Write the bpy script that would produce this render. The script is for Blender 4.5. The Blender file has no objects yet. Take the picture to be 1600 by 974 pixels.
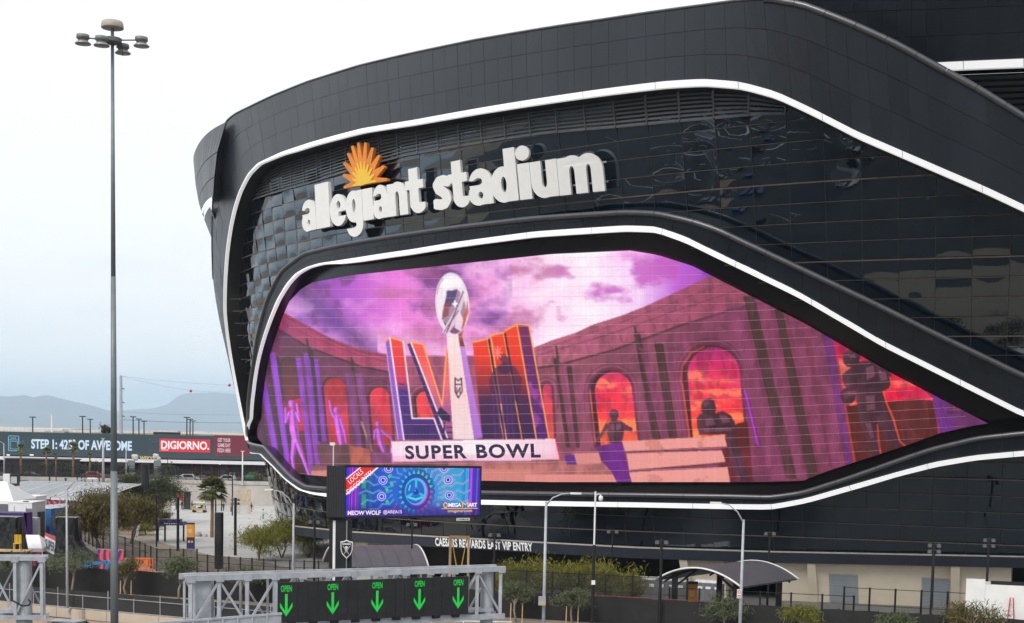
import bpy, bmesh, math, random
import numpy as np
from mathutils import Vector, Matrix
random.seed(7); RNG = np.random.default_rng(7)
SC = bpy.context.scene; COL = SC.collection

# ------------------------------------------------------------------ camera
FPX, CX, EYE = 2222.0, 800.0, 16.0          # focal length in photo pixels, photo centre column, eye height
PITCH, ROLL = math.radians(-5.0), math.radians(1.2)
CY = 681.6 + FPX * math.tan(-PITCH) / math.cos(ROLL)
FW = np.array([0, math.cos(PITCH), math.sin(PITCH)]); _r = np.array([1.0, 0, 0]); _u = np.cross(_r, FW)
RT = _r * math.cos(ROLL) + _u * math.sin(ROLL); UP = -_r * math.sin(ROLL) + _u * math.cos(ROLL)
CAM = np.array([0, 0, EYE])
cam = bpy.data.cameras.new('camera'); cam.sensor_width = 36; cam.lens = 36 * FPX / 1600
cam.shift_y = (CY - 487) / 1600; cam.clip_start = .5; cam.clip_end = 80000
co = bpy.data.objects.new('camera', cam); COL.objects.link(co)
co.matrix_world = Matrix(((RT[0], UP[0], -FW[0], 0), (RT[1], UP[1], -FW[1], 0), (RT[2], UP[2], -FW[2], EYE), (0, 0, 0, 1)))
SC.camera = co

# ------------------------------------------------------------------ sky, sun, exposure
SUN_EL, SUN_AZ = 36.0, 208.0               # soft sun behind the camera's left shoulder
w = bpy.data.worlds.new('World'); SC.world = w; w.use_nodes = True
N, K = w.node_tree.nodes, w.node_tree.links
bg = N['Background']
sky = N.new('ShaderNodeTexSky'); sky.sky_type = 'NISHITA'; sky.sun_disc = False
sky.sun_elevation = math.radians(SUN_EL); sky.sun_rotation = math.radians(SUN_AZ); sky.air_density = 1.2; sky.dust_density = 3
tc = N.new('ShaderNodeTexCoord'); sep = N.new('ShaderNodeSeparateXYZ'); K.new(tc.outputs['Generated'], sep.inputs[0])
mp = N.new('ShaderNodeMapping'); mp.inputs['Scale'].default_value = (1, 1, 4.5); K.new(tc.outputs['Generated'], mp.inputs[0])
nz = N.new('ShaderNodeTexNoise'); nz.inputs['Scale'].default_value = 5; nz.inputs['Detail'].default_value = 7; nz.inputs['Roughness'].default_value = .55
K.new(mp.outputs[0], nz.inputs['Vector'])
ad = N.new('ShaderNodeMath'); ad.operation = 'MULTIPLY_ADD'; ad.inputs[1].default_value = .46; ad.inputs[2].default_value = -.205
K.new(nz.outputs[0], ad.inputs[0])
ad2 = N.new('ShaderNodeMath'); ad2.operation = 'ADD'; K.new(ad.outputs[0], ad2.inputs[0]); K.new(sep.outputs[2], ad2.inputs[1])
rp = N.new('ShaderNodeValToRGB'); K.new(ad2.outputs[0], rp.inputs[0])
e = rp.color_ramp.elements
e[0].position = 0.0; e[0].color = (.80, .89, 1.0, 1)
e[1].position = .16; e[1].color = (.985, .988, 1.0, 1)
x = e.new(.035); x.color = (.90, .93, .965, 1)
x = e.new(.085); x.color = (.97, .978, .988, 1)
sc_ = N.new('ShaderNodeVectorMath'); sc_.operation = 'SCALE'; sc_.inputs['Scale'].default_value = .09; K.new(sky.outputs[0], sc_.inputs[0])
mx = N.new('ShaderNodeMix'); mx.data_type = 'RGBA'; mx.inputs[0].default_value = .93
K.new(sc_.outputs[0], mx.inputs['A']); K.new(rp.outputs[0], mx.inputs['B'])
K.new(mx.outputs['Result'], bg.inputs[0]); bg.inputs[1].default_value = 1.0
sl = bpy.data.lights.new('sun', 'SUN'); sl.energy = 1.5; sl.angle = math.radians(18); sl.color = (1, .96, .9)
so = bpy.data.objects.new('sun', sl); COL.objects.link(so)
so.rotation_euler = (math.radians(90 - SUN_EL), 0, math.radians(-28))
SC.view_settings.view_transform = 'Standard'; SC.view_settings.look = 'None'; SC.view_settings.gamma = 1
EXPO = 0.25
SC.view_settings.exposure = EXPO
SC.cycles.max_bounces = 5; SC.cycles.diffuse_bounces = 2; SC.cycles.glossy_bounces = 3; SC.cycles.volume_bounces = 2; SC.cycles.use_adaptive_sampling = True; SC.cycles.adaptive_threshold = .02; SC.cycles.use_denoising = True

# ------------------------------------------------------------------ helpers
def lin(c):
    c = np.asarray(c, float) / 255.0
    return np.where(c <= .04045, c / 12.92, ((c + .055) / 1.055) ** 2.4)
def proj(P):
    d = np.asarray(P, float) - CAM; z = d @ FW
    return np.stack([CX + FPX * (d @ RT) / z, CY - FPX * (d @ UP) / z], -1)
def ray(x, y): return FW + RT * ((x - CX) / FPX) + UP * ((CY - y) / FPX)
def pt(x, y, Y):
    r = ray(x, y); return CAM + r * (Y / r[1])
def gp(x, y, z=0.0):
    r = ray(x, y); return CAM + r * ((z - EYE) / r[2])
WLOC = {}
MATS = {}
def mat(name, col, rough=.6, metal=0, var=.18, scale=1.2, bump=0, spec=.5, ior=1.5, emit=None, es=1.0, bscale=None, stretch=None, attr=None):
    if name in MATS: return MATS[name]
    m = bpy.data.materials.new(name); m.use_nodes = True; n, k = m.node_tree.nodes, m.node_tree.links
    b = n['Principled BSDF']; b.inputs['Roughness'].default_value = rough; b.inputs['Metallic'].default_value = metal
    b.inputs['IOR'].default_value = ior; b.inputs['Specular IOR Level'].default_value = spec
    t = n.new('ShaderNodeTexCoord'); mpn = n.new('ShaderNodeMapping'); k.new(t.outputs['Object'], mpn.inputs[0])
    if stretch: mpn.inputs['Scale'].default_value = stretch
    if attr:
        a = n.new('ShaderNodeAttribute'); a.attribute_name = attr
        b.inputs['Base Color'].default_value = (.01, .01, .01, 1); k.new(a.outputs['Color'], b.inputs['Emission Color']); b.inputs['Emission Strength'].default_value = es
    elif emit is not None:
        b.inputs['Base Color'].default_value = (*col, 1); b.inputs['Emission Color'].default_value = (*emit, 1); b.inputs['Emission Strength'].default_value = es
    else:
        nt = n.new('ShaderNodeTexNoise'); nt.inputs['Scale'].default_value = scale; nt.inputs['Detail'].default_value = 5; nt.inputs['Roughness'].default_value = .6
        k.new(mpn.outputs[0], nt.inputs['Vector'])
        r = n.new('ShaderNodeValToRGB'); r.color_ramp.elements[0].position = .3; r.color_ramp.elements[1].position = .7
        r.color_ramp.elements[0].color = (*[c * (1 - var) for c in col], 1); r.color_ramp.elements[1].color = (*[min(1, c * (1 + var)) for c in col], 1)
        k.new(nt.outputs[0], r.inputs[0]); k.new(r.outputs[0], b.inputs['Base Color'])
    if bump:
        n2 = n.new('ShaderNodeTexNoise'); n2.inputs['Scale'].default_value = bscale or scale * 4; n2.inputs['Detail'].default_value = 3
        k.new(mpn.outputs[0], n2.inputs['Vector'])
        bp = n.new('ShaderNodeBump'); bp.inputs['Strength'].default_value = 1; bp.inputs['Distance'].default_value = bump
        k.new(n2.outputs[0], bp.inputs['Height']); k.new(bp.outputs[0], b.inputs['Normal'])
    MATS[name] = m; return m
def led(name, rgb, k=1.0):                       # something that gives off light, colour as shown by the display
    c = lin(rgb) / (2 ** EXPO) * k
    return mat(name, (.01, .01, .01), rough=.5, emit=tuple(c), es=1.0)

def thing(name, label, cat, loc=(0, 0, 0), group=None, rz=0):
    o = bpy.data.objects.new(name, None); COL.objects.link(o); o.location = loc; o.rotation_euler = (0, 0, rz)
    o.empty_display_size = .2; o['label'] = label; o['category'] = cat
    if group: o['group'] = group
    WLOC[o.name] = np.array(loc, float); return o
def tag(o, label, cat, group=None):
    o['label'] = label; o['category'] = cat
    if group: o['group'] = group
    return o
def struct(o): o['kind'] = 'structure'; return o

class MB:
    def __init__(s): s.v = []; s.f = []; s.mi = []; s.cur = 0
    def add(s, v, f):
        b = len(s.v); s.v.extend([tuple(map(float, p)) for p in v]); s.f.extend([tuple(i + b for i in q) for q in f]); s.mi.extend([s.cur] * len(f)); return s
    def quad(s, a, b, c, d): return s.add([a, b, c, d], [(0, 1, 2, 3)])
    def box(s, c, size, rz=0.0, rot=None):
        c = np.array(c, float); h = np.array(size, float) / 2
        R = np.array(rot) if rot is not None else np.array([[math.cos(rz), -math.sin(rz), 0], [math.sin(rz), math.cos(rz), 0], [0, 0, 1]])
        v = [c + R @ (h * np.array(q)) for q in ((-1,-1,-1),(1,-1,-1),(1,1,-1),(-1,1,-1),(-1,-1,1),(1,-1,1),(1,1,1),(-1,1,1))]
        return s.add(v, [(0,3,2,1),(4,5,6,7),(0,1,5,4),(1,2,6,5),(2,3,7,6),(3,0,4,7)])
    def beam(s, p, q, wd, ht=None):                # square bar from p to q
        ht = ht or wd; p = np.array(p, float); q = np.array(q, float); d = q - p; L = np.linalg.norm(d); d /= L
        u = np.array([0, 0, 1.0]) if abs(d[2]) < .95 else np.array([0, 1.0, 0])
        a = np.cross(d, u); a /= np.linalg.norm(a); b = np.cross(a, d)
        return s.box((p + q) / 2, (L, wd, ht), rot=np.stack([d, a, b], 1))
    def tube(s, pts, r, n=8, caps=True):
        pts = [np.array(p, float) for p in pts]; r = r if hasattr(r, '__len__') else [r] * len(pts)
        v = []; f = []; ref = None
        for i, p in enumerate(pts):
            d = pts[min(i + 1, len(pts) - 1)] - pts[max(i - 1, 0)]; d = d / (np.linalg.norm(d) + 1e-9)
            if ref is None: ref = np.array([1.0, 0, 0]) if abs(d[0]) < .8 else np.array([0, 1.0, 0])
            a = np.cross(d, ref); a /= np.linalg.norm(a) + 1e-9; b = np.cross(d, a); ref = np.cross(a, d)
            for k in range(n):
                t = 2 * math.pi * k / n; v.append(p + r[i] * (a * math.cos(t) + b * math.sin(t)))
        for i in range(len(pts) - 1):
            for k in range(n):
                j = (k + 1) % n; f.append((i * n + k, i * n + j, (i + 1) * n + j, (i + 1) * n + k))
        if caps: f.append(tuple(range(n - 1, -1, -1))); f.append(tuple((len(pts) - 1) * n + k for k in range(n)))
        return s.add(v, f)
    def lathe(s, c, prof, n=16):
        c = np.array(c, float); v = []; f = []
        for r, z in prof:
            for k in range(n): t = 2 * math.pi * k / n; v.append(c + (r * math.cos(t), r * math.sin(t), z))
        for i in range(len(prof) - 1):
            for k in range(n): j = (k + 1) % n; f.append((i*n+k, i*n+j, (i+1)*n+j, (i+1)*n+k))
        f.append(tuple(range(n - 1, -1, -1))); f.append(tuple((len(prof) - 1) * n + k for k in range(n)))
        return s.add(v, f)
    def strip(s, A, B):                            # quads between two polylines
        n = len(A); return s.add(list(A) + list(B), [(i, i + 1, n + i + 1, n + i) for i in range(n - 1)])
    def build(s, name, m, parent=None, smooth=False, local=False):
        o0 = np.zeros(3)
        if parent is not None and not local: o0 = WLOC.get(parent.name, np.zeros(3))
        me = bpy.data.meshes.new(name)
        v = np.array(s.v, float).reshape(-1, 3) - o0
        me.from_pydata(v.tolist(), [], s.f)
        for mm in (m if isinstance(m, (list, tuple)) else [m]): me.materials.append(mm)
        if isinstance(m, (list, tuple)): me.polygons.foreach_set('material_index', s.mi)
        if smooth: me.polygons.foreach_set('use_smooth', [True] * len(me.polygons))
        me.update()
        return link(name, me, parent)
def link(name, me, parent=None):
    o = bpy.data.objects.new(name, me); COL.objects.link(o)
    if parent is not None:
        o.parent = parent; WLOC[o.name] = WLOC.get(parent.name, np.zeros(3))
    else: WLOC[o.name] = np.zeros(3)
    return o
def copy_tree(o, parent=None, loc=None, rz=None, label=None):
    c = o.copy(); COL.objects.link(c); c.parent = parent
    if loc is not None: c.location = loc
    if rz is not None: c.rotation_euler = (0, 0, rz)
    if label: c['label'] = label
    for ch in list(o.children): copy_tree(ch, c)
    return c
def one(name, m, fn, parent=None, smooth=False, local=False):
    b = MB(); fn(b); return b.build(name, m, parent, smooth, local)

# text: outlines of the built-in font as flat or solid meshes
def text2d(s, bold=.0, sp=1.0, extrude=0.0):
    c = bpy.data.curves.new('t', 'FONT'); c.body = s; c.offset = bold; c.space_character = sp; c.extrude = extrude; c.resolution_u = 4
    return _curve_mesh(c)
def _curve_mesh(c):
    o = bpy.data.objects.new('t', c); COL.objects.link(o)
    dg = bpy.context.evaluated_depsgraph_get(); me = o.evaluated_get(dg).to_mesh()
    v = np.array([p.co[:] for p in me.vertices]).reshape(-1, 3); f = [tuple(p.vertices) for p in me.polygons]
    o.evaluated_get(dg).to_mesh_clear(); bpy.data.objects.remove(o); bpy.data.curves.remove(c)
    return v, f
def text_on(name, s, m, parent, fmap, bold=.02, sp=1.0):   # fmap: array (u 0..1, v 0..1) -> 3D points
    v, f = text2d(s, bold, sp)
    lo, hi = v.min(0), v.max(0); u = (v[:, 0] - lo[0]) / (hi[0] - lo[0]); t = (v[:, 1] - lo[1]) / (hi[1] - lo[1])
    b = MB(); b.add(fmap(u, t), f); return b.build(name, m, parent)
def plane_map(bl, br, tl, tr):
    bl, br, tl, tr = [np.array(q, float) for q in (bl, br, tl, tr)]
    def g(u, t):
        u = np.asarray(u)[:, None]; t = np.asarray(t)[:, None]
        return (bl * (1 - u) + br * u) * (1 - t) + (tl * (1 - u) + tr * u) * t
    return g

# ------------------------------------------------------------------ common materials
M_clad = mat('dark_cladding', (.015, .019, .026), rough=.36, var=.30, scale=.16, bump=.0015, bscale=2.5, ior=1.5, spec=.45, stretch=(1, 1, .35))
_n, _k = M_clad.node_tree.nodes, M_clad.node_tree.links; _oi = _n.new('ShaderNodeObjectInfo'); _mr = _n.new('ShaderNodeMapRange'); _mr.inputs['To Min'].default_value = .90; _mr.inputs['To Max'].default_value = 1.12; _k.new(_oi.outputs['Random'], _mr.inputs['Value'])
_cr = [q for q in _n if q.type == 'VALTORGB'][0]; _vm = _n.new('ShaderNodeVectorMath'); _vm.operation = 'SCALE'; _k.new(_cr.outputs[0], _vm.inputs[0]); _k.new(_mr.outputs[0], _vm.inputs['Scale']); _k.new(_vm.outputs[0], _n['Principled BSDF'].inputs['Base Color'])
_m2 = _n.new('ShaderNodeMapRange'); _m2.inputs['To Min'].default_value = .34; _m2.inputs['To Max'].default_value = .40; _k.new(_oi.outputs['Random'], _m2.inputs['Value']); _k.new(_m2.outputs[0], _n['Principled BSDF'].inputs['Roughness'])
M_seam = mat('cladding_seam', (.05, .045, .04), rough=.7)
M_black = mat('black_reveal', (.008, .008, .009), rough=.35)
M_glass = mat('tinted_glass', (.004, .008, .014), rough=.015, var=.3, scale=.2, ior=2.25)
M_glass.node_tree.nodes['Principled BSDF'].inputs['Specular Tint'].default_value = (.80, .92, 1.0, 1)
M_mull = mat('mullion', (.16, .13, .10), rough=.45, metal=.3)
M_louv = mat('louvre_metal', (.11, .115, .125), rough=.5, var=.12)
M_tube = mat('coping_tube', (.12, .12, .13), rough=.33, metal=.5, var=.08)
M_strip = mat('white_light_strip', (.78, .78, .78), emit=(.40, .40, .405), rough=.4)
M_galv = mat('galvanised_steel', (.41, .43, .46), rough=.5, metal=.2, var=.2, scale=1.6)
M_pole = mat('grey_pole', (.19, .215, .225), rough=.5, metal=.3, var=.1, scale=2)
M_blk = mat('black_paint', (.007, .007, .009), rough=.45, var=.2)
M_conc = mat('concrete', (.42, .40, .37), rough=.85, var=.12, scale=.6, bump=.004)
M_tan = mat('tan_concrete', (.50, .42, .33), rough=.85, var=.10, scale=.5, bump=.003)
M_white = mat('white_paint', (.78, .78, .77), rough=.45, var=.05)
M_wood = mat('pine_timber', (.55, .38, .20), rough=.7, var=.2, scale=3)
M_orange = mat('orange_paint', (.72, .30, .03), rough=.45, var=.06)
M_red = mat('red_paint', (.55, .03, .03), rough=.5, var=.1)
M_yel = mat('yellow_paint', (.70, .45, .02), rough=.5, var=.1)
M_blue = mat('blue_paint', (.02, .14, .38), rough=.5, var=.12)
M_navy = mat('navy_paint', (.03, .03, .11), rough=.5, var=.12)
M_purp = mat('purple_cloth', (.09, .03, .22), rough=.7, var=.15)
M_wtext = mat('white_lettering', (.8, .8, .8), emit=(.12, .12, .12), rough=.5)

# ------------------------------------------------------------------ stadium wall surface: plan curve + outward lean
KS = np.array([-60, -30, -10, 10, 25, 40, 55, 70, 80, 90, 105, 130.0])
TH = np.radians([24.105, 22.007, 19.38, 22.567, 29.528, 38.304, 52.204, 63.891, 69.041, 74.48, 79.318, 84.551])
KK = np.array([-60, 0, 30, 60, 80, 100.0]); KV = np.array([.622, .535, .198, .074, .164, .213]); ZREF = 19.5
def spline(x, xk, yk):
    n = len(xk); h = np.diff(xk); A = np.zeros((n, n)); b = np.zeros(n); A[0, 0] = A[-1, -1] = 1
    for i in range(1, n - 1):
        A[i, i-1] = h[i-1]; A[i, i] = 2 * (h[i-1] + h[i]); A[i, i+1] = h[i]; b[i] = 6 * ((yk[i+1]-yk[i])/h[i] - (yk[i]-yk[i-1])/h[i-1])
    m = np.linalg.solve(A, b); j = np.clip(np.searchsorted(xk, x) - 1, 0, n - 2); t = x - xk[j]; hh = h[j]
    return yk[j] + t*((yk[j+1]-yk[j])/hh - hh*(2*m[j]+m[j+1])/6) + t*t*m[j]/2 + t**3*(m[j+1]-m[j])/(6*hh)
_S = np.linspace(-60, 130, 761); _T = spline(_S, KS, TH); _ds = _S[1] - _S[0]; _i0 = int(np.argmin(abs(_S)))
_X = np.concatenate([[0], np.cumsum(-(np.cos(_T)[1:] + np.cos(_T)[:-1]) / 2 * _ds)]); _X += 26.099 - _X[_i0]
_Y = np.concatenate([[0], np.cumsum((np.sin(_T)[1:] + np.sin(_T)[:-1]) / 2 * _ds)]); _Y += 131.938 - _Y[_i0]
_K = spline(_S, KK, KV)
def SP(s, z, d=0.0):
    s = np.asarray(s, float); z = np.asarray(z, float); t = np.interp(s, _S, _T); o = np.interp(s, _S, _K) * (z - ZREF) + d
    return np.stack([np.interp(s, _S, _X) - np.sin(t) * o, np.interp(s, _S, _Y) - np.cos(t) * o, z + 0 * s], -1)
_gs, _gz = np.meshgrid(np.linspace(-55, 104, 160), np.linspace(0, 62, 63)); _gp = proj(SP(_gs, _gz))
def INV(x, y, d=0.0):                              # wall coordinates (s along, z up) of what is seen at a photo point
    x = np.atleast_1d(np.asarray(x, float)); y = np.atleast_1d(np.asarray(y, float)); out = np.empty((len(x), 2))
    gx, gy = _gp[..., 0].ravel(), _gp[..., 1].ravel()
    for a in range(0, len(x), 4000):
        i = np.argmin((gx[None] - x[a:a+4000, None]) ** 2 + (gy[None] - y[a:a+4000, None]) ** 2 + .004 * np.maximum(_gs.ravel()[None] - 88, 0) ** 2, 1)
        out[a:a+4000, 0] = _gs.ravel()[i]; out[a:a+4000, 1] = _gz.ravel()[i]
    s, z = out[:, 0].copy(), out[:, 1].copy()
    for _ in range(12):
        p = proj(SP(s, z, d)); a = (proj(SP(s + .05, z, d)) - p) / .05; b = (proj(SP(s, z + .05, d)) - p) / .05
        rx, ry = x - p[:, 0], y - p[:, 1]; det = a[:, 0] * b[:, 1] - a[:, 1] * b[:, 0]; det = np.where(abs(det) < 1.0, np.where(det < 0, -1.0, 1.0), det)
        s = np.clip(s + np.clip((rx * b[:, 1] - ry * b[:, 0]) / det, -4, 4), -58, 112); z = z + np.clip((a[:, 0] * ry - a[:, 1] * rx) / det, -4, 4)
    return np.stack([s, z], -1)
def lerp_poly(P, n):                               # resample a polyline of wall coordinates evenly by length
    P = np.array(P, float); L = np.concatenate([[0], np.cumsum(np.linalg.norm(np.diff(P[:, :2], axis=0), axis=1))])
    t = np.linspace(0, L[-1], n); return np.stack([np.interp(t, L, P[:, k]) for k in range(P.shape[1])], -1)
def smooth_st(st, n):                              # stations [so,zo,si,zi] -> n of them, rounded
    st = np.array(st, float); mid = (st[:, :2] + st[:, 2:4]) / 2
    L = np.concatenate([[0], np.cumsum(np.linalg.norm(np.diff(mid, axis=0), axis=1))]); t = np.linspace(0, L[-1], n * 6)
    r = np.stack([np.interp(t, L, st[:, k]) for k in range(st.shape[1])], -1)
    for _ in range(14):
        q = r.copy(); q[1:-1] = (r[:-2] + 2 * r[1:-1] + r[2:]) / 4; r = q
    i = np.linspace(0, len(r) - 1, n); return np.stack([np.interp(i, np.arange(len(r)), r[:, k]) for k in range(r.shape[1])], -1)

# ------------------------------------------------------------------ setting: ground, roads, hills
M_dirt = mat('desert_ground', (.30, .25, .19), rough=.95, var=.25, scale=.02, bump=.02, bscale=.6)
M_asph = mat('asphalt', (.055, .055, .057), rough=.9, var=.25, scale=.15, bump=.004, bscale=8)
M_plaza = mat('plaza_concrete', (.46, .45, .43), rough=.8, var=.10, scale=.18, bump=.002)
M_grav = mat('tan_gravel', (.36, .26, .19), rough=.95, var=.35, scale=3.5, bump=.03, bscale=9)
def sheet(name, pts, z, m, n=1):
    b = MB(); b.add([(p[0], p[1], z) for p in pts], [tuple(range(len(pts)))]); return struct(b.build(name, m))
sheet('ground', [(-30000, -2500), (30000, -2500), (30000, 35000), (-30000, 35000)], 0, M_dirt)
sheet('road', [(-400, -60), (400, -300), (400, 20), (50, 96), (-40, 126), (-400, 250)], .004, M_asph)
sheet('car_park', [(-260, 146), (-54, 144), (-53, 165), (-95, 306), (-260, 306)], .004, M_asph)
PLZ = [gp(x, y)[:2] for x, y in ((238, 826), (262, 803), (268, 791), (420, 789), (560, 792))] + [(-14, 160), (-12, 142), gp(470, 892)[:2], gp(420, 880)[:2], gp(330, 868)[:2], gp(250, 848)[:2]]
sheet('plaza', PLZ, .010, M_plaza)
sheet('apron', [(-14, 160), (-12, 142), (-10, 132), (75, 106), (75, 150), (30, 170)], .008, mat('apron_concrete', (.17, .168, .165), rough=.85, var=.18, scale=.12))
# scored joints of the plaza slab
def plaza_joints(b):
    for yy in np.linspace(165, 290, 14):
        x0, x1 = (-66 + (yy - 165) * -.05, -10)
        b.box(((x0 + x1) / 2, yy, .0135), (x1 - x0, .05, .006))
    for xx in np.linspace(-62, -14, 7): b.box((xx, 225, .0135), (.05, 128, .006))
struct(one('plaza_joint', mat('joint_dark', (.22, .21, .2), rough=.9), plaza_joints))
# raised street behind the retaining wall
b = MB(); b.box((-110, 308 + 100, 2.2), (300, 200, 4.4)); struct(b.build('raised_street', M_asph))
# mountains
def hills(name, dist, pts, m, depth):
    xs = np.array([p[0] for p in pts], float); ys = np.array([p[1] for p in pts], float)
    X = np.linspace(xs[0], xs[-1], 240); Y = np.interp(X, xs, ys)
    rn = np.cumsum(RNG.normal(0, .35, 240)); rn -= np.linspace(rn[0], rn[-1], 240); Y = Y + rn * .5
    top = np.array([pt(a, c, dist) for a, c in zip(X, Y)]); b = MB(); rows = []
    for t in np.linspace(0, 1, 9):
        q = top.copy(); q[:, 1] = dist - depth * t; q[:, 0] = top[:, 0] * (1 - .10 * t)
        q[:, 2] = top[:, 2] * (1 - t) ** 1.2 + RNG.normal(0, 1, 240) * 30 * math.sin(math.pi * t) * np.maximum(top[:, 2], 0) / 600
        rows.append(q)
    for i in range(8): b.strip(rows[i + 1], rows[i])
    bk = top.copy(); bk[:, 1] += depth; bk[:, 2] = -.5; b.strip(rows[0], bk)
    return struct(b.build(name, m, smooth=True))
M_rock = mat('desert_rock', (.10, .085, .085), rough=.95, var=.3, scale=.0015)
hills('mountain_ridge', 24000, [(-700, 640), (-300, 628), (-60, 624), (0, 620), (18, 621), (38, 618), (52, 622), (72, 617), (90, 622), (118, 629), (150, 636), (175, 648), (215, 655), (260, 660), (330, 664), (500, 667), (900, 676), (2400, 702)], M_rock, 5000)
hills('far_mountain', 30000, [(-400, 655), (60, 655), (160, 645), (200, 640), (235, 639), (262, 632), (276, 620), (290, 615), (330, 614), (380, 616), (470, 622), (600, 640), (900, 668), (1100, 690)], M_rock, 4000)

# ------------------------------------------------------------------ stadium
ST = thing('stadium', 'huge curved black stadium with white light strips, giant video wall and tinted glass', 'stadium', tuple(SP(20, 0)))
def px_st(rows, d, do=None):
    r = np.array(rows, float); return np.concatenate([INV(r[:, 0], r[:, 1], d if do is None else do), INV(r[:, 2], r[:, 3], d)], 1)
D1, D2, DO = 2.0, 1.7, -.4
def cladding(name, st, ncol, nrow, d, parent, gap=.013, t=.07, do=None):
    do = d if do is None else do; st = np.array(st, float)
    if st.shape[1] == 4: st = np.concatenate([st, np.full((len(st), 1), do)], 1)
    part = thing(name, '', '', (0, 0, 0)); del part['label'], part['category']; part.parent = parent; part.location = (0, 0, 0); WLOC[part.name] = WLOC[parent.name]
    g = smooth_st(st, ncol * 2 + 1)
    # backing sheet that shows in the joints
    b = MB(); A = [SP(q[0], q[1], q[4] - t) for q in g]; Bm = [SP((q[0] + q[2]) / 2, (q[1] + q[3]) / 2, (d + q[4]) / 2 - t) for q in g]; C = [SP(q[2], q[3], d - t) for q in g]
    b.strip(A, Bm); b.strip(Bm, C); b.build('backing', M_seam, part)
    for i in range(ncol):
        for r in range(nrow):
            f0, f1 = r / nrow, (r + 1) / nrow; cs = []
            for k, fr in ((2*i, f0), (2*i, f1), (2*i+1, f1), (2*i+2, f1), (2*i+2, f0), (2*i+1, f0)):
                q = g[k]; cs.append(np.array([q[0] + (q[2] - q[0]) * fr, q[1] + (q[3] - q[1]) * fr, q[4] + (d - q[4]) * fr]))
            cs = np.array(cs); ce = cs.mean(0); sz = np.linalg.norm(cs - ce, axis=1, keepdims=True); cs = cs + (ce - cs) * np.minimum(.3, gap * 1.4 / np.maximum(sz, .1))
            dd = random.uniform(-.012, .012)
            top = [SP(c[0], c[1], c[2] + dd) for c in cs]; bot = [SP(c[0], c[1], c[2] - t) for c in cs]
            m = MB(); m.add(top + bot, [(0, 1, 2, 5), (2, 3, 4, 5), (0, 6, 7, 1), (1, 7, 8, 2), (2, 8, 9, 3), (3, 9, 10, 4), (4, 10, 11, 5), (5, 11, 6, 0)])
            m.build('cladding_panel', M_clad, part)
    return part, g
def light_strip(g, wid, d, parent, name='light_strip'):   # white ledge along the inner edge (si,zi) of the band
    A, B = [], []
    X_ = proj(SP(g[:, 2], g[:, 3], d))[:, 0]; W0 = wid
    for q, x_ in zip(g, X_):
        wid = W0 * (.28 + .72 * min(1, max(0, (x_ - 380) / 80))) if name == 'light_strip' else W0
        v = np.array([q[2] - q[0], q[3] - q[1]]); v /= np.linalg.norm(v) + 1e-9; A.append(q[2:4] + v * .02); B.append(q[2:4] + v * wid)
    A, B = np.array(A), np.array(B)
    m = MB(); m.strip(SP(A[:, 0], A[:, 1], d + .12), SP(B[:, 0], B[:, 1], d + .12)); m.strip(SP(A[:, 0], A[:, 1], d - .3), SP(A[:, 0], A[:, 1], d + .12)); m.strip(SP(B[:, 0], B[:, 1], d + .12), SP(B[:, 0], B[:, 1], d - .3))
    m.build(name, M_strip, parent)
    j = MB()
    for k in range(5, len(A), 8):
        t_ = (A[k] - A[k - 1]) / (np.linalg.norm(A[k] - A[k - 1]) + 1e-9) * .025; j.quad(*[SP(c_[0], c_[1], d + .126) for c_ in (A[k] - t_, B[k] - t_, B[k] + t_, A[k] + t_)])
    j.build('strip_joint', M_galv, parent)['kind'] = 'stuff'; return B
def reveal(E, d0, d1, parent, m=None, name='reveal'):
    b = MB(); n = 4; L = [d0 + (d1 - d0) * k / n for k in range(n + 1)]
    for i in range(n): b.strip(SP(E[:, 0], E[:, 1], L[i]), SP(E[:, 0], E[:, 1], L[i + 1]))
    return b.build(name, m or M_black, parent, smooth=True)
def coping(E, d, r, parent, seg=4, skip=0):
    E = np.array(E); n = len(E)
    for i in range(0, n - 1, seg):
        q = E[i:i + seg + 1]
        if len(q) < 2: break
        P = SP(q[:, 0], q[:, 1], d); P = P + (P[::-1] - P) * 0
        P[0] += (P[1] - P[0]) * .02; P[-1] += (P[-2] - P[-1]) * .02
        m = MB(); m.tube(P, r, 12, False); m.build('coping_tube', M_tube, parent, smooth=True)
# outer band: left leg, top sweep, right descent (outer edge px, inner edge px)
R1 = [(353,190,374,300),(366,179,388,272),(390,167,404,255),(430,148,440,238),(480,128,488,222),(560,103,566,201),(640,84,645,188),(740,63,744,170),(840,46,842,154),(940,31,940,139.5),(1040,16,1040,127),(1100,8,1100,123.5),(1150,1,1157,128),(1200,-2,1212,143),(1255,8,1266,168),(1330,37,1340,206),(1400,69,1410,236),(1465,105,1475,264),(1530,140,1540,292),(1600,183,1610,325),(1700,238,1710,372),(1850,312,1860,438),(2100,400,2110,520)]
st1 = px_st(R1, D1, DO)
LEG = [(366,325,343,225),(360,352,336,262),(355,385,333,305),(352,420,331.5,360),(350.5,455,332,410),(350.5,490,335,455)]
LDO = [.3, .9, 1.4, 1.8, 2.0, 2.0]
legv = np.array([(*INV(o_x, o_y, dq)[0], *INV(i_x, i_y, D1)[0], dq) for (i_x, i_y, o_x, o_y), dq in zip(LEG, LDO)])
lowv = np.array([(111 + .5 * k, z_ + 1.2 - .2 * k, s_, z_, 2.0) for k, (s_, z_) in enumerate(((93.2, 28.9), (95.2, 26.4), (96.6, 23.9), (97.6, 21.4), (98.4, 18.2), (98.8, 14.6)))])
leg = np.concatenate([lowv[::-1], legv[::-1]])
ST1 = np.concatenate([np.array(leg), np.concatenate([st1, np.full((len(st1), 1), DO)], 1)])
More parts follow.
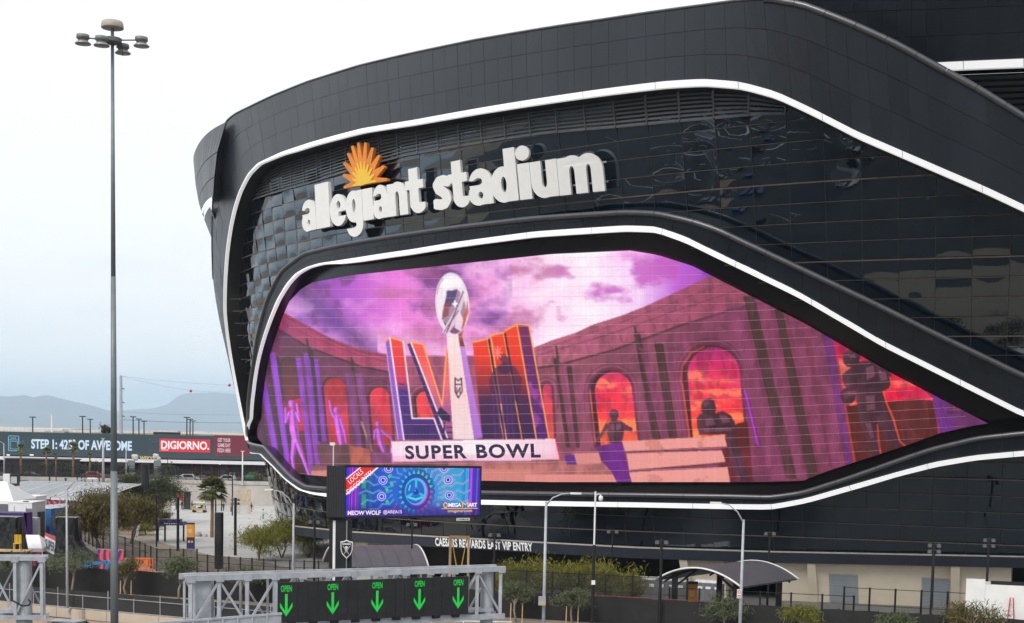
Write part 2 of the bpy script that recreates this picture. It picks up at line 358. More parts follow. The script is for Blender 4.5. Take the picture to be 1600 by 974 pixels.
band1, g1 = cladding('outer_band', ST1, 100, 3, D1, ST, do=DO)
E1 = light_strip(g1, .52, D1, band1)
reveal(E1, D1 - .3, -.1, band1)
reveal(g1[:, :2], g1[:, 4], -2.5, band1, M_clad, 'outer_return')
ntop = int(np.argmin(np.abs(proj(SP(g1[:, 0], g1[:, 1], DO))[:, 0] - 1190) + 1e3 * (np.arange(len(g1)) < len(g1) // 3)))
coping(g1[ntop:, :2], DO, .28, band1, 3)
mm = MB(); q = g1[30:ntop + 1]; mm.tube(SP(q[:, 0], q[:, 1], q[:, 4]), .12, 6); mm.build('edge_trim', M_tube, band1, smooth=True)
# roof sheet behind the top edge
rf = g1[20:, :2]; b = MB(); A = SP(rf[:, 0], rf[:, 1], g1[20:, 4] - .1); prev = A
for dd, dz in ((-8, -1.0), (-25, -2.0), (-55, -4.0)):
    Bq = SP(rf[:, 0], rf[:, 1], DO + dd); Bq[:, 2] += dz; b.strip(prev, Bq); prev = Bq
b.build('roof', M_clad, ST)
# second tier seen over the descending band, top right
up_rows = [(1180,-60,1180,101),(1300,-66,1300,104),(1465,-72,1465,98),(1600,-78,1600,92),(1720,-84,1720,88),(2100,-100,2100,76)]
band_u, gu = cladding('upper_tier', px_st(up_rows, -2.6), 38, 4, -2.6, ST)
Eu = light_strip(gu, .55, -2.6, band_u); reveal(Eu, -2.9, -4.2, band_u)
lou = MB()
for k in range(16):
    za, zb = .2 + k * .42, .2 + k * .42 + .2
    lou.strip(SP(Eu[:, 0], Eu[:, 1] - za, -3.9), SP(Eu[:, 0], Eu[:, 1] - zb, -4.15))
lou.build('louvre_panel', M_louv, band_u)
b = MB(); b.strip(SP(Eu[:, 0], Eu[:, 1], -4.25), SP(Eu[:, 0], Eu[:, 1] - 12, -4.25)); b.build('louvre_backing', M_black, band_u)

# band round the screen: upper arm and lower arm
R2 = [(386,692,390,694),(387.5,655,391.5,655),(389.5,616,395,612),(395,577,402,565),(402,528,414,520),(417,471,434,468),(430,442,449,443),(442,422,462,428),(456,411,479,418),(475,397,500,411.5),(520,386,530,407),(557,379,562,402),(640,366,642,390),(710,356,712,378.5),(833,341.6,835,362),(978,332,978,352.5),(1028,334,1026,354),(1080,346,1074,371),(1120,359,1116,392),(1160,378,1156,411),(1250,420,1250,457),(1377,480,1378,532),(1457,520,1458,572),(1600,588,1600,643),(1690,620,1690,664),(1800,630,1800,666),(2100,626,2100,662)]
R3 = [(399,687,394,706),(413,698.5,407,709),(434,723,426,727),(458,748,446,748),(478,761,470,765),(498,763,492,770),(520,764,518,771.5),(600,766,600,775.5),(750,770,750,781),(990,773.5,990,785),(1150,776,1150,788),(1204,777.5,1205,788.5),(1254,770.5,1259,778.5),(1325,748,1330,758),(1408,718.5,1405,736.5),(1457,702,1461,721.5),(1528,685,1525,711),(1600,677,1600,704),(1700,672,1700,700),(2100,668,2100,696)]
band2, g2 = cladding('screen_band', px_st(R2, D2), 92, 2, D2, ST)
E2 = light_strip(g2, .50, D2, band2); reveal(E2, D2 - .3, 0, band2); reveal(g2[:, :2], D2, -.05, band2, M_clad, 'outer_return')
coping(g2[:, :2], D2, .25, band2, 4)
band3, g3 = cladding('lower_band', px_st(R3, D2), 84, 1, D2, ST)
E3 = light_strip(g3, .50, D2, band3); reveal(E3, D2 - .3, -.1, band3); reveal(g3[:, :2], D2, 0, band3)
coping(g3[:, :2], D2, .23, band3, 4)
# rounded nose where the two arms meet, bottom left
nose = MB(); a0 = proj(SP(*g2[0, :2], D2)); nose.tube([SP(g2[0, 0], g2[0, 1], D2 - .2), SP(g2[0, 2], g2[0, 3] - .6, D2 - .1), SP(g3[0, 2], g3[0, 3] - .3, D2 - .2)], [.5, .42, .3], 10); nose.build('band_nose', M_clad, band2, smooth=True)

# black recess behind the screen
up_x, up_y = np.array([r[2] for r in R2]), np.array([r[3] for r in R2]) + 4
lo_x, lo_y = np.array([r[0] for r in R3]), np.array([r[1] for r in R3]) + 2
xs = np.concatenate([np.linspace(391, 480, 40), np.linspace(483, 2090, 190)])
rows = []
for t in np.linspace(0, 1, 14):
    yt = np.interp(xs, up_x, up_y); yb = np.interp(xs, lo_x, lo_y); yb = np.where(xs < 399, 700, yb)
    q = INV(xs, yt + (yb - yt) * t, .06); rows.append(SP(q[:, 0], q[:, 1], .06))
b = MB()
for i in range(13): b.strip(rows[i], rows[i + 1])
b.build('screen_recess', mat('recess_black', (.012, .011, .012), rough=.22, bump=.02, bscale=.8), ST, smooth=True)

# glass: panes with slightly pillowed faces
def inside(P, poly):
    P = np.asarray(P, float); c = np.zeros(len(P), bool); n = len(poly)
    for i in range(n):
        x0, y0 = poly[i]; x1, y1 = poly[(i + 1) % n]
        if y0 == y1: continue
        c ^= ((P[:, 1] > y0) != (P[:, 1] > y1)) & (P[:, 0] < (x1 - x0) * (P[:, 1] - y0) / (y1 - y0) + x0)
    return c
UPZ = [(356,330),(352,440),(352,540),(362,605),(384,680),(392,612),(402,540),(417,478),(442,428),(475,403),(557,385),(710,362),(833,348),(978,338),(1028,340),(1080,352),(1160,384),(1377,486),(1457,526),(1600,594),(1690,626),(2080,632),(2080,515),(1690,370),(1565,307),(1450,258),(1323,203),(1226,172),(1100,180),(967,193),(844,203),(700,225),(482,281)]
LOZ = [(400,712),(424,730),(446,753),(470,770),(500,776),(750,786),(990,790),(1203,793),(1259,783),(1405,742),(1463,726),(1525,716),(1600,709),(1690,704),(2080,692),(2080,886),(1690,876),(1600,874),(1200,866),(993,859),(846,851),(547,835),(460,826),(425,822)]
fx = np.linspace(425, 2090, 114); fy = np.interp(fx, [425, 460, 547, 846, 993, 1200, 1600, 1720, 2090], [818, 823, 832, 848.6, 856.5, 863, 871, 874, 883])
fq = INV(fx, fy, .2); fz = fq[:, 1]; fs = fq[:, 0]; fh = 1.08
PW_, PH_ = 3.0, 1.55
panes = []
for i in range(-15, 36):
    for j in range(2, 34):
        s_, z_ = i * PW_, j * PH_ + .55
        c = np.array([(s_, z_), (s_ + PW_, z_), (s_ + PW_, z_ + PH_), (s_, z_ + PH_), (s_ + PW_/2, z_ + PH_/2)]); P = proj(SP(c[:, 0], c[:, 1]))
        up, lo = inside(P, UPZ), inside(P, LOZ)
        if up.any() or lo.any():
            area = abs((P[1, 0]-P[0, 0]) * (P[3, 1]-P[0, 1]) - (P[1, 1]-P[0, 1]) * (P[3, 0]-P[0, 0])) * max(up.mean(), lo.mean()) * (P[:, 0].max() < 1640)
            panes.append((area, s_, z_))
panes.sort(reverse=True)
GF = thing('glass_facade', '', ''); del GF['label'], GF['category']; GF.parent = ST; WLOC[GF.name] = WLOC[ST.name]
rest = MB()
for k, (_, s_, z_) in enumerate(panes):
    m = MB() if k < 300 else rest; g = .03; nu, nv = 6, 4
    amp = random.choice((-1, 1, 1)) * random.uniform(.008, .036); tu, tv = random.gauss(0, .012), random.gauss(0, .010); ph = random.uniform(0, 6)
    if s_ > 52: amp *= 2.6; tu *= 2.2; tv *= 3.5
    V = []
    for b_ in range(nv):
        for a_ in range(nu):
            u, v = a_ / (nu - 1), b_ / (nv - 1)
            d = amp * (1 - (2*u-1)**2) * (1 - (2*v-1)**2) * 1.2 + tu * (u - .5) * 2 + tv * (v - .5) * 2 + .006 * math.sin(5 * u + ph)
            sv_ = s_ + g + u * (PW_ - 2*g); V.append(SP(sv_, max(z_ + g + v * (PH_ - 2*g), np.interp(-sv_, -fs, fz) - .4), d))
    m.add(V, [(b_*nu+a_, b_*nu+a_+1, (b_+1)*nu+a_+1, (b_+1)*nu+a_) for b_ in range(nv-1) for a_ in range(nu-1)])
    if k < 300: m.build('glass_pane', M_glass, GF, smooth=True)
o = rest.build('glass_panes', M_glass, GF, smooth=True); o['kind'] = 'stuff'
js = sorted({p[2] for p in panes})
for z_ in js:
    b = MB()
    ss = sorted(p[1] for p in panes if p[2] == z_); j = round((z_ - .55) / PH_)
    h = .055 if j % 4 == 0 else .022
    for k_, s_ in enumerate(ss):
        if k_ and s_ - ss[k_ - 1] > PW_ + .1 and b.f: b.build('transom', M_mull, GF); b = MB()
        if z_ < np.interp(-s_, -fs, fz) - .2: continue
        u = np.linspace(s_, s_ + PW_, 3); b.strip(SP(u, z_ - h, .07), SP(u, z_ + h, .07))
    if b.f: b.build('transom', M_mull, GF)
b = MB()
for _, s_, z_ in panes: b.strip(SP([s_ - .018] * 2, [max(z_, np.interp(-s_, -fs, fz) - .4), z_ + PH_], .05), SP([s_ + .018] * 2, [max(z_, np.interp(-s_, -fs, fz) - .4), z_ + PH_], .05))
b.build('mullion', mat('dark_mullion', (.05, .045, .04), rough=.5), GF)['kind'] = 'stuff'
for hi in (0, 1):
    b = MB()
    for _, s_, z_ in panes:
        if (z_ > 16) == bool(hi): b.quad(*[SP(s_ + u * PW_, max(z_ + v * PH_, np.interp(-(s_ + u * PW_), -fs, fz) - .4), -.12) for u, v in ((0, 0), (1, 0), (1, 1), (0, 1))])
    b.build('glass_backing', M_black, GF)['kind'] = 'stuff'
# outrigger pins of the transoms at the left reveal
b = MB()
for j in range(8, 30):
    z_ = j * PH_ + .55; q = proj(SP(np.linspace(66, 86, 120), z_)); k = np.linspace(66, 86, 120)
    m_ = [kk for kk, pp in zip(k, q) if inside([pp], UPZ)[0]]
    if m_: b.beam(SP(max(m_), z_, .05), SP(max(m_), z_ - .1, 1.5), .07)
b.build('bracket', M_mull, GF)['kind'] = 'stuff'
# louvre panels under the outer band
lb = INV([386, 482, 632, 710, 844, 967, 1100, 1180, 1226], [316, 287, 244, 230, 209.5, 199, 187, 180, 178], .15)
lt = INV([376, 397, 440, 500, 566, 645, 744, 842, 940, 1040, 1100, 1160, 1226], [310, 272, 250, 231, 210, 197, 179, 163, 149, 136, 132, 138, 160], .15)
lo_o, lt_o = np.argsort(lb[:, 0]), np.argsort(lt[:, 0])
LV = thing('louvre_band', '', ''); del LV['label'], LV['category']; LV.parent = ST; WLOC[LV.name] = WLOC[ST.name]
for i in range(0, 30):
    sa, sb = i * PW_, (i + 1) * PW_
    if sa < lb[:, 0].min() - 3 or sb > lb[:, 0].max() + 6: continue
    u = np.linspace(sa + .05, sb - .05, 4)
    bot = np.interp(u, lb[lo_o, 0], lb[lo_o, 1]); top = np.interp(u, lt[lt_o, 0], lt[lt_o, 1]) + .5
    if (top - bot).max() < .4: continue
    m = MB(); ns = max(3, int((top - bot).mean() / .30)); 
    m.strip(SP(u, bot, -.05), SP(u, top, -.05)); m.cur = 1
    for k in range(ns):
        f0, f1 = k / ns, (k + .62) / ns
        m.strip(SP(u, bot + (top - bot) * f0, .26), SP(u, bot + (top - bot) * f1, .10))
    m.cur = 2
    m.strip(SP([sa - .05] * 2, [bot[0], top[0]], .32), SP([sa + .05] * 2, [bot[0], top[0]], .32)); m.strip(SP(u, bot - .08, .3), SP(u, bot + .02, .3))
    m.build('louvre_panel', [M_black, M_louv, M_louv], LV)

# upper ring on the far (left) side with its own light strip and louvre
RY = [(179, 0), (184, .28), (191, .55), (199, .82), (209, 1.0), (222, 1.02)]
Rr = [(353,190),(339,238),(334.6,276.5),(332.6,308)]; Rl = [(301,252),(305,292),(310,318),(316,336)]
ring = []
for (rx, ry), (lx, ly) in zip(Rr, Rl):
    row = []
    for Yd, t in RY:
        te = math.sin(t * math.pi / 2) if t <= 1 else 1 - (t - 1) * 6
        yy = ry + (ly - ry) * (t ** 1.35 if t <= 1 else 1.1); row.append(pt(rx + (lx - rx) * te, yy, Yd))
    row = np.array(row); tt = np.linspace(0, 5, 19); row = np.stack([np.interp(tt, range(6), row[:, k]) for k in range(3)], -1)
    for _ in range(3): row[1:-1] = (row[:-2] + 2 * row[1:-1] + row[2:]) / 4
    ring.append(row)
RG = thing('upper_ring', '', ''); del RG['label'], RG['category']; RG.parent = ST; WLOC[RG.name] = WLOC[ST.name]
for r in range(3):
    for i in range(18):
        c = np.array([ring[r][i], ring[r][i+1], ring[r+1][i+1], ring[r+1][i]]); ce = c.mean(0); c = c + (ce - c) * .035
        m = MB(); n_ = np.cross(c[1] - c[0], c[3] - c[0]); n_ /= np.linalg.norm(n_); m.add(list(c) + list(c + n_ * .06 * (1 if n_[1] > 0 else -1)), [(0,1,2,3),(0,4,5,1),(1,5,6,2),(2,6,7,3),(3,7,4,0)]); m.build('cladding_panel', M_clad, RG)
b = MB()
for r in range(3): b.strip(ring[r] + (.1, .15, 0), ring[r+1] + (.1, .15, 0))
b.build('backing', M_seam, RG)
bt = ring[3]; b = MB(); b.strip(bt + (-.12, -.15, 0), bt + (-.08, -.08, -.5)); b.build('light_strip', M_strip, RG)
b = MB()
bt = bt[4:]
for k in range(14): b.strip(bt + (.6 + .08 * k, 1.8 + .2 * k, -.9 - .5 * k), bt + (.8 + .08 * k, 2.0 + .2 * k, -1.2 - .5 * k))
b.build('louvre_panel', M_louv, RG)
b = MB(); b.strip(bt + (.2, .3, -.7), bt + (1.0, 2.6, -3.5)); b.strip(bt + (1.0, 2.6, -3.5), bt + (2.4, 5.0, -9)); b.build('louvre_backing', M_black, RG)

# fascia, soffit and ground floor
FB = thing('ground_floor', '', ''); del FB['label'], FB['category']; FB.parent = ST; WLOC[FB.name] = WLOC[ST.name]
b = MB(); b.strip(SP(fs, fz - fh, .2), SP(fs, fz, .2)); b.strip(SP(fs, fz, .2), SP(fs, fz, -.1)); b.build('fascia', mat('fascia_navy', (.028, .034, .048), rough=.45, var=.1, scale=.4), FB)
b = MB(); b.strip(SP(fs, fz - .02, .24), SP(fs, fz + .14, .24)); b.build('fascia_trim', mat('trim_beige', (.48, .44, .38), rough=.5), FB)
b = MB(); b.strip(SP(fs, fz - fh, .2), SP(fs, fz - fh, -7)); b.build('soffit', M_blk, FB)
b = MB(); b.strip(SP(fs, fz * 0, -7), SP(fs, fz - fh, -7)); b.build('back_wall', M_blk, FB)
def wall_px(x0, x1, d, name, m, z0=0.0, z1=None, n=10):
    s2 = INV([x0, x1], [np.interp(x0, fx, fy) + 30, np.interp(x1, fx, fy) + 30], d)[:, 0]; s2 = np.linspace(s2[0], s2[1], n)
    z1 = np.interp(-s2, -fs, fz) - fh if z1 is None else np.full(n, z1)
    b = MB(); b.strip(SP(s2, 0 * s2 + z0, d), SP(s2, z1, d)); b.strip(SP(s2, 0 * s2 + z0, d - .3), SP(s2, z1, d - .3))
    for k in (0, -1): b.quad(SP(s2[k], z0, d), SP(s2[k], z1[k], d), SP(s2[k], z1[k], -7), SP(s2[k], z0, -7))
    return b.build(name, m, FB)
M_wall = mat('cream_wall', (.74, .65, .52), rough=.8, var=.06, scale=.6)
wall_px(1076, 1132, -1.0, 'wall_panel', M_wall); wall_px(1212, 1580, -.9, 'wall_panel', M_wall)
wall_px(540, 575, -1.0, 'wall_panel', M_wall)
def fin(x0, x1, dtop):
    s2 = INV([x0, x1], [895, 895], -.6)[:, 0]; zt = np.interp(-s2, -fs, fz) - fh
    b = MB(); T = [SP(s2[k], zt[k], dtop) for k in (0, 1)]; B0 = [SP(s2[k], 0, -.6) for k in (0, 1)]; Tb = [SP(s2[k], zt[k], -1.3) for k in (0, 1)]; Bb = [SP(s2[k], 0, -1.3) for k in (0, 1)]
    b.add(T + B0 + Tb + Bb, [(0, 1, 3, 2), (0, 2, 6, 4), (1, 5, 7, 3), (4, 6, 7, 5)]); b.build('fin_column', M_wall, FB)
fin(1263, 1276, .1); fin(1486, 1500, .1); fin(1066, 1078, .1); fin(545, 552, .1)
M_door = mat('roller_door', (.38, .42, .46), rough=.5, var=.08)
for x0, x1 in ((1296, 1341), (1440, 1486)):
    s2 = INV([x0, x1], [925, 925], -.8)[:, 0]; dr = MB()
    for k in range(9): dr.strip(SP(s2, [.05 + k * .32] * 2, -.84), SP(s2, [.05 + k * .32 + .30] * 2, -.78))
    o = dr.build('roller_door', M_door, FB); fr = MB(); fr.cur = 0
    fr.strip(SP(s2, [2.93] * 2, -.70), SP(s2, [3.08] * 2, -.70)); fr.build('door_frame', M_galv, o)

# ------------------------------------------------------------------ the video wall: a dense mesh of light points, each with its colour
X0, Y0, PWD, PHT = 394, 384, 1156, 376
CV = np.zeros((PHT, PWD, 3)); GX, GY = np.meshgrid(np.arange(PWD) + X0 + .5, np.arange(PHT) + Y0 + .5)
def fbm(sc, oct=5, seed=0, asp=1.0, shape=None):
    h_, w_ = shape or (PHT, PWD); r = np.random.default_rng(seed); out = np.zeros((h_, w_)); a = 1; tot = 0
    for o in range(oct):
        ny, nx = max(2, int(h_ / sc * asp) + 2), max(2, int(w_ / sc) + 2); g = r.random((ny, nx))
        yy = np.linspace(0, ny - 1.001, h_); xx = np.linspace(0, nx - 1.001, w_); iy, ix = yy.astype(int), xx.astype(int); fy_, fx_ = (yy - iy)[:, None], (xx - ix)[None]
        fy_ = fy_ * fy_ * (3 - 2 * fy_); fx_ = fx_ * fx_ * (3 - 2 * fx_)
        out += a * (g[iy][:, ix] * (1-fy_) * (1-fx_) + g[iy][:, ix+1] * (1-fy_) * fx_ + g[iy+1][:, ix] * fy_ * (1-fx_) + g[iy+1][:, ix+1] * fy_ * fx_); tot += a; a *= .55; sc = max(2, sc / 2)
    return out / tot
class Paint:
    def __init__(s, cv, gx, gy): s.c, s.x, s.y = cv, gx, gy
    def mask(s, m, col, a=1.0):
        m = np.clip(m, 0, 1)[..., None] * a; col = np.asarray(col, float) if not callable(col) else col(s.x, s.y)
        s.c[:] = s.c * (1 - m) + col * m
    def pm(s, poly):
        P = np.array(poly, float); m = np.zeros(s.x.shape)
        for oy in (-.25, .25):
            for ox in (-.25, .25):
                c = np.zeros(s.x.shape, bool)
                for i in range(len(P)):
                    x0, y0 = P[i]; x1, y1 = P[(i + 1) % len(P)]
                    if y0 == y1: continue
                    yy = s.y + oy; c ^= ((yy > y0) != (yy > y1)) & (s.x + ox < (x1 - x0) * (yy - y0) / (y1 - y0) + x0)
                m += c / 4
        return m
    def poly(s, poly, col, a=1.0):
        P = np.array(poly, float); x0, y0 = P.min(0) - 2; x1, y1 = P.max(0) + 2
        j0, j1 = np.searchsorted(s.x[0], [x0, x1]); i0, i1 = np.searchsorted(s.y[:, 0], [y0, y1])
        if j1 <= j0 or i1 <= i0: return
        sub = Paint(s.c[i0:i1, j0:j1], s.x[i0:i1, j0:j1], s.y[i0:i1, j0:j1]); sub.mask(sub.pm(P), col, a)
    def line(s, pts, wd, col, a=1.0):
        for (x0, y0), (x1, y1) in zip(pts[:-1], pts[1:]): s.cap(x0, y0, wd / 2, x1, y1, wd / 2, col, a)
    def cap(s, x0, y0, r0, x1, y1, r1, col, a=1.0):
        R = max(r0, r1) + 2; j0, j1 = np.searchsorted(s.x[0], [min(x0, x1) - R, max(x0, x1) + R]); i0, i1 = np.searchsorted(s.y[:, 0], [min(y0, y1) - R, max(y0, y1) + R])
        if j1 <= j0 or i1 <= i0: return
        gx, gy = s.x[i0:i1, j0:j1], s.y[i0:i1, j0:j1]; dx, dy = x1 - x0, y1 - y0; L = dx*dx + dy*dy + 1e-9
        t = np.clip(((gx - x0) * dx + (gy - y0) * dy) / L, 0, 1); d = np.hypot(gx - x0 - t*dx, gy - y0 - t*dy) - (r0 + (r1 - r0) * t)
        Paint(s.c[i0:i1, j0:j1], gx, gy).mask(np.clip(.5 - d, 0, 1), col, a)
    def ell(s, cx, cy, rx, ry, col, a=1.0, rot=0.0):
        dx, dy = s.x - cx, s.y - cy; c, n = math.cos(rot), math.sin(rot); u, v = dx*c + dy*n, -dx*n + dy*c
        d = (np.hypot(u / rx, v / ry) - 1) * min(rx, ry); s.mask(np.clip(.5 - d, 0, 1), col, a)
def vgrad(stops):
    ys = [q[0] for q in stops]; cs = np.array([q[1] for q in stops], float)
    return lambda x, y: np.stack([np.interp(y, ys, cs[:, k]) for k in range(3)], -1)
def hgrad(stops):
    xs_ = [q[0] for q in stops]; cs = np.array([q[1] for q in stops], float)
    return lambda x, y: np.stack([np.interp(x, xs_, cs[:, k]) for k in range(3)], -1)
P = Paint(CV, GX, GY)
# sunset sky
P.mask(np.ones((PHT, PWD)), hgrad([(400,(112,60,150)),(470,(128,72,165)),(540,(182,100,200)),(620,(232,140,218)),(700,(236,160,215)),(770,(240,178,228)),(850,(255,226,246)),(930,(255,238,250)),(1000,(246,214,246)),(1060,(196,118,214)),(1130,(150,78,186))]))
n1 = fbm(150, 6, 3, 1.5); n2 = fbm(70, 5, 5, 1.8)
P.mask(np.clip((n1 - .52) * 7, 0, 1) * (GX < 800), (104, 62, 140), .8)
P.mask(np.clip((n2 - .55) * 6, 0, 1) * np.clip((GX - 480) / 120, 0, 1) * (GX < 900), (188, 118, 160), .7)
P.mask(np.clip((n2 - .54) * 8, 0, 1) * np.clip((GX - 850) / 80, 0, 1), (196, 104, 190), .75)
P.mask(np.clip((.44 - n1) * 7, 0, 1), (255, 206, 246), .75)
P.mask(np.clip((.47 - n2) * 5, 0, 1) * np.exp(-((GX - 900) / 130) ** 2), (255, 250, 255), .9)
P.mask(np.clip(1 - np.abs(GY - (430 + (GX - 440) * .85)) / 40, 0, 1) * (GX < 590), (92, 58, 128), .6)
tex = fbm(9, 4, 11, .5); tex2 = fbm(40, 5, 12)
# curved arcade walls
LWT = [(396,470),(441,487),(470,503),(520,530),(560,545),(606,554),(606,760),(396,760)]
RWT = [(830,545),(862,532),(900,520),(925,508),(975,492),(1010,478),(1060,455),(1108,432),(1160,440),(1550,470),(1550,760),(830,760)]
P.poly(LWT, hgrad([(400,(150,62,110)),(520,(178,70,112)),(606,(172,86,116))])); P.poly(RWT, hgrad([(830,(192,118,138)),(960,(178,104,128)),(1150,(160,86,112)),(1250,(136,70,94)),(1550,(116,50,82))]))
P.poly([(604,556),(840,556),(840,700),(604,700)], (176,100,130))
LL = [(396,505),(432,512),(480,541),(560,571),(610,582),(610,760),(396,760)]
P.poly(LL, hgrad([(400,(92,48,84)),(480,(112,56,92)),(610,(124,66,96))]))
P.line([(396,506),(432,513),(480,542),(560,572),(612,583)], 3, (74,40,66)); P.line([(440,492),(470,507),(520,534),(560,549),(606,558)], 1.6, (122,50,84)); P.line([(430,497),(480,524),(560,555),(606,566)], 1.3, (128,56,88))
P.poly([(836,578),(870,573),(960,549),(1060,512),(1165,480),(1220,470),(1220,760),(836,760)], hgrad([(830,(152,92,110)),(1000,(140,84,106)),(1180,(126,66,96))]), .8)
P.line([(836,576),(870,571),(960,547),(1060,510),(1165,478),(1210,470)], 3.2, (92,58,66)); P.line([(840,556),(900,538),(960,520),(1060,484),(1150,455)], 1.6, (128,72,96)); P.line([(840,548),(900,528),(960,508),(1060,470),(1130,444)], 1.3, (134,80,104))
fire = vgrad([(530,(150,46,112)),(560,(196,56,120)),(600,(232,74,104)),(640,(244,72,82)),(670,(250,104,72)),(700,(252,132,80)),(760,(240,110,80))])
fire2 = vgrad([(530,(176,40,90)),(580,(206,40,86)),(620,(240,44,84)),(680,(226,52,60)),(760,(160,50,50))])
fireL = vgrad([(555,(96,40,58)),(600,(178,48,66)),(650,(214,60,78)),(700,(180,58,58))])
def arch(xl, xr, top, bot, col, lean=0.0, rim=(112,62,84)):
    r = (xr - xl) / 2; cx = (xl + xr) / 2; pts = [(cx + (r + 4) * math.cos(t), top + r + (-(r + 5)) * math.sin(t)) for t in np.linspace(math.pi, 0, 18)]
    P.poly([(xl - 4 + lean, bot)] + pts + [(xr + 4 + lean, bot)], rim)
    pts = [(cx + r * math.cos(t), top + r - r * math.sin(t)) for t in np.linspace(math.pi, 0, 18)]
    P.poly([(xl + lean, bot)] + pts + [(xr + lean, bot)], tuple(c * .62 for c in rim)); dp = .11 * (xr - xl); P.line([(xl - 9, top + r + 30), (xl - 9, top + r)] + [(cx + (r + 9) * math.cos(t), top + r - (r + 10) * math.sin(t)) for t in np.linspace(math.pi, 0, 14)] + [(xr + 9, top + r + 30)], 1.3, tuple(c * .72 for c in rim), .7); pts = [(cx + dp * .5 + (r - dp * .5) * math.cos(t), top + r - (r - dp * .35) * math.sin(t)) for t in np.linspace(math.pi, 0, 18)]; xl = xl + dp
    P.poly([(xl + lean, bot)] + pts + [(xr + lean, bot)], col)
arch(436, 470, 556, 745, vgrad([(556,(84,42,56)),(620,(116,46,58)),(690,(96,46,52)),(745,(76,46,44))]), 14)
P.poly([(444,628),(474,622),(478,672),(456,676),(448,668)], (190,44,64))
arch(502, 540, 589, 695, fireL, 8); arch(574, 608, 604, 695, vgrad([(604,(226,70,96)),(650,(214,66,80)),(695,(170,60,56))]), 6)
arch(647, 676, 611, 656, (232,84,92), 3); arch(846, 862, 600, 692, vgrad([(600,(206,70,110)),(692,(246,110,86))]), 4)
arch(922, 988, 579, 700, fire, 10); arch(1064, 1156, 539, 700, fire, 10)
P.poly([(1300,520),(1330,520),(1480,640),(1490,700),(1320,740),(1296,560)], fire2)
for ax0, ax1, ay0, ay1, sd in ((922, 996, 590, 690, 21), (1064, 1162, 560, 690, 22), (1300, 1460, 560, 640, 23)):
    nn = fbm(60, 5, sd, 3.2); mk = (GX > ax0 + 4) & (GX < ax1) & (GY > ay0) & (GY < ay1) & (CV[..., 0] > 190) & (CV[..., 1] < 150)
    P.mask(np.clip((nn - .52) * 9, 0, 1) * mk, (255, 176, 120), .6); P.mask(np.clip((.44 - nn) * 8, 0, 1) * mk, (206, 40, 96), .5)
P.poly([(1128,690),(1140,672),(1152,662),(1168,658),(1178,760),(1120,760)], (98,38,42)); P.poly([(1306,632),(1330,634),(1390,628),(1425,624),(1458,626),(1470,700),(1330,745),(1310,700)], (92,42,38))
# rims of light and dark arch edges
P.line([(1024+40,600),(1066,572),(1080,552),(1100,542)], 3, (196,92,60)); P.line([(1066,600),(1078,690)], 3, (206,96,58)); P.line([(922,610),(930,690)], 2.2, (206,110,70)); P.line([(1306,560),(1334,724)], 7, (176,74,58)); P.line([(1164,610),(1184,695)], 2.4, (190,60,240))
# pilasters and dark slots
def strip_(x0, x1, x2, x3, yt, yb, col, a=1.0):
    P.poly([(x0, yt), (x1, yt), (x2, yb), (x3, yb)], col, a); nf = max(1, int((x1 - x0) / 4))
    for q in range(nf):
        f_ = (q + .5) / nf; P.line([(x0 + (x1 - x0) * f_, yt + 8), (x3 + (x2 - x3) * f_, yb - 4)], 1.1, (58, 34, 56), .26); P.line([(x0 + (x1 - x0) * (f_ - .28 / nf), yt + 8), (x3 + (x2 - x3) * (f_ - .28 / nf), yb - 4)], .9, (214, 140, 190), .2)
    P.line([(x0 - 1.5, yt), (x1 + 1.5, yt)], 2.2, (150, 96, 128), .7); P.line([(x0 - 1, yt + 5), (x1 + 1, yt + 5)], 1.2, (70, 42, 58), .6)
vio = hgrad([(400,(120,66,190)),(430,(166,84,222)),(500,(150,72,206))])
for q in ((405,414,437,428,590,716),(421,431,456,446,552,738),(462,470,492,484,560,746),(474,483,505,495,552,746),(489,497,511,503,562,690)): strip_(*q, vio)
for q in ((400,406,420,414,612,700),(414,421,446,438,556,728),(483,489,503,497,545,690),(431,436,462,456,556,742)): strip_(*q, (62,44,48))
strip_(540, 548, 566, 558, 585, 700, (136,74,150)); strip_(548, 553, 572, 567, 562, 700, (78,54,54)); strip_(556, 566, 582, 573, 585, 700, (140,76,146)); P.line([(565,660),(581,705)], 3, (176,140,110)); P.line([(570,648),(577,700)], 1.5, (96,70,60))
strip_(478, 481, 486, 482, 528, 560, (60,40,44)); strip_(548, 550, 553, 549, 556, 580, (60,40,44))
for q in ((864,871,892,885,560,700),(885,893,906,900,572,700),(990,1000,1034,1020,520,690),(1022,1036,1060,1046,536,690),(1161,1180,1246,1228,462,748),(1210,1222,1280,1262,482,748)): strip_(*q, (82,58,54))
for q in ((871,880,898,892,566,704),(1000,1012,1042,1034,545,690),(1046,1056,1076,1064,540,690),(1180,1200,1262,1246,470,750),(1138,1158,1226,1204,478,750),(1232,1248,1300,1284,500,738),(1262,1284,1322,1302,512,730)): strip_(*q, (148,80,112), .85)
strip_(1284, 1300, 1334, 1322, 520, 726, (122,60,128)); strip_(1456, 1478, 1500, 1468, 615, 680, (118,56,140)); strip_(1478, 1550, 1550, 1500, 640, 670, (110,58,110))
for xx, yy in ((869,542),(992,512),(1172,462)): P.line([(xx,yy),(xx+1,yy+8),(xx+4,yy+30)], 4, (96,70,70))
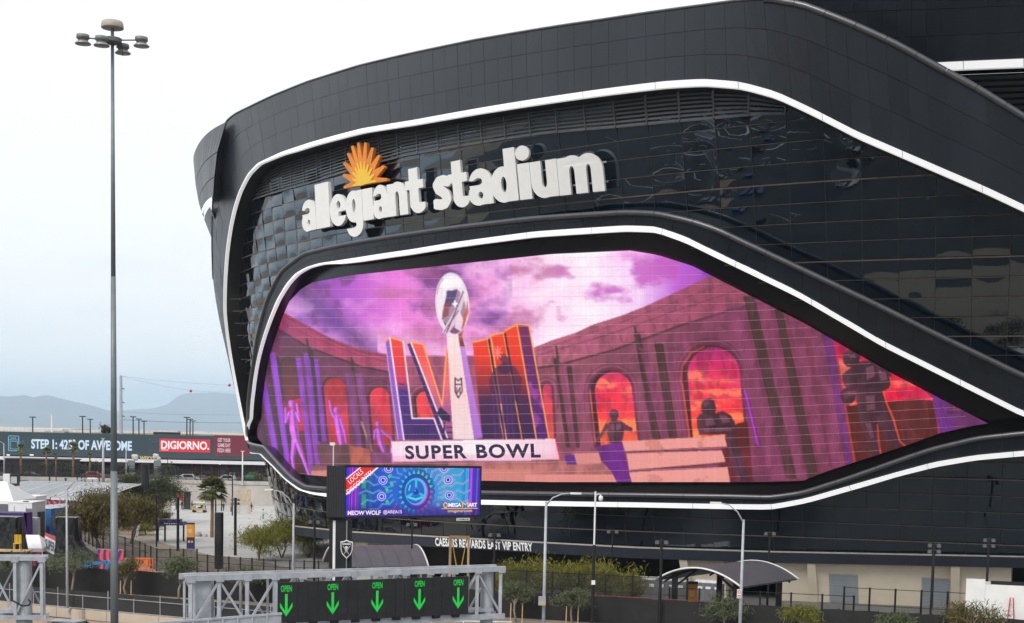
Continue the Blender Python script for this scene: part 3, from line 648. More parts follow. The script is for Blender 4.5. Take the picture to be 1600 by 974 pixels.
# statues
def fig(pts, col):
    for q in pts: P.cap(*q, col)
    for x0, y0, r0, x1, y1, r1 in pts:
        P.cap(x0 - .32 * r0, y0 - .2 * r0, r0 * .5, x1 - .32 * r1, y1 - .2 * r1, r1 * .5, tuple(min(255, c * 1.32 + 12) for c in col), .55); P.cap(x0 + .62 * r0, y0 + .1 * r0, r0 * .3, x1 + .62 * r1, y1 + .1 * r1, r1 * .3, tuple(c * .62 for c in col), .5)
VI = (184,100,214); BR = (86,56,68)
fig([(455,630,5,456,634,5),(457,643,4,459,672,7),(459,670,7,462,690,6),(460,690,5,457,716,3.5),(464,690,5,472,712,3.5),(457,716,3,460,744,2.5),(472,712,3,484,745,2.5),(463,646,3,468,658,2.5),(468,658,2.5,464,632,2.2),(452,646,3,447,660,2.2),(447,660,2.2,446,638,2)], VI); P.ell(446, 631, 4.5, 5.5, (128,52,84))
fig([(525,640,4,525,643,4),(526,652,5,530,676,5),(530,676,5,533,694,4),(522,652,2.5,517,642,2),(517,642,2,515,627,1.8),(532,656,2.5,538,674,2),(538,674,2,541,692,1.8)], VI)
fig([(590,662,4,590,665,4),(591,674,6,595,694,5),(595,694,5,600,706,4),(586,674,2.6,585,686,2),(597,674,3,610,684,2),(610,684,2,614,692,2)], (170,92,176))
ZB = lambda pts: [(860 + x_ / 2.5625, 380 + y_ / 2.5625) for x_, y_ in pts]; ZC = lambda pts: [(1180 + x_ / 3.248, 480 + y_ / 3.248) for x_, y_ in pts]
def bronze(Zf, shapes, lights, darks):
    for q in shapes: P.poly(Zf(q), hgrad([(Zf(q)[0][0] - 10, (112, 76, 86)), (Zf(q)[0][0] + 22, (74, 46, 58))]))
    for q in lights: P.poly(Zf(q), (158, 106, 128), .55)
    for q in darks: P.line(Zf(q), 1.8, (50, 30, 40), .8)
bronze(ZB, [[(232,720),(250,710),(285,712),(300,735),(292,770),(284,802),(238,802),(228,760)], [(236,690),(240,672),(255,664),(270,672),(274,692),(264,712),(246,712)], [(222,722),(236,730),(206,776),(188,796),(182,788),(204,756)], [(286,714),(304,728),(330,742),(326,756),(296,750)]], [[(240,728),(256,722),(258,750),(244,752)], [(262,726),(284,722),(284,744),(264,750)], [(244,676),(254,670),(256,684),(246,690)]], [[(258,722),(260,796)], [(240,692),(272,694)], [(240,754),(286,752)]])
bronze(ZB, [[(586,700),(600,682),(640,690),(690,672),(722,690),(746,735),(738,766),(600,768),(588,740)], [(604,672),(604,645),(616,626),(638,620),(656,632),(664,660),(658,690),(636,702),(614,694)], [(700,768),(738,780),(764,840),(792,940),(764,962),(724,880)], [(596,700),(612,706),(612,768),(596,768)]], [[(618,706),(650,700),(664,726),(622,734)], [(676,690),(706,690),(722,716),(690,722)], [(612,742),(720,738),(728,752),(616,758)], [(612,640),(632,630),(636,646),(614,656)]], [[(608,668),(656,672)], [(614,682),(652,684)], [(620,736),(732,732)], [(660,700),(664,738)], [(720,790),(748,880),(770,950)]])
bronze(ZC, [[(440,345),(470,318),(540,275),(600,268),(660,300),(692,345),(686,400),(650,430),(520,440),(450,400)], [(445,262),(452,232),(476,214),(512,216),(532,246),(528,288),(500,306),(466,304),(448,284)], [(430,450),(448,416),(500,398),(640,398),(688,384),(690,410),(600,436),(520,450),(470,470)], [(510,430),(645,425),(664,480),(674,540),(640,564),(530,572),(518,510)], [(522,560),(602,566),(628,640),(642,740),(590,752),(566,660)], [(608,560),(680,520),(712,610),(762,698),(706,714),(650,640)]], [[(560,310),(600,296),(606,350),(566,372)], [(626,320),(664,330),(670,370),(636,380)], [(560,452),(606,448),(610,520),(566,528)], [(480,244),(506,236),(510,258),(484,266)], [(560,590),(586,588),(604,660),(586,670)]], [[(452,262),(528,262)], [(460,278),(526,280)], [(520,404),(640,402)], [(612,300),(616,392)], [(530,492),(660,486)], [(612,566),(622,640)]])
P.ell(*ZC([(470, 452)])[0], 12, 13, (70, 44, 50)); P.ell(ZC([(462, 446)])[0][0], ZC([(462, 446)])[0][1], 5, 6, (112, 72, 84), .6); P.poly(ZC([(462,430),(510,424),(516,446),(480,452)]), (150, 98, 116), .6)
P.line([(1391,590),(1393,603),(1386,612)], 2.4, (220,90,60)); P.line([(1380,612),(1386,632),(1396,655),(1406,690),(1414,697)], 2.6, (230,92,54)); P.line([(1371,664),(1373,690),(1376,708)], 2.4, (220,84,50))
# steps and ground line
P.poly([(494,694),(545,696),(548,726),(500,728)], (104,72,74)); P.poly([(545,696),(578,702),(580,732),(548,730)], (186,110,92)); P.poly([(580,706),(612,708),(612,734),(580,732)], (134,80,120))
P.poly([(486,728),(548,730),(620,722),(880,720),(950,722),(965,760),(486,760)], vgrad([(720,(170,116,112)),(735,(206,140,132)),(760,(214,146,140))])); P.poly([(486,724),(552,728),(620,724),(700,722),(700,728),(486,736)], (92,64,66), .6)
PK = (232,166,160)
P.poly([(893,709),(936,707),(940,725),(900,728)], (216,150,146)); P.poly([(882,712),(897,710),(902,728),(886,728)], (112,56,150)); P.poly([(830,728),(958,724),(964,744),(830,744)], (196,132,128)); P.poly([(820,742),(964,742),(966,758),(820,758)], (222,152,148))
P.poly([(932,698),(972,690),(988,758),(966,758),(956,738),(940,720)], (118,48,142))
for a_ in ([(972,690),(1132,681),(1136,698),(977,706)], [(979,709),(1128,704),(1134,722),(983,735)], [(983,738),(1137,730),(1141,756),(988,758)]): P.poly(a_, PK)
P.line([(976,706),(1136,699)], 1.6, (110,66,66)); P.line([(982,736),(1138,724),(1138,729)], 2, (110,66,66))
P.mask((fbm(34, 5, 31) > .585) * (GY > 682) * (GX > 975) * (GX < 1140), (196,128,124), .5)
for k in range(13):
    f_ = k / 12; P.line([(840 + 290 * f_, 552 - 112 * f_ ** 1.15), (838 + 330 * f_, 575 - 98 * f_ ** 1.15)], 1.0, (120, 70, 92), .55); P.line([(438 + 165 * f_, 489 + 66 * f_ ** .7), (432 + 178 * f_, 511 + 70 * f_ ** .75)], 1.0, (128, 50, 84), .5)
for k in range(5): P.line([(905 + 52 * k, 563 - 19 * k), (908 + 52 * k, 588 - 19 * k)], 1.0, (104, 64, 84), .5)
P.mask(np.clip((GX - 1180) / 260, 0, 1) * (GX < 1300), (96, 52, 66), .30)
# weathering of the stone on the walls
dk = (CV.sum(-1) < 470); P.mask(np.clip((tex - .42) * 4, 0, 1) * dk, (62, 36, 46), .24); P.mask(np.clip((fbm(5, 3, 17, .18) - .5) * 4, 0, 1) * dk, (204, 120, 156), .12); P.mask(np.clip((tex2 - .52) * 4, 0, 1) * dk, (186, 96, 150), .22)
# numerals
OR = (250,176,104); WH = (250,232,238)
redpur = vgrad([(520,(232,88,72)),(560,(224,70,76)),(596,(200,70,110)),(612,(96,52,140)),(686,(76,44,110))])
P.poly([(601.5,534),(609,528),(632,687),(621,687)], (150,104,196))
P.poly([(609,528),(630,534),(644,653),(678,653),(690,687),(630,687)], redpur); P.line([(602,534),(609,527),(630,534)], 2.2, OR); P.line([(609,528),(631,687)], 2.4, WH); P.line([(630,534),(644,654),(678,654),(690,687)], 2.4, WH); P.line([(602,535),(622,687)], 1.4, (226,180,220))
for k in range(6): P.line([(625 + k, 600 + 10 * k), (636 + k, 604 + 10 * k)], 1.4, (58,34,92))
for k in range(5): P.line([(648 + 5 * k, 668), (649 + 5 * k, 682)], 2, (56,34,90))
P.line([(644,667),(672,667)], 2, (56,34,90))
P.poly([(636,537),(642,535),(700,687),(692,687)], (72,46,108)); P.poly([(642,535),(661,538),(690,630),(697,546),(700,546),(712,687),(700,687)], vgrad([(535,(240,96,84)),(600,(232,120,132)),(640,(178,100,150)),(687,(150,84,130))]))
P.line([(642,535),(661,538),(691,634),(698,545)], 2.4, OR); P.line([(642,535),(700,687)], 2.4, WH); P.line([(636,537),(642,535)], 2, OR)
P.poly([(682,646),(688,636),(704,650),(703,660),(690,656)], (52,34,76)); P.line([(694,660),(694,686),(705,686)], 2.4, (52,34,76)); P.line([(698,668),(706,668)], 2, (52,34,76)); P.line([(698,676),(706,676)], 2, (52,34,76))
b3 = vgrad([(505,(232,84,50)),(560,(220,70,50)),(600,(150,54,66)),(625,(84,42,84)),(686,(66,34,84))])
for a_ in ([(738.5,535),(762,530),(787,686),(754,686)], [(765,525),(787,520),(816,686),(790,686)], [(789,517),(808,507),(838,686),(820,686)]): P.poly(a_, b3)
P.poly([(808,507),(826.5,509),(857.5,685),(838,686)], vgrad([(507,(128,52,100)),(600,(104,44,112)),(686,(92,40,120))]))
P.mask(np.clip((fbm(26, 5, 44) - .55) * 10, 0, 1) * P.pm([(808,507),(826.5,509),(857.5,685),(838,686)]), (190,100,180), .6)
for l in ([(738.5,535),(762,530)], [(765,525),(787,520)], [(789,517),(808,507),(826.5,509),(857.5,685)], [(762,530),(787,686)], [(787,521),(816,686)], [(808,507),(838,686)], [(767,526),(791,686)]): P.line(l, 2.2, OR)
for l in ([(764,531),(788.5,686)], [(789,522),(818,686)]): P.line(l, 3, (50,28,60))
P.poly([(764,594),(772,576),(788,566),(804,572),(816,592),(814,612),(800,634),(790,640),(776,622),(766,610)], (74,40,84), .6); P.ell(789, 576, 11, 8, (64,36,80), .6); P.poly([(780,560),(788,552),(800,566),(789,574)], (84,44,90), .7)
for k in range(8):
    t = k * math.pi / 4; P.line([(777.5, 551), (777.5 + 6.5 * math.cos(t), 551 + 9.5 * math.sin(t))], 2.4, (246,140,130))
for k in range(5): P.line([(770 + k * 7, 618 - 5 * (k % 3)), (774 + k * 7, 684)], 3, (96,56,124), .7)
# trophy
P.poly([(698,522),(716,522),(741,687),(708,687)], vgrad([(520,(250,230,234)),(600,(246,216,212)),(687,(240,220,222))])); P.poly([(716,524),(720,520),(726,541),(754,683),(741,687)], vgrad([(520,(120,62,56)),(541,(130,70,60)),(543,(204,150,222)),(687,(176,124,206))])); P.poly([(696,505),(728,505),(719,527),(699,526)], (240,224,230)); P.poly([(716,510),(726,506),(720,534),(716,526)], (178,96,88))
P.ell(706.6, 475, 26.5, 49, (238,226,236), 1, -.06); P.ell(709, 486, 19, 36, (134,92,130), 1, -.06); P.ell(706, 470, 24, 40, (248,238,244), .35, -.06)
for a_, c_ in (([(690,520),(714,478),(722,450),(725,470),(716,500),(700,522)], (236,214,228)), ([(692,480),(700,452),(716,446),(712,466),(704,480)], (92,72,116)), ([(690,500),(694,478),(704,470),(700,494)], (150,84,90)), ([(716,506),(728,486),(730,468),(732,488),(724,514)], (196,110,84)), ([(710,512),(718,486),(724,500),(720,518)], (244,226,238)), ([(690,494),(688,470),(694,452),(698,460)], (250,240,246))): P.poly(a_, c_, .9)
P.line([(698,520),(724,456)], 1.6, (90,64,84)); P.line([(694,519),(716,486)], 1.4, (110,80,100)); P.ell(711, 475, 5, 1.6, (255,255,255)); P.ell(711, 475, 1.6, 6, (255,255,255)); P.ell(705, 443, 17, 11, (252,248,250), .9, -.1)
P.line([(683,460),(686,446),(692,436)], 1.4, (190,160,180)); P.line([(711,591),(711,612),(716,622),(722,612),(721,591),(716,595),(711,591)], 1.8, (70,44,80)); P.line([(712,601),(721,601)], 1.6, (70,44,80)); P.line([(714,606),(714,615),(719,606),(719,615)], 1.4, (70,44,80))
# plaque
P.poly([(611,690),(868,686),(874,718),(615,721)], hgrad([(611,(246,224,236)),(740,(250,240,244)),(860,(246,214,226)),(874,(236,190,210))])); P.line([(868,686),(875,718)], 2, (220,60,90)); P.poly([(613,712),(873,709),(874,718),(615,721)], (238,190,208), .6)
# faint module pattern of the display
gn = np.random.default_rng(2); CV *= (1 + gn.normal(0, .012, (1, PWD, 1)) + gn.normal(0, .008, (PHT, 1, 1)) + gn.normal(0, .02, CV.shape))
CV = np.clip(CV, 0, 255); CV = 255 * (CV / 255) ** 1.13; _g = CV.mean(-1, keepdims=True); CV = np.clip(_g + (CV - _g) * 1.14, 0, 255)
sx = np.array([400,400.5,405,409.7,427,444,450,471,488.5,547.6,780,860,985,1028,1082.4,1160,1260,1321.6,1395.5,1543]); sy = np.array([672,650,620,597,537.6,488,473.6,451,441.6,430.5,406,397.5,391.7,398.7,416,456,507,543,584.7,661.6])
bx_ = np.array([400,402,434,464,508,600,860,1180,1254,1291,1334,1414,1469,1525,1543]); by_ = np.array([680,685,716,741,744.5,748,753.5,753.4,751.6,737,723,697,677,664.5,662.2])
NXs, NYs = 900, 230
ux = 400 + 1143 * (np.linspace(0, 1, NXs) ** 1.08)
yt, yb = np.interp(ux, sx, sy), np.interp(ux, bx_, by_)
DS = .35
fr = np.linspace(0, 1, NYs)[:, None]; px_, py_ = np.broadcast_to(ux, (NYs, NXs)), yt[None] + (yb - yt)[None] * fr
# coarse solve, then interpolate the wall coordinates
ci, cj = np.linspace(0, NXs - 1, 120).astype(int), np.linspace(0, NYs - 1, 40).astype(int)
q = INV(px_[np.ix_(cj, ci)].ravel(), py_[np.ix_(cj, ci)].ravel(), DS).reshape(40, 120, 2)
def up2(a): 
    t = np.stack([np.interp(np.arange(NXs), ci, r) for r in a]); return np.stack([np.interp(np.arange(NYs), cj, t[:, k]) for k in range(NXs)], 1)
ws, wz = up2(q[..., 0]), up2(q[..., 1]); V = SP(ws.ravel(), wz.ravel(), DS) - WLOC[ST.name]
pp = proj(V + WLOC[ST.name])
fxp, fyp = np.clip(pp[:, 0] - X0 - .5, 0, PWD - 1.01), np.clip(pp[:, 1] - Y0 - .5, 0, PHT - 1.01); ix, iy = fxp.astype(int), fyp.astype(int); ax, ay = (fxp - ix)[:, None], (fyp - iy)[:, None]
colr = CV[iy, ix] * (1-ax) * (1-ay) + CV[iy, np.minimum(ix+1, PWD-1)] * ax * (1-ay) + CV[np.minimum(iy+1, PHT-1), ix] * (1-ax) * ay + CV[np.minimum(iy+1, PHT-1), np.minimum(ix+1, PWD-1)] * ax * ay
def grid_mesh(name, V, nx, ny, colors):
    me = bpy.data.meshes.new(name); me.vertices.add(len(V)); me.vertices.foreach_set('co', np.asarray(V, np.float32).ravel())
    i = np.arange((ny - 1) * (nx - 1)); r, c = i // (nx - 1), i % (nx - 1); a = r * nx + c
    idx = np.stack([a, a + nx, a + nx + 1, a + 1], -1).ravel().astype(np.int32); n = len(i)
    me.loops.add(n * 4); me.loops.foreach_set('vertex_index', idx); me.polygons.add(n); me.polygons.foreach_set('loop_start', np.arange(0, n * 4, 4, dtype=np.int32)); me.polygons.foreach_set('loop_total', np.full(n, 4, np.int32))
    me.update(calc_edges=True); at_ = me.color_attributes.new('picture', 'FLOAT_COLOR', 'POINT')
    rgba = np.ones((len(V), 4), np.float32); rgba[:, :3] = lin(colors) / 2 ** EXPO; at_.data.foreach_set('color', rgba.ravel()); return me
M_led = mat('led_picture', (0, 0, 0), rough=.5, attr='picture')
me = grid_mesh('video_wall', V, NXs, NYs, colr); me.materials.append(M_led)
VW = link('video_wall', me, ST); VW['label'] = 'giant video wall showing a trophy, numerals LVIII and a pink sunset arcade'
# lettering on the plaque and support cables over the face
def px_map(tl, tr, bl, br, d):
    g = plane_map((*bl, 0), (*br, 0), (*tl, 0), (*tr, 0))
    def h(u, t):
        p = g(u, t); q = INV(p[:, 0], p[:, 1], d); return SP(q[:, 0], q[:, 1], d)
    return h
text_on('plaque_lettering', 'SUPER', led('plaque_ink', (44, 26, 66)), VW, px_map((632, 696.5), (728, 694.9), (634, 718), (730, 716.9), DS + .03), .035, 1.15); text_on('plaque_lettering', 'BOWL', led('plaque_ink', (44, 26, 66)), VW, px_map((743, 694.7), (844, 693), (745, 716.6), (845, 715.5), DS + .03), .035, 1.15)
cb = MB()
for k in range(24):
    x_ = np.linspace(402, 1542, 70); cen = 404 + k * 15.2; y_ = cen + ((x_ - 800) / 700) ** 2 * (6 if k < 6 else 12) * np.where(x_ < 800, -.9, -1.5) + (x_ - 800) * -.012
    ok = (y_ > np.interp(x_, sx, sy) + 1) & (y_ < np.interp(x_, bx_, by_) - 1)
    if ok.sum() < 3: continue
    q = INV(x_[ok], y_[ok], DS + .12); cb.strip(SP(q[:, 0], q[:, 1] - .010, DS + .12), SP(q[:, 0], q[:, 1] + .010, DS + .12))
cb.build('support_cable', mat('cable_steel', (.62, .56, .50), rough=.4), VW)['kind'] = 'stuff'

# ------------------------------------------------------------------ raised letters and sunburst on the glass
def glyph(ch):
    h = .01407; gx, gy = np.meshgrid(np.arange(-.10137, 1.75, h), np.arange(-.55241, 1.62, h))
    box = lambda x0, y0, x1, y1: np.maximum(np.maximum(x0 - gx, gx - x1), np.maximum(y0 - gy, gy - y1))
    el = lambda cx, cy, rx, ry: (np.hypot((gx - cx) / rx, (gy - cy) / ry) - 1) * min(rx, ry)
    U = lambda *a: np.minimum.reduce(a); I = lambda *a: np.maximum.reduce(a); C = lambda a, b: np.maximum(a, -b)
    yab = lambda v: v - gy; ybl = lambda v: gy - v
    def arch_(x): return C(U(box(x, 0, x + .36, .98), box(x + .52, 0, x + .88, .6), I(el(x + .46, .58, .42, .44), yab(.5))), U(box(x + .36, -1, x + .52, .58), I(el(x + .44, .58, .08, .16), yab(.5))))
    if ch == 'l': return gx, gy, box(0, 0, .36, 1.45)
    if ch == 'i': return gx, gy, box(0, 0, .36, .98)
    if ch == 'j': return gx, gy, U(box(0, 0, .36, .98), el(.18, 1.26, .21, .2))
    if ch == 'n': return gx, gy, arch_(0)
    if ch == 'm': return gx, gy, U(arch_(0), C(U(box(.52, 0, .88, .6), box(1.02, 0, 1.38, .6), I(el(.95, .58, .43, .44), yab(.5))), U(box(.88, -1, 1.02, .58), I(el(.95, .58, .07, .16), yab(.5)))))
    if ch == 'u': return gx, gy, C(U(box(.52, 0, .88, .98), box(0, .4, .36, .98), I(el(.42, .42, .42, .44), ybl(.5))), U(box(.36, .4, .52, 2), I(el(.44, .42, .08, .16), ybl(.5))))
    if ch == 'a':
        b_ = U(box(.48, 0, .84, .66), I(el(.44, .62, .40, .40), yab(.5)), el(.34, .3, .34, .32))
        return gx, gy, C(b_, U(el(.42, .27, .085, .10), I(U(el(.36, .66, .16, .10), box(-.2, .56, .34, .70)), box(-.2, .5, .5, .78))))
    if ch == 'e':
        return gx, gy, C(el(.43, .48, .43, .51), U(el(.46, .64, .10, .13), I(box(.44, .28, 1.2, .43), box(.3, .2, 1.2, .45))))
    if ch == 'd': return gx, gy, C(U(el(.40, .48, .40, .50), box(.48, 0, .84, 1.45)), el(.42, .48, .085, .22))
    if ch == 'g': return gx, gy, C(U(el(.40, .50, .40, .50), box(.48, -.1, .84, .98), I(el(.42, -.08, .42, .38), ybl(-.02))), U(el(.42, .52, .085, .22), I(el(.30, -.08, .22, .09), ybl(.02)), box(-.2, -.17, .34, .0)))
    if ch == 't':
        return gx, gy, U(I(box(.14, .2, .50, 1.34), gx * .35 + .0 - (gy - 1.02) * -.0 - 10), C(box(.14, .2, .50, 1.36), I(box(-.1, 1.1, .6, 2), (gx - .5) * .5 + 1.36 - gy)), box(-.02, .72, .70, .98), I(el(.46, .30, .32, .31), U(box(.1, -.1, .74, .3))))
    if ch == 's':
        pts = [(.58, .80), (.44, .84), (.28, .82), (.19, .72), (.24, .60), (.38, .52), (.50, .42), (.53, .28), (.44, .17), (.28, .145), (.12, .18)]
        d = 9 + 0 * gx
        for (x0, y0), (x1, y1) in zip(pts[:-1], pts[1:]):
            dx, dy = x1 - x0, y1 - y0; t = np.clip(((gx - x0) * dx + (gy - y0) * dy) / (dx*dx + dy*dy), 0, 1); d = np.minimum(d, np.hypot(gx - x0 - t*dx, gy - y0 - t*dy) - .155)
        return gx, gy, I(d, box(.02, -.05, .72, 1.1))
def contours(gx, gy, f):
    f = f + 1.7e-5; f = np.where(f == 0, 1e-6, f); ny, nx = f.shape; seg = {}
    def ip(i0, j0, i1, j1):
        a, b = f[i0, j0], f[i1, j1]; t = a / (a - b); return (round(float(gx[i0, j0] + (gx[i1, j1] - gx[i0, j0]) * t), 6), round(float(gy[i0, j0] + (gy[i1, j1] - gy[i0, j0]) * t), 6))
    for i in range(ny - 1):
        for j in range(nx - 1):
            k = (f[i, j] < 0) | (f[i, j+1] < 0) << 1 | (f[i+1, j+1] < 0) << 2 | (f[i+1, j] < 0) << 3
            if k in (0, 15): continue
            e = {0: lambda: ip(i, j, i, j+1), 1: lambda: ip(i, j+1, i+1, j+1), 2: lambda: ip(i+1, j, i+1, j+1), 3: lambda: ip(i, j, i+1, j)}
            for a, b in {1: [(3, 0)], 2: [(0, 1)], 3: [(3, 1)], 4: [(1, 2)], 5: [(3, 2), (1, 0)], 6: [(0, 2)], 7: [(3, 2)], 8: [(2, 3)], 9: [(2, 0)], 10: [(0, 3), (2, 1)], 11: [(2, 1)], 12: [(1, 3)], 13: [(1, 0)], 14: [(0, 3)]}[int(k)]:
                seg[e[a]()] = e[b]()
    loops = []
    while seg:
        s0_, cur = seg.popitem(); lp = [s0_]
        while cur != s0_ and cur in seg: lp.append(cur); cur = seg.pop(cur)
        if len(lp) > 8:
            keep = [lp[0]]
            for k in range(1, len(lp) - 1):
                a, b, c = np.array(keep[-1]), np.array(lp[k]), np.array(lp[k+1])
                if abs(np.cross(b - a, c - a)) > .00012 or np.hypot(*(b - a)) > .25: keep.append(lp[k])
            loops.append(keep + [lp[-1]])
    return loops
def solid(loops, depth):
    c = bpy.data.curves.new('g', 'CURVE'); c.dimensions = '2D'; c.fill_mode = 'BOTH'; c.extrude = depth / 2
    for lp in loops:
        s_ = c.splines.new('POLY'); s_.points.add(len(lp) - 1)
        for p_, (a, b) in zip(s_.points, lp): p_.co = (a, b, 0, 1)
        s_.use_cyclic_u = True
    return _curve_mesh(c)
import warnings; warnings.simplefilter('ignore')
SG = thing('stadium_name_sign', 'white raised letters reading allegiant stadium with orange sunburst on the glass', 'sign', tuple(SP(45, 33)))
zb_ = INV([485, 940], [362, 300.5], 1.0)[:, 1]; zx_ = INV([478, 935], [316, 240], 1.0)[:, 1]
BASEZ = float(zb_.mean()); XH = float((zx_ - zb_).mean())
print('sign base/xh', zb_, zx_)
LET = [('a',473.7,495.7),('l',496.3,506.8),('l',507,517.5),('e',517.8,544),('g',542.8,568.6),('i',569.2,585.2),('a',584.9,608.2),('n',608,639),('t',637,666.6),('s',679,708.3),('t',704,735),('a',734.3,771.7),('d',769.3,810.4),('j',811,833),('u',832,873.5),('m',874,944)]
M_let = mat('letter_white', (.86, .855, .83), rough=.5, var=.03)
gcache = {}; LN = 0
for ch, xa, xb in LET:
    if ch not in gcache: gcache[ch] = solid(contours(*glyph(ch)), 1.0)
    v, f = gcache[ch]
    midy = np.interp([xa, xb], [485, 700, 940], [340, 312, 272]); q = INV([xa, xb], midy, 1.2); sa, sb = q[0, 0], q[1, 0]
    lo, hi = v[:, 0].min(), v[:, 0].max()
    bz = np.interp((xa + xb) / 2, [485, 940], zb_); xh = np.interp((xa + xb) / 2, [485, 940], zx_ - zb_)
    s_ = sa + (v[:, 0] - lo) / (hi - lo) * (sb - sa); z_ = bz + v[:, 1] * xh; d_ = 1.2 + v[:, 2] * .38 + .006 * (LN % 3); LN += 1
    m = MB(); m.add(SP(s_, z_, d_), f); m.build('letter', M_let, SG)
# sunburst
TIPS = [(537,293),(536,273.5),(537,254.5),(543.5,239.5),(550,228),(559.7,223),(571,223),(582,231),(592.5,243),(600,260),(605,280.5)]
def burst(k, n_sub, d, thick, m, name, vr):
    c = np.array((567.0, 287.5)); T = [c + (np.array(t_) - c) * k for t_ in TIPS]; pts = []
    for i, t_ in enumerate(T):
        u = (t_ - c) / np.linalg.norm(t_ - c); pr_ = np.array((-u[1], u[0])); w_ = 2.0 * k
        pts += [t_ - pr_ * w_, t_ + pr_ * w_]
        if i < len(T) - 1: mid = (T[i] + T[i + 1]) / 2; pts.append(c + (mid - c) * vr)
    pts = pts + [c + (3 * k, 1)] + [c + (-3 * k, 2.5)]
    pts = np.array(pts); q = INV(pts[:, 0], pts[:, 1], d); n_ = len(pts); F_, B_ = SP(q[:, 0], q[:, 1], d), SP(q[:, 0], q[:, 1], d - thick)
    b = MB(); b.add(list(F_) + list(B_), [tuple(range(n_)), tuple(range(2 * n_ - 1, n_ - 1, -1))] + [(i, i + n_, (i + 1) % n_ + n_, (i + 1) % n_) for i in range(n_)]); return b.build(name, m, SG)
burst(1.0, 0, 1.3, .4, mat('sunburst_orange', (.80, .26, .03), rough=.5, var=.18, scale=.35), 'sunburst', .60)
burst(.54, 0, 1.36, .05, mat('sunburst_yellow', (.90, .56, .05), rough=.5, var=.05), 'sunburst_core', .62)
# frames that carry the letters
fm = MB()
for sa, sb in ((INV(480, 340, .6)[0, 0], INV(665, 315, .6)[0, 0]), (INV(680, 312, .6)[0, 0], INV(950, 270, .6)[0, 0])):
    for k in (.25, .75): u = np.linspace(sa, sb, 12); fm.strip(SP(u, BASEZ + XH * k - .08, .75), SP(u, BASEZ + XH * k + .08, .75))
fm.build('mounting_rail', M_galv, SG)
tag_ = None
def fascia_map(x0, x1, ylo, yhi, d):
    q = INV([x0, x1], [np.interp(x0, fx, fy) + 8, np.interp(x1, fx, fy) + 8], d)
    def h(u, t):
        s_ = q[0, 0] + (q[1, 0] - q[0, 0]) * u; return SP(s_, np.interp(-s_, -fs, fz) + ylo + (yhi - ylo) * t, d)
    return h
VS = thing('entry_sign', 'small white letters spelling CAESARS REWARDS EAST VIP ENTRY on the dark fascia', 'sign', tuple(SP(40, 4)))
text_on('lettering', 'CAESARS REWARDS EAST VIP ENTRY', M_wtext, VS, fascia_map(680, 832, -.95, -.05, .33), .035, 1.05)

# ------------------------------------------------------------------ far side: display building, retaining wall, city
YB = 360.0
def bz(y, x=200): return pt(x, y, YB)[2]
DB = thing('display_building', 'long low building carrying a wide teal advertising display above a white awning', 'building', (-110, YB, 4.4))
xl, xr = -190.0, -38.0; zt, zb2 = pt(190, 679.5, YB)[2], pt(190, 714, YB)[2]
one('wall', mat('dark_grey_wall', (.045, .047, .05), rough=.7), lambda b: b.box(((xl + xr) / 2, YB + 12, 9.4), (xr - xl, 23, 10.0)), DB)
one('display_frame', mat('display_frame', (.05, .06, .065), rough=.6), lambda b: b.box(((xl + xr) / 2, YB - .1, (zt + zb2) / 2), (xr - xl, .8, zt - zb2 + .35)), DB)
scr = one('display', led('display_teal', (38, 62, 70)), lambda b: b.quad((xl + .3, YB - .52, zb2), (xr - .3, YB - .52, zb2), (xr - .3, YB - .52, zt), (xl + .3, YB - .52, zt)), DB)
scr['label'] = 'teal display with STEP 1: 425 OF AWESOME and a red DIGIORNO logo'
def dmap(x0, x1, y0, y1, d=.56):
    a, b_ = pt(x0, y1, YB), pt(x1, y0, YB); xm = (y0 + y1) / 2
    z1, z0 = pt((x0 + x1) / 2, y0, YB)[2], pt((x0 + x1) / 2, y1, YB)[2]
    return plane_map((a[0], YB - d, z0), (b_[0], YB - d, z0), (a[0], YB - d, z1), (b_[0], YB - d, z1))
L_ice = led('ice_text', (206, 226, 246)); L_ice2 = led('ice_blue', (120, 180, 206)); L_wh = led('led_white', (246, 244, 246))
text_on('lettering', 'STEP 1: 425\u00b0 OF AWESOME', L_ice, scr, dmap(50, 207, 687, 703), .035)
def rect_on(name, x0, x1, y0, y1, m, par, d=.55):
    g = dmap(x0, x1, y0, y1, d); P_ = g(np.array([0, 1, 1, 0]), np.array([0, 0, 1, 1])); b = MB(); b.quad(*P_); return b.build(name, m, par)
rect_on('logo_panel', 250, 329, 686.5, 706.5, led('logo_red', (226, 24, 48)), scr)
text_on('logo_lettering', 'DIGIORNO.', L_wh, scr, dmap(252.5, 327.5, 689.5, 702.5, .58), .03); rect_on('logo_underline', 253, 264, 702.8, 703.6, L_wh, scr, .58)
rect_on('side_panel', 335, 391, 681, 712.5, led('side_maroon', (112, 30, 48)), scr)
for k, t_ in enumerate(('GET YOUR', 'GAME DAY', 'PIZZA HERE')): text_on('side_lettering', t_, led('side_pink', (224, 190, 200)), scr, dmap(341 - .5 * (k == 2), 361, 685 + 8 * k, 691 + 8 * k, .58), .03)
def oven(b):
    for x0, x1, y0, y1 in ((14.2, 15.2, 682, 705), (30, 31, 682, 705), (14.2, 31, 704, 705), (15, 30, 681, 682), (15, 30, 687.2, 688), (17, 28.5, 689.5, 690.2), (17, 17.7, 690, 701.5), (28, 28.6, 690, 701.5), (17, 28.5, 701.3, 702), (18, 20, 684, 685.6), (21, 23, 684, 685.6), (24, 26, 684, 685.6)):
        b.quad(*dmap(x0, x1, y0, y1, .56)(np.array([0, 1, 1, 0]), np.array([0, 0, 1, 1])))
one('oven_icon', L_ice2, oven, scr)
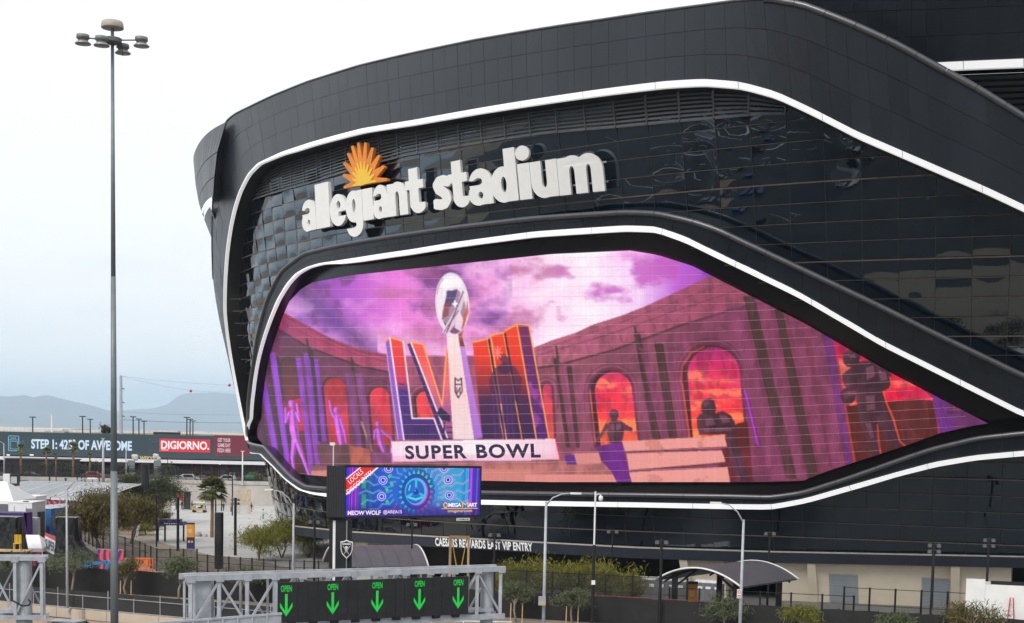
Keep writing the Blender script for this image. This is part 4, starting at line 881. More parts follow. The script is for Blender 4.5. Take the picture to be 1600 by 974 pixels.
for k in range(34):
    x0, y0 = random.choice([(random.uniform(232, 250), random.uniform(684, 712)), (random.uniform(250, 334), random.uniform(708, 712.5)), (random.uniform(296, 334), random.uniform(681, 685)), (random.uniform(31, 42), random.uniform(688, 700))])
    if k == 0: ck = MB()
    ck.quad(*dmap(x0, x0 + random.uniform(.8, 1.8), y0, y0 + random.uniform(.5, 1.1), .55)(np.array([0, 1, 1, .2]), np.array([0, .3, 1, .7])))
ck.build('sparkle', led('sparkle_teal', (70, 140, 160)), scr)['kind'] = 'stuff'
aw = pt(200, 719.5, YB)[2]
one('awning', mat('awning_white', (.8, .79, .82), rough=.5, var=.04), lambda b: b.box(((xl + xr) / 2, YB - 2.2, aw), (xr - xl + 1, 4.6, .75)), DB)
one('storefront', mat('storefront_dark', (.02, .02, .022), rough=.15), lambda b: b.box(((xl + xr) / 2, YB + .3, 6.1), (xr - xl - 1, .3, 3.3)), DB)
for k in range(22):
    xx = xl + 4 + k * 6.7
    def bay(b, xx=xx):
        b.box((xx, YB - .05, 6.0), (.14, .3, 3.1)); b.box((xx + 4.2, YB - .05, 6.0), (.14, .3, 3.1)); b.box((xx + 2.1, YB - .05, 7.2), (4.2, .26, .16)); b.box((xx + 2.1, YB - .05, 5.3), (4.2, .22, .08))
    one('window_frame', M_red, bay, DB)
    if k % 3 == 1: one('pier', mat('pier_grey', (.10, .11, .12), rough=.7), lambda b, xx=xx: b.box((xx + 5.5, YB - .2, 6.1), (1.7, .7, 3.3)), DB)
for k in range(9):
    one('ceiling_lamp', mat('warm_lamp', (.8, .7, .5), emit=(.9, .6, .25)), lambda b, k=k: b.box((xl + 24 + k * 15.3, YB - .4, 7.35), (.5, .3, .12)), DB)
for x0, x1 in ((12, 17), (48, 54)):
    rect_on('wall_sign', x0, x1, 710, 712.2, M_white, DB, .75)
# dark vehicle shed left of it
g0 = gp(60, 748, 4.4)
SH = thing('black_screen_shed', 'long black flat shed standing below the oven icon of the display', 'shed', (g0[0], 340, 4.4))
a_, b_ = pt(8, 722, 335), pt(113, 722, 335)
one('wall', M_blk, lambda b: b.box(((a_[0] + b_[0]) / 2, 338, 6.3), (b_[0] - a_[0], 6, 3.8)), SH); one('roof_edge', mat('shed_trim', (.09, .09, .095), rough=.6), lambda b: b.box(((a_[0] + b_[0]) / 2, 337.9, 8.3), (b_[0] - a_[0] + .5, 6.6, .25)), SH)

# WSKY gateway: two figures of pipework and letters between
WS = thing('gateway_sign', 'small gold WSKY lettering held between two grey sculpted posts under the display', 'sign', tuple(pt(228, 748, 330)))
text_on('lettering', 'WSKY', mat('gold_letters', (.62, .48, .22), rough=.5), WS, plane_map(pt(218, 720, 329.6), pt(239, 721, 329.6), pt(218, 712.5, 329.6), pt(239, 713.5, 329.6)), .04)
def blobs(b):
    for cx_, s_ in ((211, 1), (245, -1)):
        for k in range(7): c = pt(cx_ + random.uniform(-3.5, 3.5), 714 + random.uniform(-2.5, 3.5), 330); b.lathe(c, [(.05, -.45), (.42, -.25), (.5, 0), (.4, .3), (.05, .45)], 7)
one('emblem', mat('bone_white', (.6, .56, .5), rough=.6), blobs, WS)
def wposts(cx_):
    def f(b):
        for k in range(4): dx = (k - 1.5) * 2.2; p = pt(cx_ + dx, 717 + abs(k - 1.5) * 5, 330); q = p.copy(); q[2] = 4.4; b.tube([q, p], .22, 6)
        b.box(pt(cx_, 727, 329.8), (1.6, .5, 2.2))
    return f
for cx_ in (205, 246): one('post', M_pole, wposts(cx_), WS)
BC = pt(227, 800, 236)
def bigcol(b):
    zt_ = pt(227, 725, 236)[2]; b.lathe((BC[0], 236, 0), [(.85, 0), (.85, .4), (.66, .45), (.64, zt_ - .4), (.74, zt_ - .35), (.74, zt_)], 18)
tag(one('round_black_pylon', M_blk, bigcol), 'thick tall black round pylon in front of the green trees by the plaza', 'pylon')

# retaining wall with parapet
RW = thing('retaining_wall', 'pale concrete retaining wall with parapet across the far side of the plaza', 'wall', (-80, 307, 0))
one('wall_face', mat('shotcrete', (.46, .43, .40), rough=.9, var=.12, scale=.35, bump=.02), lambda b: b.box((-100, 306.9, 2.2), (230, .8, 4.4)), RW)
for k in range(38):
    one('parapet_block', M_conc, lambda b, k=k: b.box((-212 + k * 6.05, 306.75, 4.75), (6.0, 1.0, .75)), RW)
def street_fence(b):
    for k in range(64): b.box((-213 + k * 3.6, 308.2, 6.3), (.09, .09, 2.6))
    for z_ in (5.2, 7.5): b.box((-99, 308.2, z_), (228, .05, .06))
FS = thing('street_fence', 'thin black railing on top of the pale retaining wall', 'fence', (-99, 308.2, 4.4)); 
for k in range(64): one('post', M_blk, lambda b, k=k: b.box((-213 + k * 3.6, 308.2, 6.3), (.17, .17, 3.2)), FS)
one('rail', M_blk, lambda b: [b.box((-99, 308.2, z_), (228, .07, .10)) for z_ in (5.3, 7.8)] and None, FS)
M_mesh = bpy.data.materials.new('fence_mesh'); M_mesh.use_nodes = True
_n, _k = M_mesh.node_tree.nodes, M_mesh.node_tree.links; _b = _n['Principled BSDF']; _b.inputs['Base Color'].default_value = (.015, .015, .016, 1); _b.inputs['Roughness'].default_value = .7
_t = _n.new('ShaderNodeTexCoord'); _v = _n.new('ShaderNodeTexChecker'); _v.inputs['Scale'].default_value = 12; _k.new(_t.outputs['Object'], _v.inputs['Vector']); _mr = _n.new('ShaderNodeMapRange'); _mr.inputs['To Min'].default_value = .30; _mr.inputs['To Max'].default_value = .70
_k.new(_v.outputs['Fac'], _mr.inputs['Value']); _k.new(_mr.outputs[0], _b.inputs['Alpha'])
one('mesh', M_mesh, lambda b: b.quad((-213, 308.25, 4.6), (15, 308.25, 4.6), (15, 308.25, 7.5), (-213, 308.25, 7.5)), FS)

# far city: low roofs, poles, tower with wires
def house(px, py, wd, ht, Y, col, lab):
    p = pt(px, py, Y); z0 = 0; T_ = thing('far_building', lab, 'building', (p[0], Y, 0), 'low buildings beyond the display')
    m = mat('far_wall_%d_%d_%d' % tuple(int(c * 99) for c in col), col, rough=.8)
    one('wall', m, lambda b: b.box((p[0], Y, p[2] / 2), (wd, wd * .6, p[2])), T_)
    one('roof', mat('far_roof', (.6, .58, .55), rough=.8), lambda b: b.box((p[0], Y, p[2] + ht / 2), (wd * 1.04, wd * .64, ht)), T_)
for a in ((10, 676, 34, 1, 520, (.52, .33, .18), 'brown low roof far left above the display'), (40, 672.5, 46, 1.2, 620, (.7, .66, .62), 'long white roofed warehouse above the first word of the display'), (74, 674, 14, 1, 560, (.16, .2, .3), 'small dark blue shed behind the display beside a white mast'), (112, 675.5, 36, .8, 600, (.75, .76, .78), 'white sloped roof building left of the tall mast'), (150, 675.5, 22, .8, 640, (.5, .5, .52), 'grey box building just left of the tall mast'), (206, 677, 26, .7, 560, (.72, .7, .68), 'pale flat building right of the steel line tower'), (243, 677.5, 7, .6, 480, (.55, .42, .26), 'small tan rooftop cabin above the red logo'), (261, 675.5, 8, .6, 480, (.03, .03, .035), 'small black rooftop cabin above the red logo'), (330, 679, 60, .8, 700, (.66, .64, .6), 'long pale roofs beyond the right end of the display')): house(*a)
def town(b):
    r = np.random.default_rng(5)
    for k in range(420):
        Y = r.uniform(900, 6000); x = r.uniform(-200, 700); X = (x - 800) / FPX * Y; s_ = r.uniform(6, 22) * (Y / 2500) ** .5; h = r.uniform(3, 9); b.box((X, Y, h / 2), (s_ * 2, s_, h))
o = one('distant_town', mat('town_pale', (.5, .47, .44), rough=.9, var=.5, scale=.01), town); o['kind'] = 'stuff'; o['label'] = 'pale specks of the distant town below the mountains'; 
def light_post(px, ytop, Y, lab, heads=2, base=4.4):
    p = pt(px, ytop, Y); T_ = thing('car_park_light', lab, 'street light', (p[0], Y, base), 'light posts beyond the display')
    one('pole', M_blk, lambda b: b.tube([(p[0], Y, base), p], [.22, .16], 6), T_); one('lamp_head', M_blk, lambda b: b.box(p, (1.7, .5, .25)), T_)
    one('speaker_box', M_blk, lambda b: b.box(p - (0, 0, 5.2), (.5, .5, .7)), T_)
for k, (x, y, Y) in enumerate(((51, 652, 395), (129, 651, 395), (141, 655.5, 430), (208, 651.5, 395), (217, 655, 415), (225, 658.5, 435), (292, 652.5, 395), (297, 655.5, 415), (301.5, 658, 435))):
    light_post(x, y, Y, ['black light post above the first word on the display', 'taller black light post of the pair left of the tall mast', 'shorter black light post just left of the tall mast', 'tallest of the three black light posts beside the steel tower', 'middle of the three black light posts beside the steel tower', 'shortest of the three black light posts beside the steel tower', 'tallest of three black light posts above the red logo', 'middle of three black light posts above the red logo', 'shortest of three black light posts above the red logo'][k])
TW = thing('line_tower', 'tall slim steel power line tower just right of the light mast', 'pylon', tuple(pt(188, 690, 470)))
tp = pt(189, 587, 470); one('pole', M_galv, lambda b: b.tube([(tp[0], 470, 0), tp], [.7, .4], 10), TW)
for k in range(3): one('insulator', M_blk, lambda b, k=k: b.beam(tp - (0, 0, 4 + 4.5 * k), tp + np.array((1.2, 0, -4.4 - 4.5 * k)), .25), TW)
tag(one('white_mast', M_white, lambda b: b.tube([(pt(81, 690, 470)[0], 470, 0), pt(81, 648, 470)], [.45, .3], 8)), 'thin white mast left of the tall light mast, above the display', 'mast')
def wire(pts_, Y, lab, r=.022):
    P3 = [pt(x, y, Y) for x, y in pts_]; q = lerp_poly(np.array(P3), 30) if False else np.array(P3)
    t = np.linspace(0, len(q) - 1, 24); q = np.stack([np.interp(t, range(len(q)), q[:, k]) for k in range(3)], -1)
    tag(one('power_line', M_blk, lambda b: b.tube(q, r, 4)), lab, 'wire', 'wires from the steel tower')
wire([(190, 588), (225, 597), (262, 605), (298, 610.5), (340, 613), (420, 612)], 470, 'sagging upper wire carrying the lower red marker ball')
wire([(190, 588), (240, 594), (300, 599), (358, 602), (420, 602)], 480, 'sagging topmost wire carrying the upper red marker ball')
wire([(190, 643.5), (250, 647), (300, 648.3), (420, 649)], 470, 'middle wire running right from the steel tower over the hills')
wire([(190, 656), (250, 659), (300, 660.5), (420, 661.5)], 470, 'lowest wire running right from the steel tower', .05)
for (x, y, Y), lab in (((298, 611, 470), 'red marker ball on the wire left of the stadium'), ((358.5, 602, 480), 'red marker ball hard against the black stadium edge')):
    tag(one('marker_ball', mat('marker_red', (.72, .03, .03), rough=.5), lambda b: b.lathe(pt(x, y, Y), [(.05, -.5), (.36, -.36), (.5, 0), (.36, .36), (.05, .5)], 10), smooth=True), lab, 'marker ball', 'red balls on the power lines')

# ------------------------------------------------------------------ trees and plants
def leaf_mat(name, c):
    if name in MATS: return MATS[name]
    m = bpy.data.materials.new(name); m.use_nodes = True; n, k = m.node_tree.nodes, m.node_tree.links; b = n['Principled BSDF']
    b.inputs['Roughness'].default_value = .55; b.inputs['Specular IOR Level'].default_value = .25
    g = n.new('ShaderNodeNewGeometry'); r = n.new('ShaderNodeValToRGB'); k.new(g.outputs['Random Per Island'], r.inputs[0])
    r.color_ramp.elements[0].color = (*[q * .55 for q in c], 1); r.color_ramp.elements[1].color = (*[min(1, q * 1.5) for q in c], 1); k.new(r.outputs[0], b.inputs['Base Color'])
    tr = n.new('ShaderNodeBsdfTranslucent'); k.new(r.outputs[0], tr.inputs[0]); ms = n.new('ShaderNodeMixShader'); ms.inputs[0].default_value = .3
    k.new(b.outputs[0], ms.inputs[1]); k.new(tr.outputs[0], ms.inputs[2]); k.new(ms.outputs[0], n['Material Output'].inputs[0]); MATS[name] = m; return m
M_bark = mat('bark', (.16, .12, .09), rough=.9, var=.3, scale=4); M_bark2 = mat('pale_bark', (.30, .24, .18), rough=.9, var=.3, scale=4)
LEAF = {'verde': leaf_mat('palo_verde_leaf', (.20, .20, .04)), 'mesq': leaf_mat('mesquite_leaf', (.135, .115, .045)), 'green': leaf_mat('dark_green_leaf', (.075, .085, .045)), 'olive': leaf_mat('grey_green_leaf', (.12, .145, .08)), 'palm': leaf_mat('palm_leaf', (.15, .165, .06)), 'bright': leaf_mat('bright_leaf', (.19, .20, .05))}
def tree(kind, base, H_, RX, RZ, lab, group=None, nclump=26, nleaf=90, ls=.11, trunks=1, fine=False, name='tree', stakes=0, bark=None, zc=None, seed=None, openness=.5):
    r = np.random.default_rng(seed if seed is not None else abs(hash((round(float(base[0]), 2), kind))) % 9999); base = np.array(base, float); zc = zc or H_ - RZ
    T_ = thing(name, lab, 'tree', tuple(base), group); tips = []; tr = MB()
    for t in range(trunks):
        a0 = r.uniform(0, 6.28); lean = (.10 if trunks == 1 else .34) * r.uniform(.6, 1.2); top = base + np.array((math.cos(a0) * lean * zc, math.sin(a0) * lean * zc, zc * r.uniform(.72, .9)))
        mid = (base + top) / 2 + r.normal(0, .05 * H_, 3) * (1, 1, 0); r0 = .022 * H_ / trunks ** .35 + .03
        tr.tube([base + r.normal(0, .02, 3) * (1, 1, 0), mid, top], [r0, r0 * .8, r0 * .6], 6)
        nb = max(4, nclump // (2 * trunks))
        for k in range(nb):
            th, ph = r.uniform(0, 6.28), r.uniform(-.35, 1.25); R_ = r.uniform(.5, .95)
            tip = base + np.array((math.cos(th) * math.cos(ph) * RX * R_, math.sin(th) * math.cos(ph) * RX * R_, zc + math.sin(ph) * RZ * R_ * .9))
            k1 = (top + tip) / 2 + r.normal(0, .06 * RX, 3) + (0, 0, .08 * RZ); st = mid + (top - mid) * r.uniform(.3, 1)
            tr.tube([st, k1, tip], [r0 * .42, r0 * .26, r0 * .08], 5, False); tips += [tip, (k1 + tip) / 2]
    tr.build('trunk', bark or M_bark, T_, smooth=True)
    cen = list(tips)
    while len(cen) < nclump:
        v = r.normal(0, 1, 3); v /= np.linalg.norm(v); v = v * r.uniform(.35, 1) ** .5 * (RX, RX, RZ) * (1 + r.normal(0, .10)); cen.append(base + (0, 0, zc) + v)
    cen = np.array(cen[:max(nclump, len(tips))]); n = len(cen) * nleaf; ci_ = np.repeat(np.arange(len(cen)), nleaf)
    spr = np.array((RX, RX, RZ)) * .26 * (r.uniform(.5, 1.2, (len(cen), 1)))
    pos = cen[ci_] + r.normal(0, 1, (n, 3)) * spr[ci_] * (1, 1, .8)
    pos[:, 2] = np.maximum(pos[:, 2], base[2] + .25 * (1 if name == 'shrub' else 3) * .3)
    d = r.normal(0, 1, (n, 3)); 
    if kind in ('verde', 'mesq'): d[:, 2] = np.abs(d[:, 2]) + .4
    if kind in ('olive', 'green'): d[:, 2] -= .6
    d /= np.linalg.norm(d, axis=1, keepdims=True); e_ = np.cross(d, r.normal(0, 1, (n, 3))); e_ /= np.linalg.norm(e_, axis=1, keepdims=True) + 1e-9
    L_ = ls * r.uniform(.6, 1.5, (n, 1)) * (1.7 if fine else 1.15); W_ = ls * r.uniform(.6, 1.2, (n, 1)) * (.30 if fine else .55)
    V = np.stack([pos - d * L_, pos + e_ * W_, pos + d * L_, pos - e_ * W_], 1).reshape(-1, 3) - base
    me = bpy.data.meshes.new('crown'); me.vertices.add(len(V)); me.vertices.foreach_set('co', V.astype(np.float32).ravel()); me.loops.add(n * 4); me.loops.foreach_set('vertex_index', np.arange(n * 4, dtype=np.int32)); me.polygons.add(n); me.polygons.foreach_set('loop_start', np.arange(0, n * 4, 4, dtype=np.int32)); me.polygons.foreach_set('loop_total', np.full(n, 4, np.int32)); me.update(calc_edges=True)
    me.materials.append(LEAF[kind]); link('crown', me, T_)
    for k in range(stakes):
        s_ = base + np.array(((.45, -.55)[k], -.2, 0)); one('stake', M_wood, lambda b: b.tube([s_, s_ + (.03, 0, 1.7)], .05, 6), T_)
    return T_
def on_line(x, X0_=-50.6, Y0_=139.0, sl_=-.313, off=0.0):        # ground point of the pavement strip in front of the fence, at photo column x
    Y = Y0_
    for _ in range(20):
        y_ = 690; X = pt(x, y_ + 250, Y)[0]; Y = Y0_ + (X - X0_) * sl_ + off
    return np.array((X, Y, 0.0))
# young trees on the kerb side of the black fabric fence
for x, hh, rx, rz, kind, st, lab in ((28, 3.9, 1.5, 1.2, 'olive', 0, 'young grey green tree behind the truss at the left edge'), (112, 4.3, 2.4, 1.2, 'olive', 0, 'wide young olive green tree just left of the tall light mast'), (198, 3.9, 1.4, 1.1, 'mesq', 2, 'thin sparse staked tree just right of the tall light mast'), (279, 4.4, 2.0, 1.35, 'olive', 0, 'round olive green tree above the left end of the lane sign truss'), (378, 3.6, 2.0, 1.1, 'olive', 0, 'olive green tree half hidden by the lane sign truss'), (808, 3.6, 1.5, 1.15, 'olive', 2, 'staked young tree right of the lane sign, left of the street lamp'), (895, 3.3, 1.5, 1.1, 'olive', 2, 'staked young tree between street lamp and camera pole'), (1132, 3.3, 1.7, 1.25, 'olive', 0, 'drooping young tree round the right street lamp'), (1252, 3.0, 1.5, 1.1, 'bright', 0, 'bright yellow green bushy tree right of the shade canopy'), (1402, 3.0, 1.5, 1.15, 'olive', 0, 'grey green bushy tree below the first roller doors'), (1522, 3.8, 2.3, 1.6, 'mesq', 0, 'loose twiggy tree in front of the white trailer')):
    bp = on_line(x, off=-1.3); tree(kind, bp, hh, rx, rz, lab, 'young trees along the black fence', 30, 75, .12, 1 if x != 1522 else 3, name='street_tree', stakes=st, bark=M_bark2, seed=int(x), fine=True)
# yellow green palo verdes on the plaza
for x, y, hh, rx, rz, lab in ((405, 876, 4.6, 3.0, 2.1, 'yellow green desert tree left of the small lamp pole, plaza edge'), (440, 872, 5.4, 3.2, 2.3, 'yellow green desert tree at the thin lamp pole behind the truss'), (482, 872, 4.8, 2.7, 2.1, 'yellow green desert tree left of the black billboard column')):
    tree('verde', gp(x, y), hh, rx, rz, lab, 'yellow green desert trees', 46, 130, .13, 3, True, 'desert_tree', seed=x)
for x, hh, rx, rz, lab in ((792, 4.1, 2.6, 2.0, 'yellow green desert tree under the word VIP, leftmost of its row'), (832, 4.4, 2.5, 2.0, 'yellow green desert tree right beside the left street lamp'), (872, 4.6, 2.6, 2.1, 'yellow green desert tree between street lamp and black camera pole'), (925, 4.7, 2.8, 2.2, 'yellow green desert tree behind the black camera pole'), (975, 4.0, 2.3, 1.9, 'yellow green desert tree beside the grey toilet cabins, rightmost of its row')):
    tree('verde', np.array([*pt(x, 900, 134.5 - (x - 790) * .024)[:2], 0]), hh, rx, rz, lab, 'yellow green desert trees', 46, 120, .13, 3, True, 'desert_tree', seed=x)
for x, y, hh, rx, rz, kind, lab, Y in ((124, 0, 6.4, 2.8, 2.3, 'mesq', 'brown green spreading tree left of the tall light mast', 178), (160, 0, 8.4, 4.0, 3.4, 'mesq', 'large brown green spreading tree behind the tall light mast', 180), (205, 0, 7.0, 4.0, 3.0, 'mesq', 'brown green spreading tree just right of the tall light mast', 196), (246, 0, 8.6, 4.2, 3.7, 'green', 'dark green feathery tree right of the thick black pylon', 240), (212, 0, 8.4, 3.0, 3.0, 'green', 'dark green feathery tree left of the thick black pylon', 246)):
    tree(kind, np.array([*pt(x, 830, Y)[:2], 0]), hh, rx, rz, lab, 'spreading trees beside the plaza', 70, 130, .17, 2, True, 'spreading_tree', seed=int(x))
for k, (x, Y) in enumerate(((205, 232), (214, 226), (222, 224), (236, 238), (250, 242), (258, 244), (244, 226), (228, 214))):
    tree('bright' if k % 2 else 'mesq', np.array([*pt(x, 830, Y)[:2], .1]), 1.6, 1.5, .8, ['low olive shrub in the planting bed, leftmost', 'low yellow shrub left of the pylon foot', 'low olive shrub at the pylon foot', 'low yellow shrub right of the pylon foot', 'low olive shrub near the curved planter wall end', 'low yellow shrub at the far end of the planter wall', 'low olive shrub mid planting bed', 'low yellow shrub nearest in the planting bed'][k], 'low shrubs in the planting bed', 18, 60, .14, 3, True, 'shrub', seed=k + 90)
def palm(base, H_, r_crown, lab, nf=34, group='palm trees', name='palm_tree'):
    base = np.array(base, float); T_ = thing(name, lab, 'palm tree', tuple(base), group); r = np.random.default_rng(int(abs(base[0]) * 10))
    rt = .024 * H_ + .05
    zs = np.linspace(0, H_, 12); one('trunk', mat('palm_trunk', (.22, .125, .065), rough=.9, var=.35, scale=6), lambda b: b.tube([base + (.01 * z, 0, z) for z in zs], [rt * (1.25 - .35 * z / H_) * (1 + .06 * (i % 2)) for i, z in enumerate(zs)], 9), T_)
    V = []; Fc = []; top = base + (.01 * H_, 0, H_)
    for k in range(nf):
        th = r.uniform(0, 6.28); el_ = r.uniform(-.75, 1.35); L_ = r_crown * r.uniform(.75, 1.05); d = np.array((math.cos(th) * math.cos(el_), math.sin(th) * math.cos(el_), math.sin(el_)))
        hub = top + d * L_ * .45 - (0, 0, .05 * L_); side = np.cross(d, (0, 0, 1.0)); side /= np.linalg.norm(side) + 1e-6; upn = np.cross(side, d)
        i0 = len(V); V += [top - side * .03, top + side * .03, hub + side * .03, hub - side * .03]; Fc.append((i0, i0+1, i0+2, i0+3))
        for q in range(13):
            a = -1.25 + 2.5 * q / 12; dd = d * math.cos(a) + side * math.sin(a); Lb = L_ * .62 * (1 - .22 * abs(a)); tip = hub + dd * Lb - np.array((0, 0, .22 * Lb)) + upn * .05 * r.normal(); pr = np.cross(dd, upn) * .055 * L_; mdp = hub + dd * Lb * .5
            i0 = len(V); V += [hub, mdp + pr, tip, mdp - pr]; Fc.append((i0, i0+1, i0+2, i0+3))
    b = MB(); b.add(V, Fc); b.build('fronds', LEAF['palm'], T_); return T_
pb = gp(331, 840); palm(pb, 7.2, 2.7, 'fan palm with a brown trunk in the middle of the plaza', 70)
for k, (x, yt, rr) in enumerate(((32, 701, 1.6), (72, 705, 1.5), (114, 699, 1.8), (87, 712, .9), (140, 712, .9))):
    p = pt(x, yt, 322); palm((p[0], 322, 4.4), p[2] - 4.4, rr, ['small palm in front of the oven icon on the display', 'small palm below the first word on the display', 'taller small palm below the degree sign on the display', 'tiny palm between the first two small palms', 'tiny palm just left of the grey pole by the mast'][k], 26, 'small palms in front of the display')
pq = pt(165, 671, 420); tree('green', (pq[0], 420, 4.4), pq[2] - 4.4 + 1.2, 1.5, 1.8, 'small round dark tree standing over the display roof', None, 14, 70, .3, 1, False, 'roof_line_tree', seed=3)
for k, (x, w_) in enumerate(((70, 2.6), (95, 2.4), (122, 2.6), (150, 2.4), (186, 2.6), (262, 2.0), (398, 2.2))):
    p = pt(x, 738, 326); tree('green' if k != 6 else 'bright', (p[0], 326, 4.4), 3.6 if k < 6 else 2.2, w_, 1.4, ['dark hedge tree left of the taller small palm', 'dark hedge tree under the first digit', 'dark hedge tree right of the taller small palm', 'dark hedge tree below the grey pole', 'dark hedge tree right of the tall mast under the awning', 'dark hedge tree right of the gateway posts', 'bright low shrub beside the stadium foot, at the far street'][k], 'small trees along the far street', 18, 60, .2, 1, False, 'hedge_tree', seed=k + 40)

# ------------------------------------------------------------------ planting bed and plaza edge
bed = [gp(x, y)[:2] for x, y in ((150, 822), (150, 800), (200, 792), (266, 791), (262, 802), (238, 826), (225, 838), (180, 835))]
b = MB(); b.add([(p[0], p[1], .05) for p in bed], [tuple(range(len(bed)))]); struct(b.build('planting_bed', mat('bed_soil', (.27, .20, .13), rough=.95, var=.4, scale=.5, bump=.03)))
pw = [gp(x, y) for x, y in ((214, 838), (216, 829), (224, 821), (238, 812), (253, 805), (266, 801.5))]
PWL = thing('planter_wall', 'low curved concrete planter wall at the left edge of the plaza', 'wall', tuple(pw[0]))
for k in range(5):
    p, q = pw[k], pw[k + 1]; one('wall_section', M_conc, lambda b: b.beam(p + (0, 0, .5), q + (0, 0, .5), .45, 1.0), PWL)
kerb = [gp(x, y) for x, y in ((80, 838), (72, 825), (70, 815), (76, 808), (90, 803))]
KB = thing('kerb', 'pale curved kerb round the small grass patch in the left yard', 'kerb', tuple(kerb[0]))
for k in range(4): p, q = kerb[k], kerb[k+1]; one('kerb_stone', M_conc, lambda b: b.beam(p + (0, 0, .09), q + (0, 0, .09), .35, .18), KB)

# ------------------------------------------------------------------ fences
def fab(name, c): return mat(name, c, rough=.6, var=.25, scale=.6, bump=.05, bscale=.7)
F1 = thing('black_fabric_fence', 'long black fabric covered fence running along the foot of the stadium grounds', 'fence', (0, 125, 0))
fl = lambda X: np.array((X, 140.5 - .313 * (X + 50.6), 0.0)); M_fab = fab('black_fabric', (.008, .0075, .008))
for k in range(38):
    a, c_ = fl(-57 + k * 3), fl(-57 + k * 3 + 3); n_ = 7; b = MB(); A = []; Bq = []
    for i in range(n_):
        p = a + (c_ - a) * i / (n_ - 1); w_ = .05 * math.sin(i * 2.1 + k * 1.7) * (0 < i < n_ - 1); A.append(p + (0, w_, .05)); Bq.append(p + (0, -w_ * .6, 2.35 + .03 * math.sin(k + i)))
    b.strip(A, Bq); b.build('fabric_panel', M_fab, F1, smooth=True)
    one('post', M_blk, lambda b: b.tube([a + (0, .12, 0), a + (0, .12, 2.45)], .04, 6), F1)
one('top_rail', mat('rail_red', (.18, .04, .04), rough=.6), lambda b: b.beam(fl(6) + (0, .05, 2.42), fl(20) + (0, .05, 2.42), .06), F1)
# nearer chain link fence with grey mesh on a tan kerb wall
wl = lambda t: np.array((-33.4, 117.0, 0.0)) + t * np.array((.905, -.425, 0))
F2 = thing('chain_link_fence', 'low galvanised chain link fence with dark grey mesh above the tan wall', 'fence', tuple(wl(0)))
for k in range(-5, 10):
    a, c_ = wl(k * 2.7), wl(k * 2.7 + 2.7); b = MB(); b.quad(a + (0, .1, .85), c_ + (0, .1, .85), c_ + (0, .1, 2.35), a + (0, .1, 2.35)); b.build('mesh_panel', fab('grey_fabric', (.022, .022, .023)), F2)
    one('post', M_galv, lambda b: b.tube([a + (0, .05, .7), a + (0, .05, 2.05 if k % 2 else 2.5)], .035, 6), F2)
    one('rail', M_galv, lambda b: b.beam(a + (0, .02, 1.95), c_ + (0, .02, 1.95), .05), F2); one('bottom_rail', M_galv, lambda b: b.beam(a + (0, .02, .88), c_ + (0, .02, .88), .05), F2)
TWL = thing('tan_wall', 'low tan concrete wall under the chain link fence, bottom left', 'wall', tuple(wl(0)))
for k in range(-6, 5): a, c_ = wl(k * 5.4 + .02), wl(k * 5.4 + 5.38); one('wall_section', M_tan, lambda b: b.beam(a + (0, 0, .4), c_ + (0, 0, .4), .35, .8), TWL)
lp = wl(-3.0) + (0, -.25, 0)
one('pillar', M_tan, lambda b: b.lathe(lp, [(.62, 0), (.62, .78), (.55, .8)], 14), TWL)
gr = [wl(-20) + (-1, -1, 0), wl(10) + (0, -.2, 0), wl(14) + (-2, -8, 0), wl(-20) + (-3, -14, 0)]; sheet('gravel_verge', [p[:2] for p in gr], .012, M_grav)
# plaza fence: black posts with mesh
def post_fence(pts_, n, h, lab, group, mesh=True):
    P3 = np.array(pts_); L = np.concatenate([[0], np.cumsum(np.linalg.norm(np.diff(P3, axis=0), axis=1))]); t = np.linspace(0, L[-1], n); Q = np.stack([np.interp(t, L, P3[:, k]) for k in range(3)], -1)
    T_ = thing('mesh_fence', lab, 'fence', tuple(Q[0]), group)
    for i, p in enumerate(Q):
        one('post', M_blk, lambda b: b.box(p + (0, 0, h / 2), (.14, .14, h)), T_)
        if i < n - 1:
            q = Q[i + 1]; one('rail', M_blk, lambda b: [b.beam(p + (0, 0, z_), q + (0, 0, z_), .05) for z_ in (.3, h * .62, h - .1)] and None, T_)['kind'] = 'stuff'
            if mesh: one('mesh', M_mesh, lambda b: b.quad(p + (0, .03, .1), q + (0, .03, .1), q + (0, .03, h - .1), p + (0, .03, h - .1)), T_)
    return T_
post_fence([gp(122, 842), gp(152, 858), gp(215, 878), gp(245, 893)], 15, 2.6, 'black post and mesh fence running from the left yard toward the plaza', 'black mesh fences')
post_fence([gp(245, 893), gp(308, 894)], 4, 2.6, 'short black mesh fence section below the navy stall', 'black mesh fences')
post_fence([gp(308, 896), gp(352, 900), gp(430, 906), gp(520, 908)], 12, 2.2, 'black mesh fence in front of the palm plaza', 'black mesh fences')
post_fence([np.array((-1.0, 127.6, 0)), np.array((15.2, 122.2, 0))], 8, 4.1, 'tall black mesh fence in front of the yellow green trees', 'black mesh fences')
post_fence([np.array((13.6, 121.6, 0)), np.array((28.5, 117.6, 0))], 7, 3.4, 'lower black railing in front of the toilet cabins', 'black mesh fences', False)
post_fence([np.array((28.0, 119.0, 0)), np.array((46, 113.8, 0))], 10, 4.0, 'black steel railing in front of the cream wall and roller doors', 'black mesh fences', False)
post_fence([gp(118, 800), gp(60, 792)], 12, 2.6, 'dark slatted fence behind the white container', 'black mesh fences')

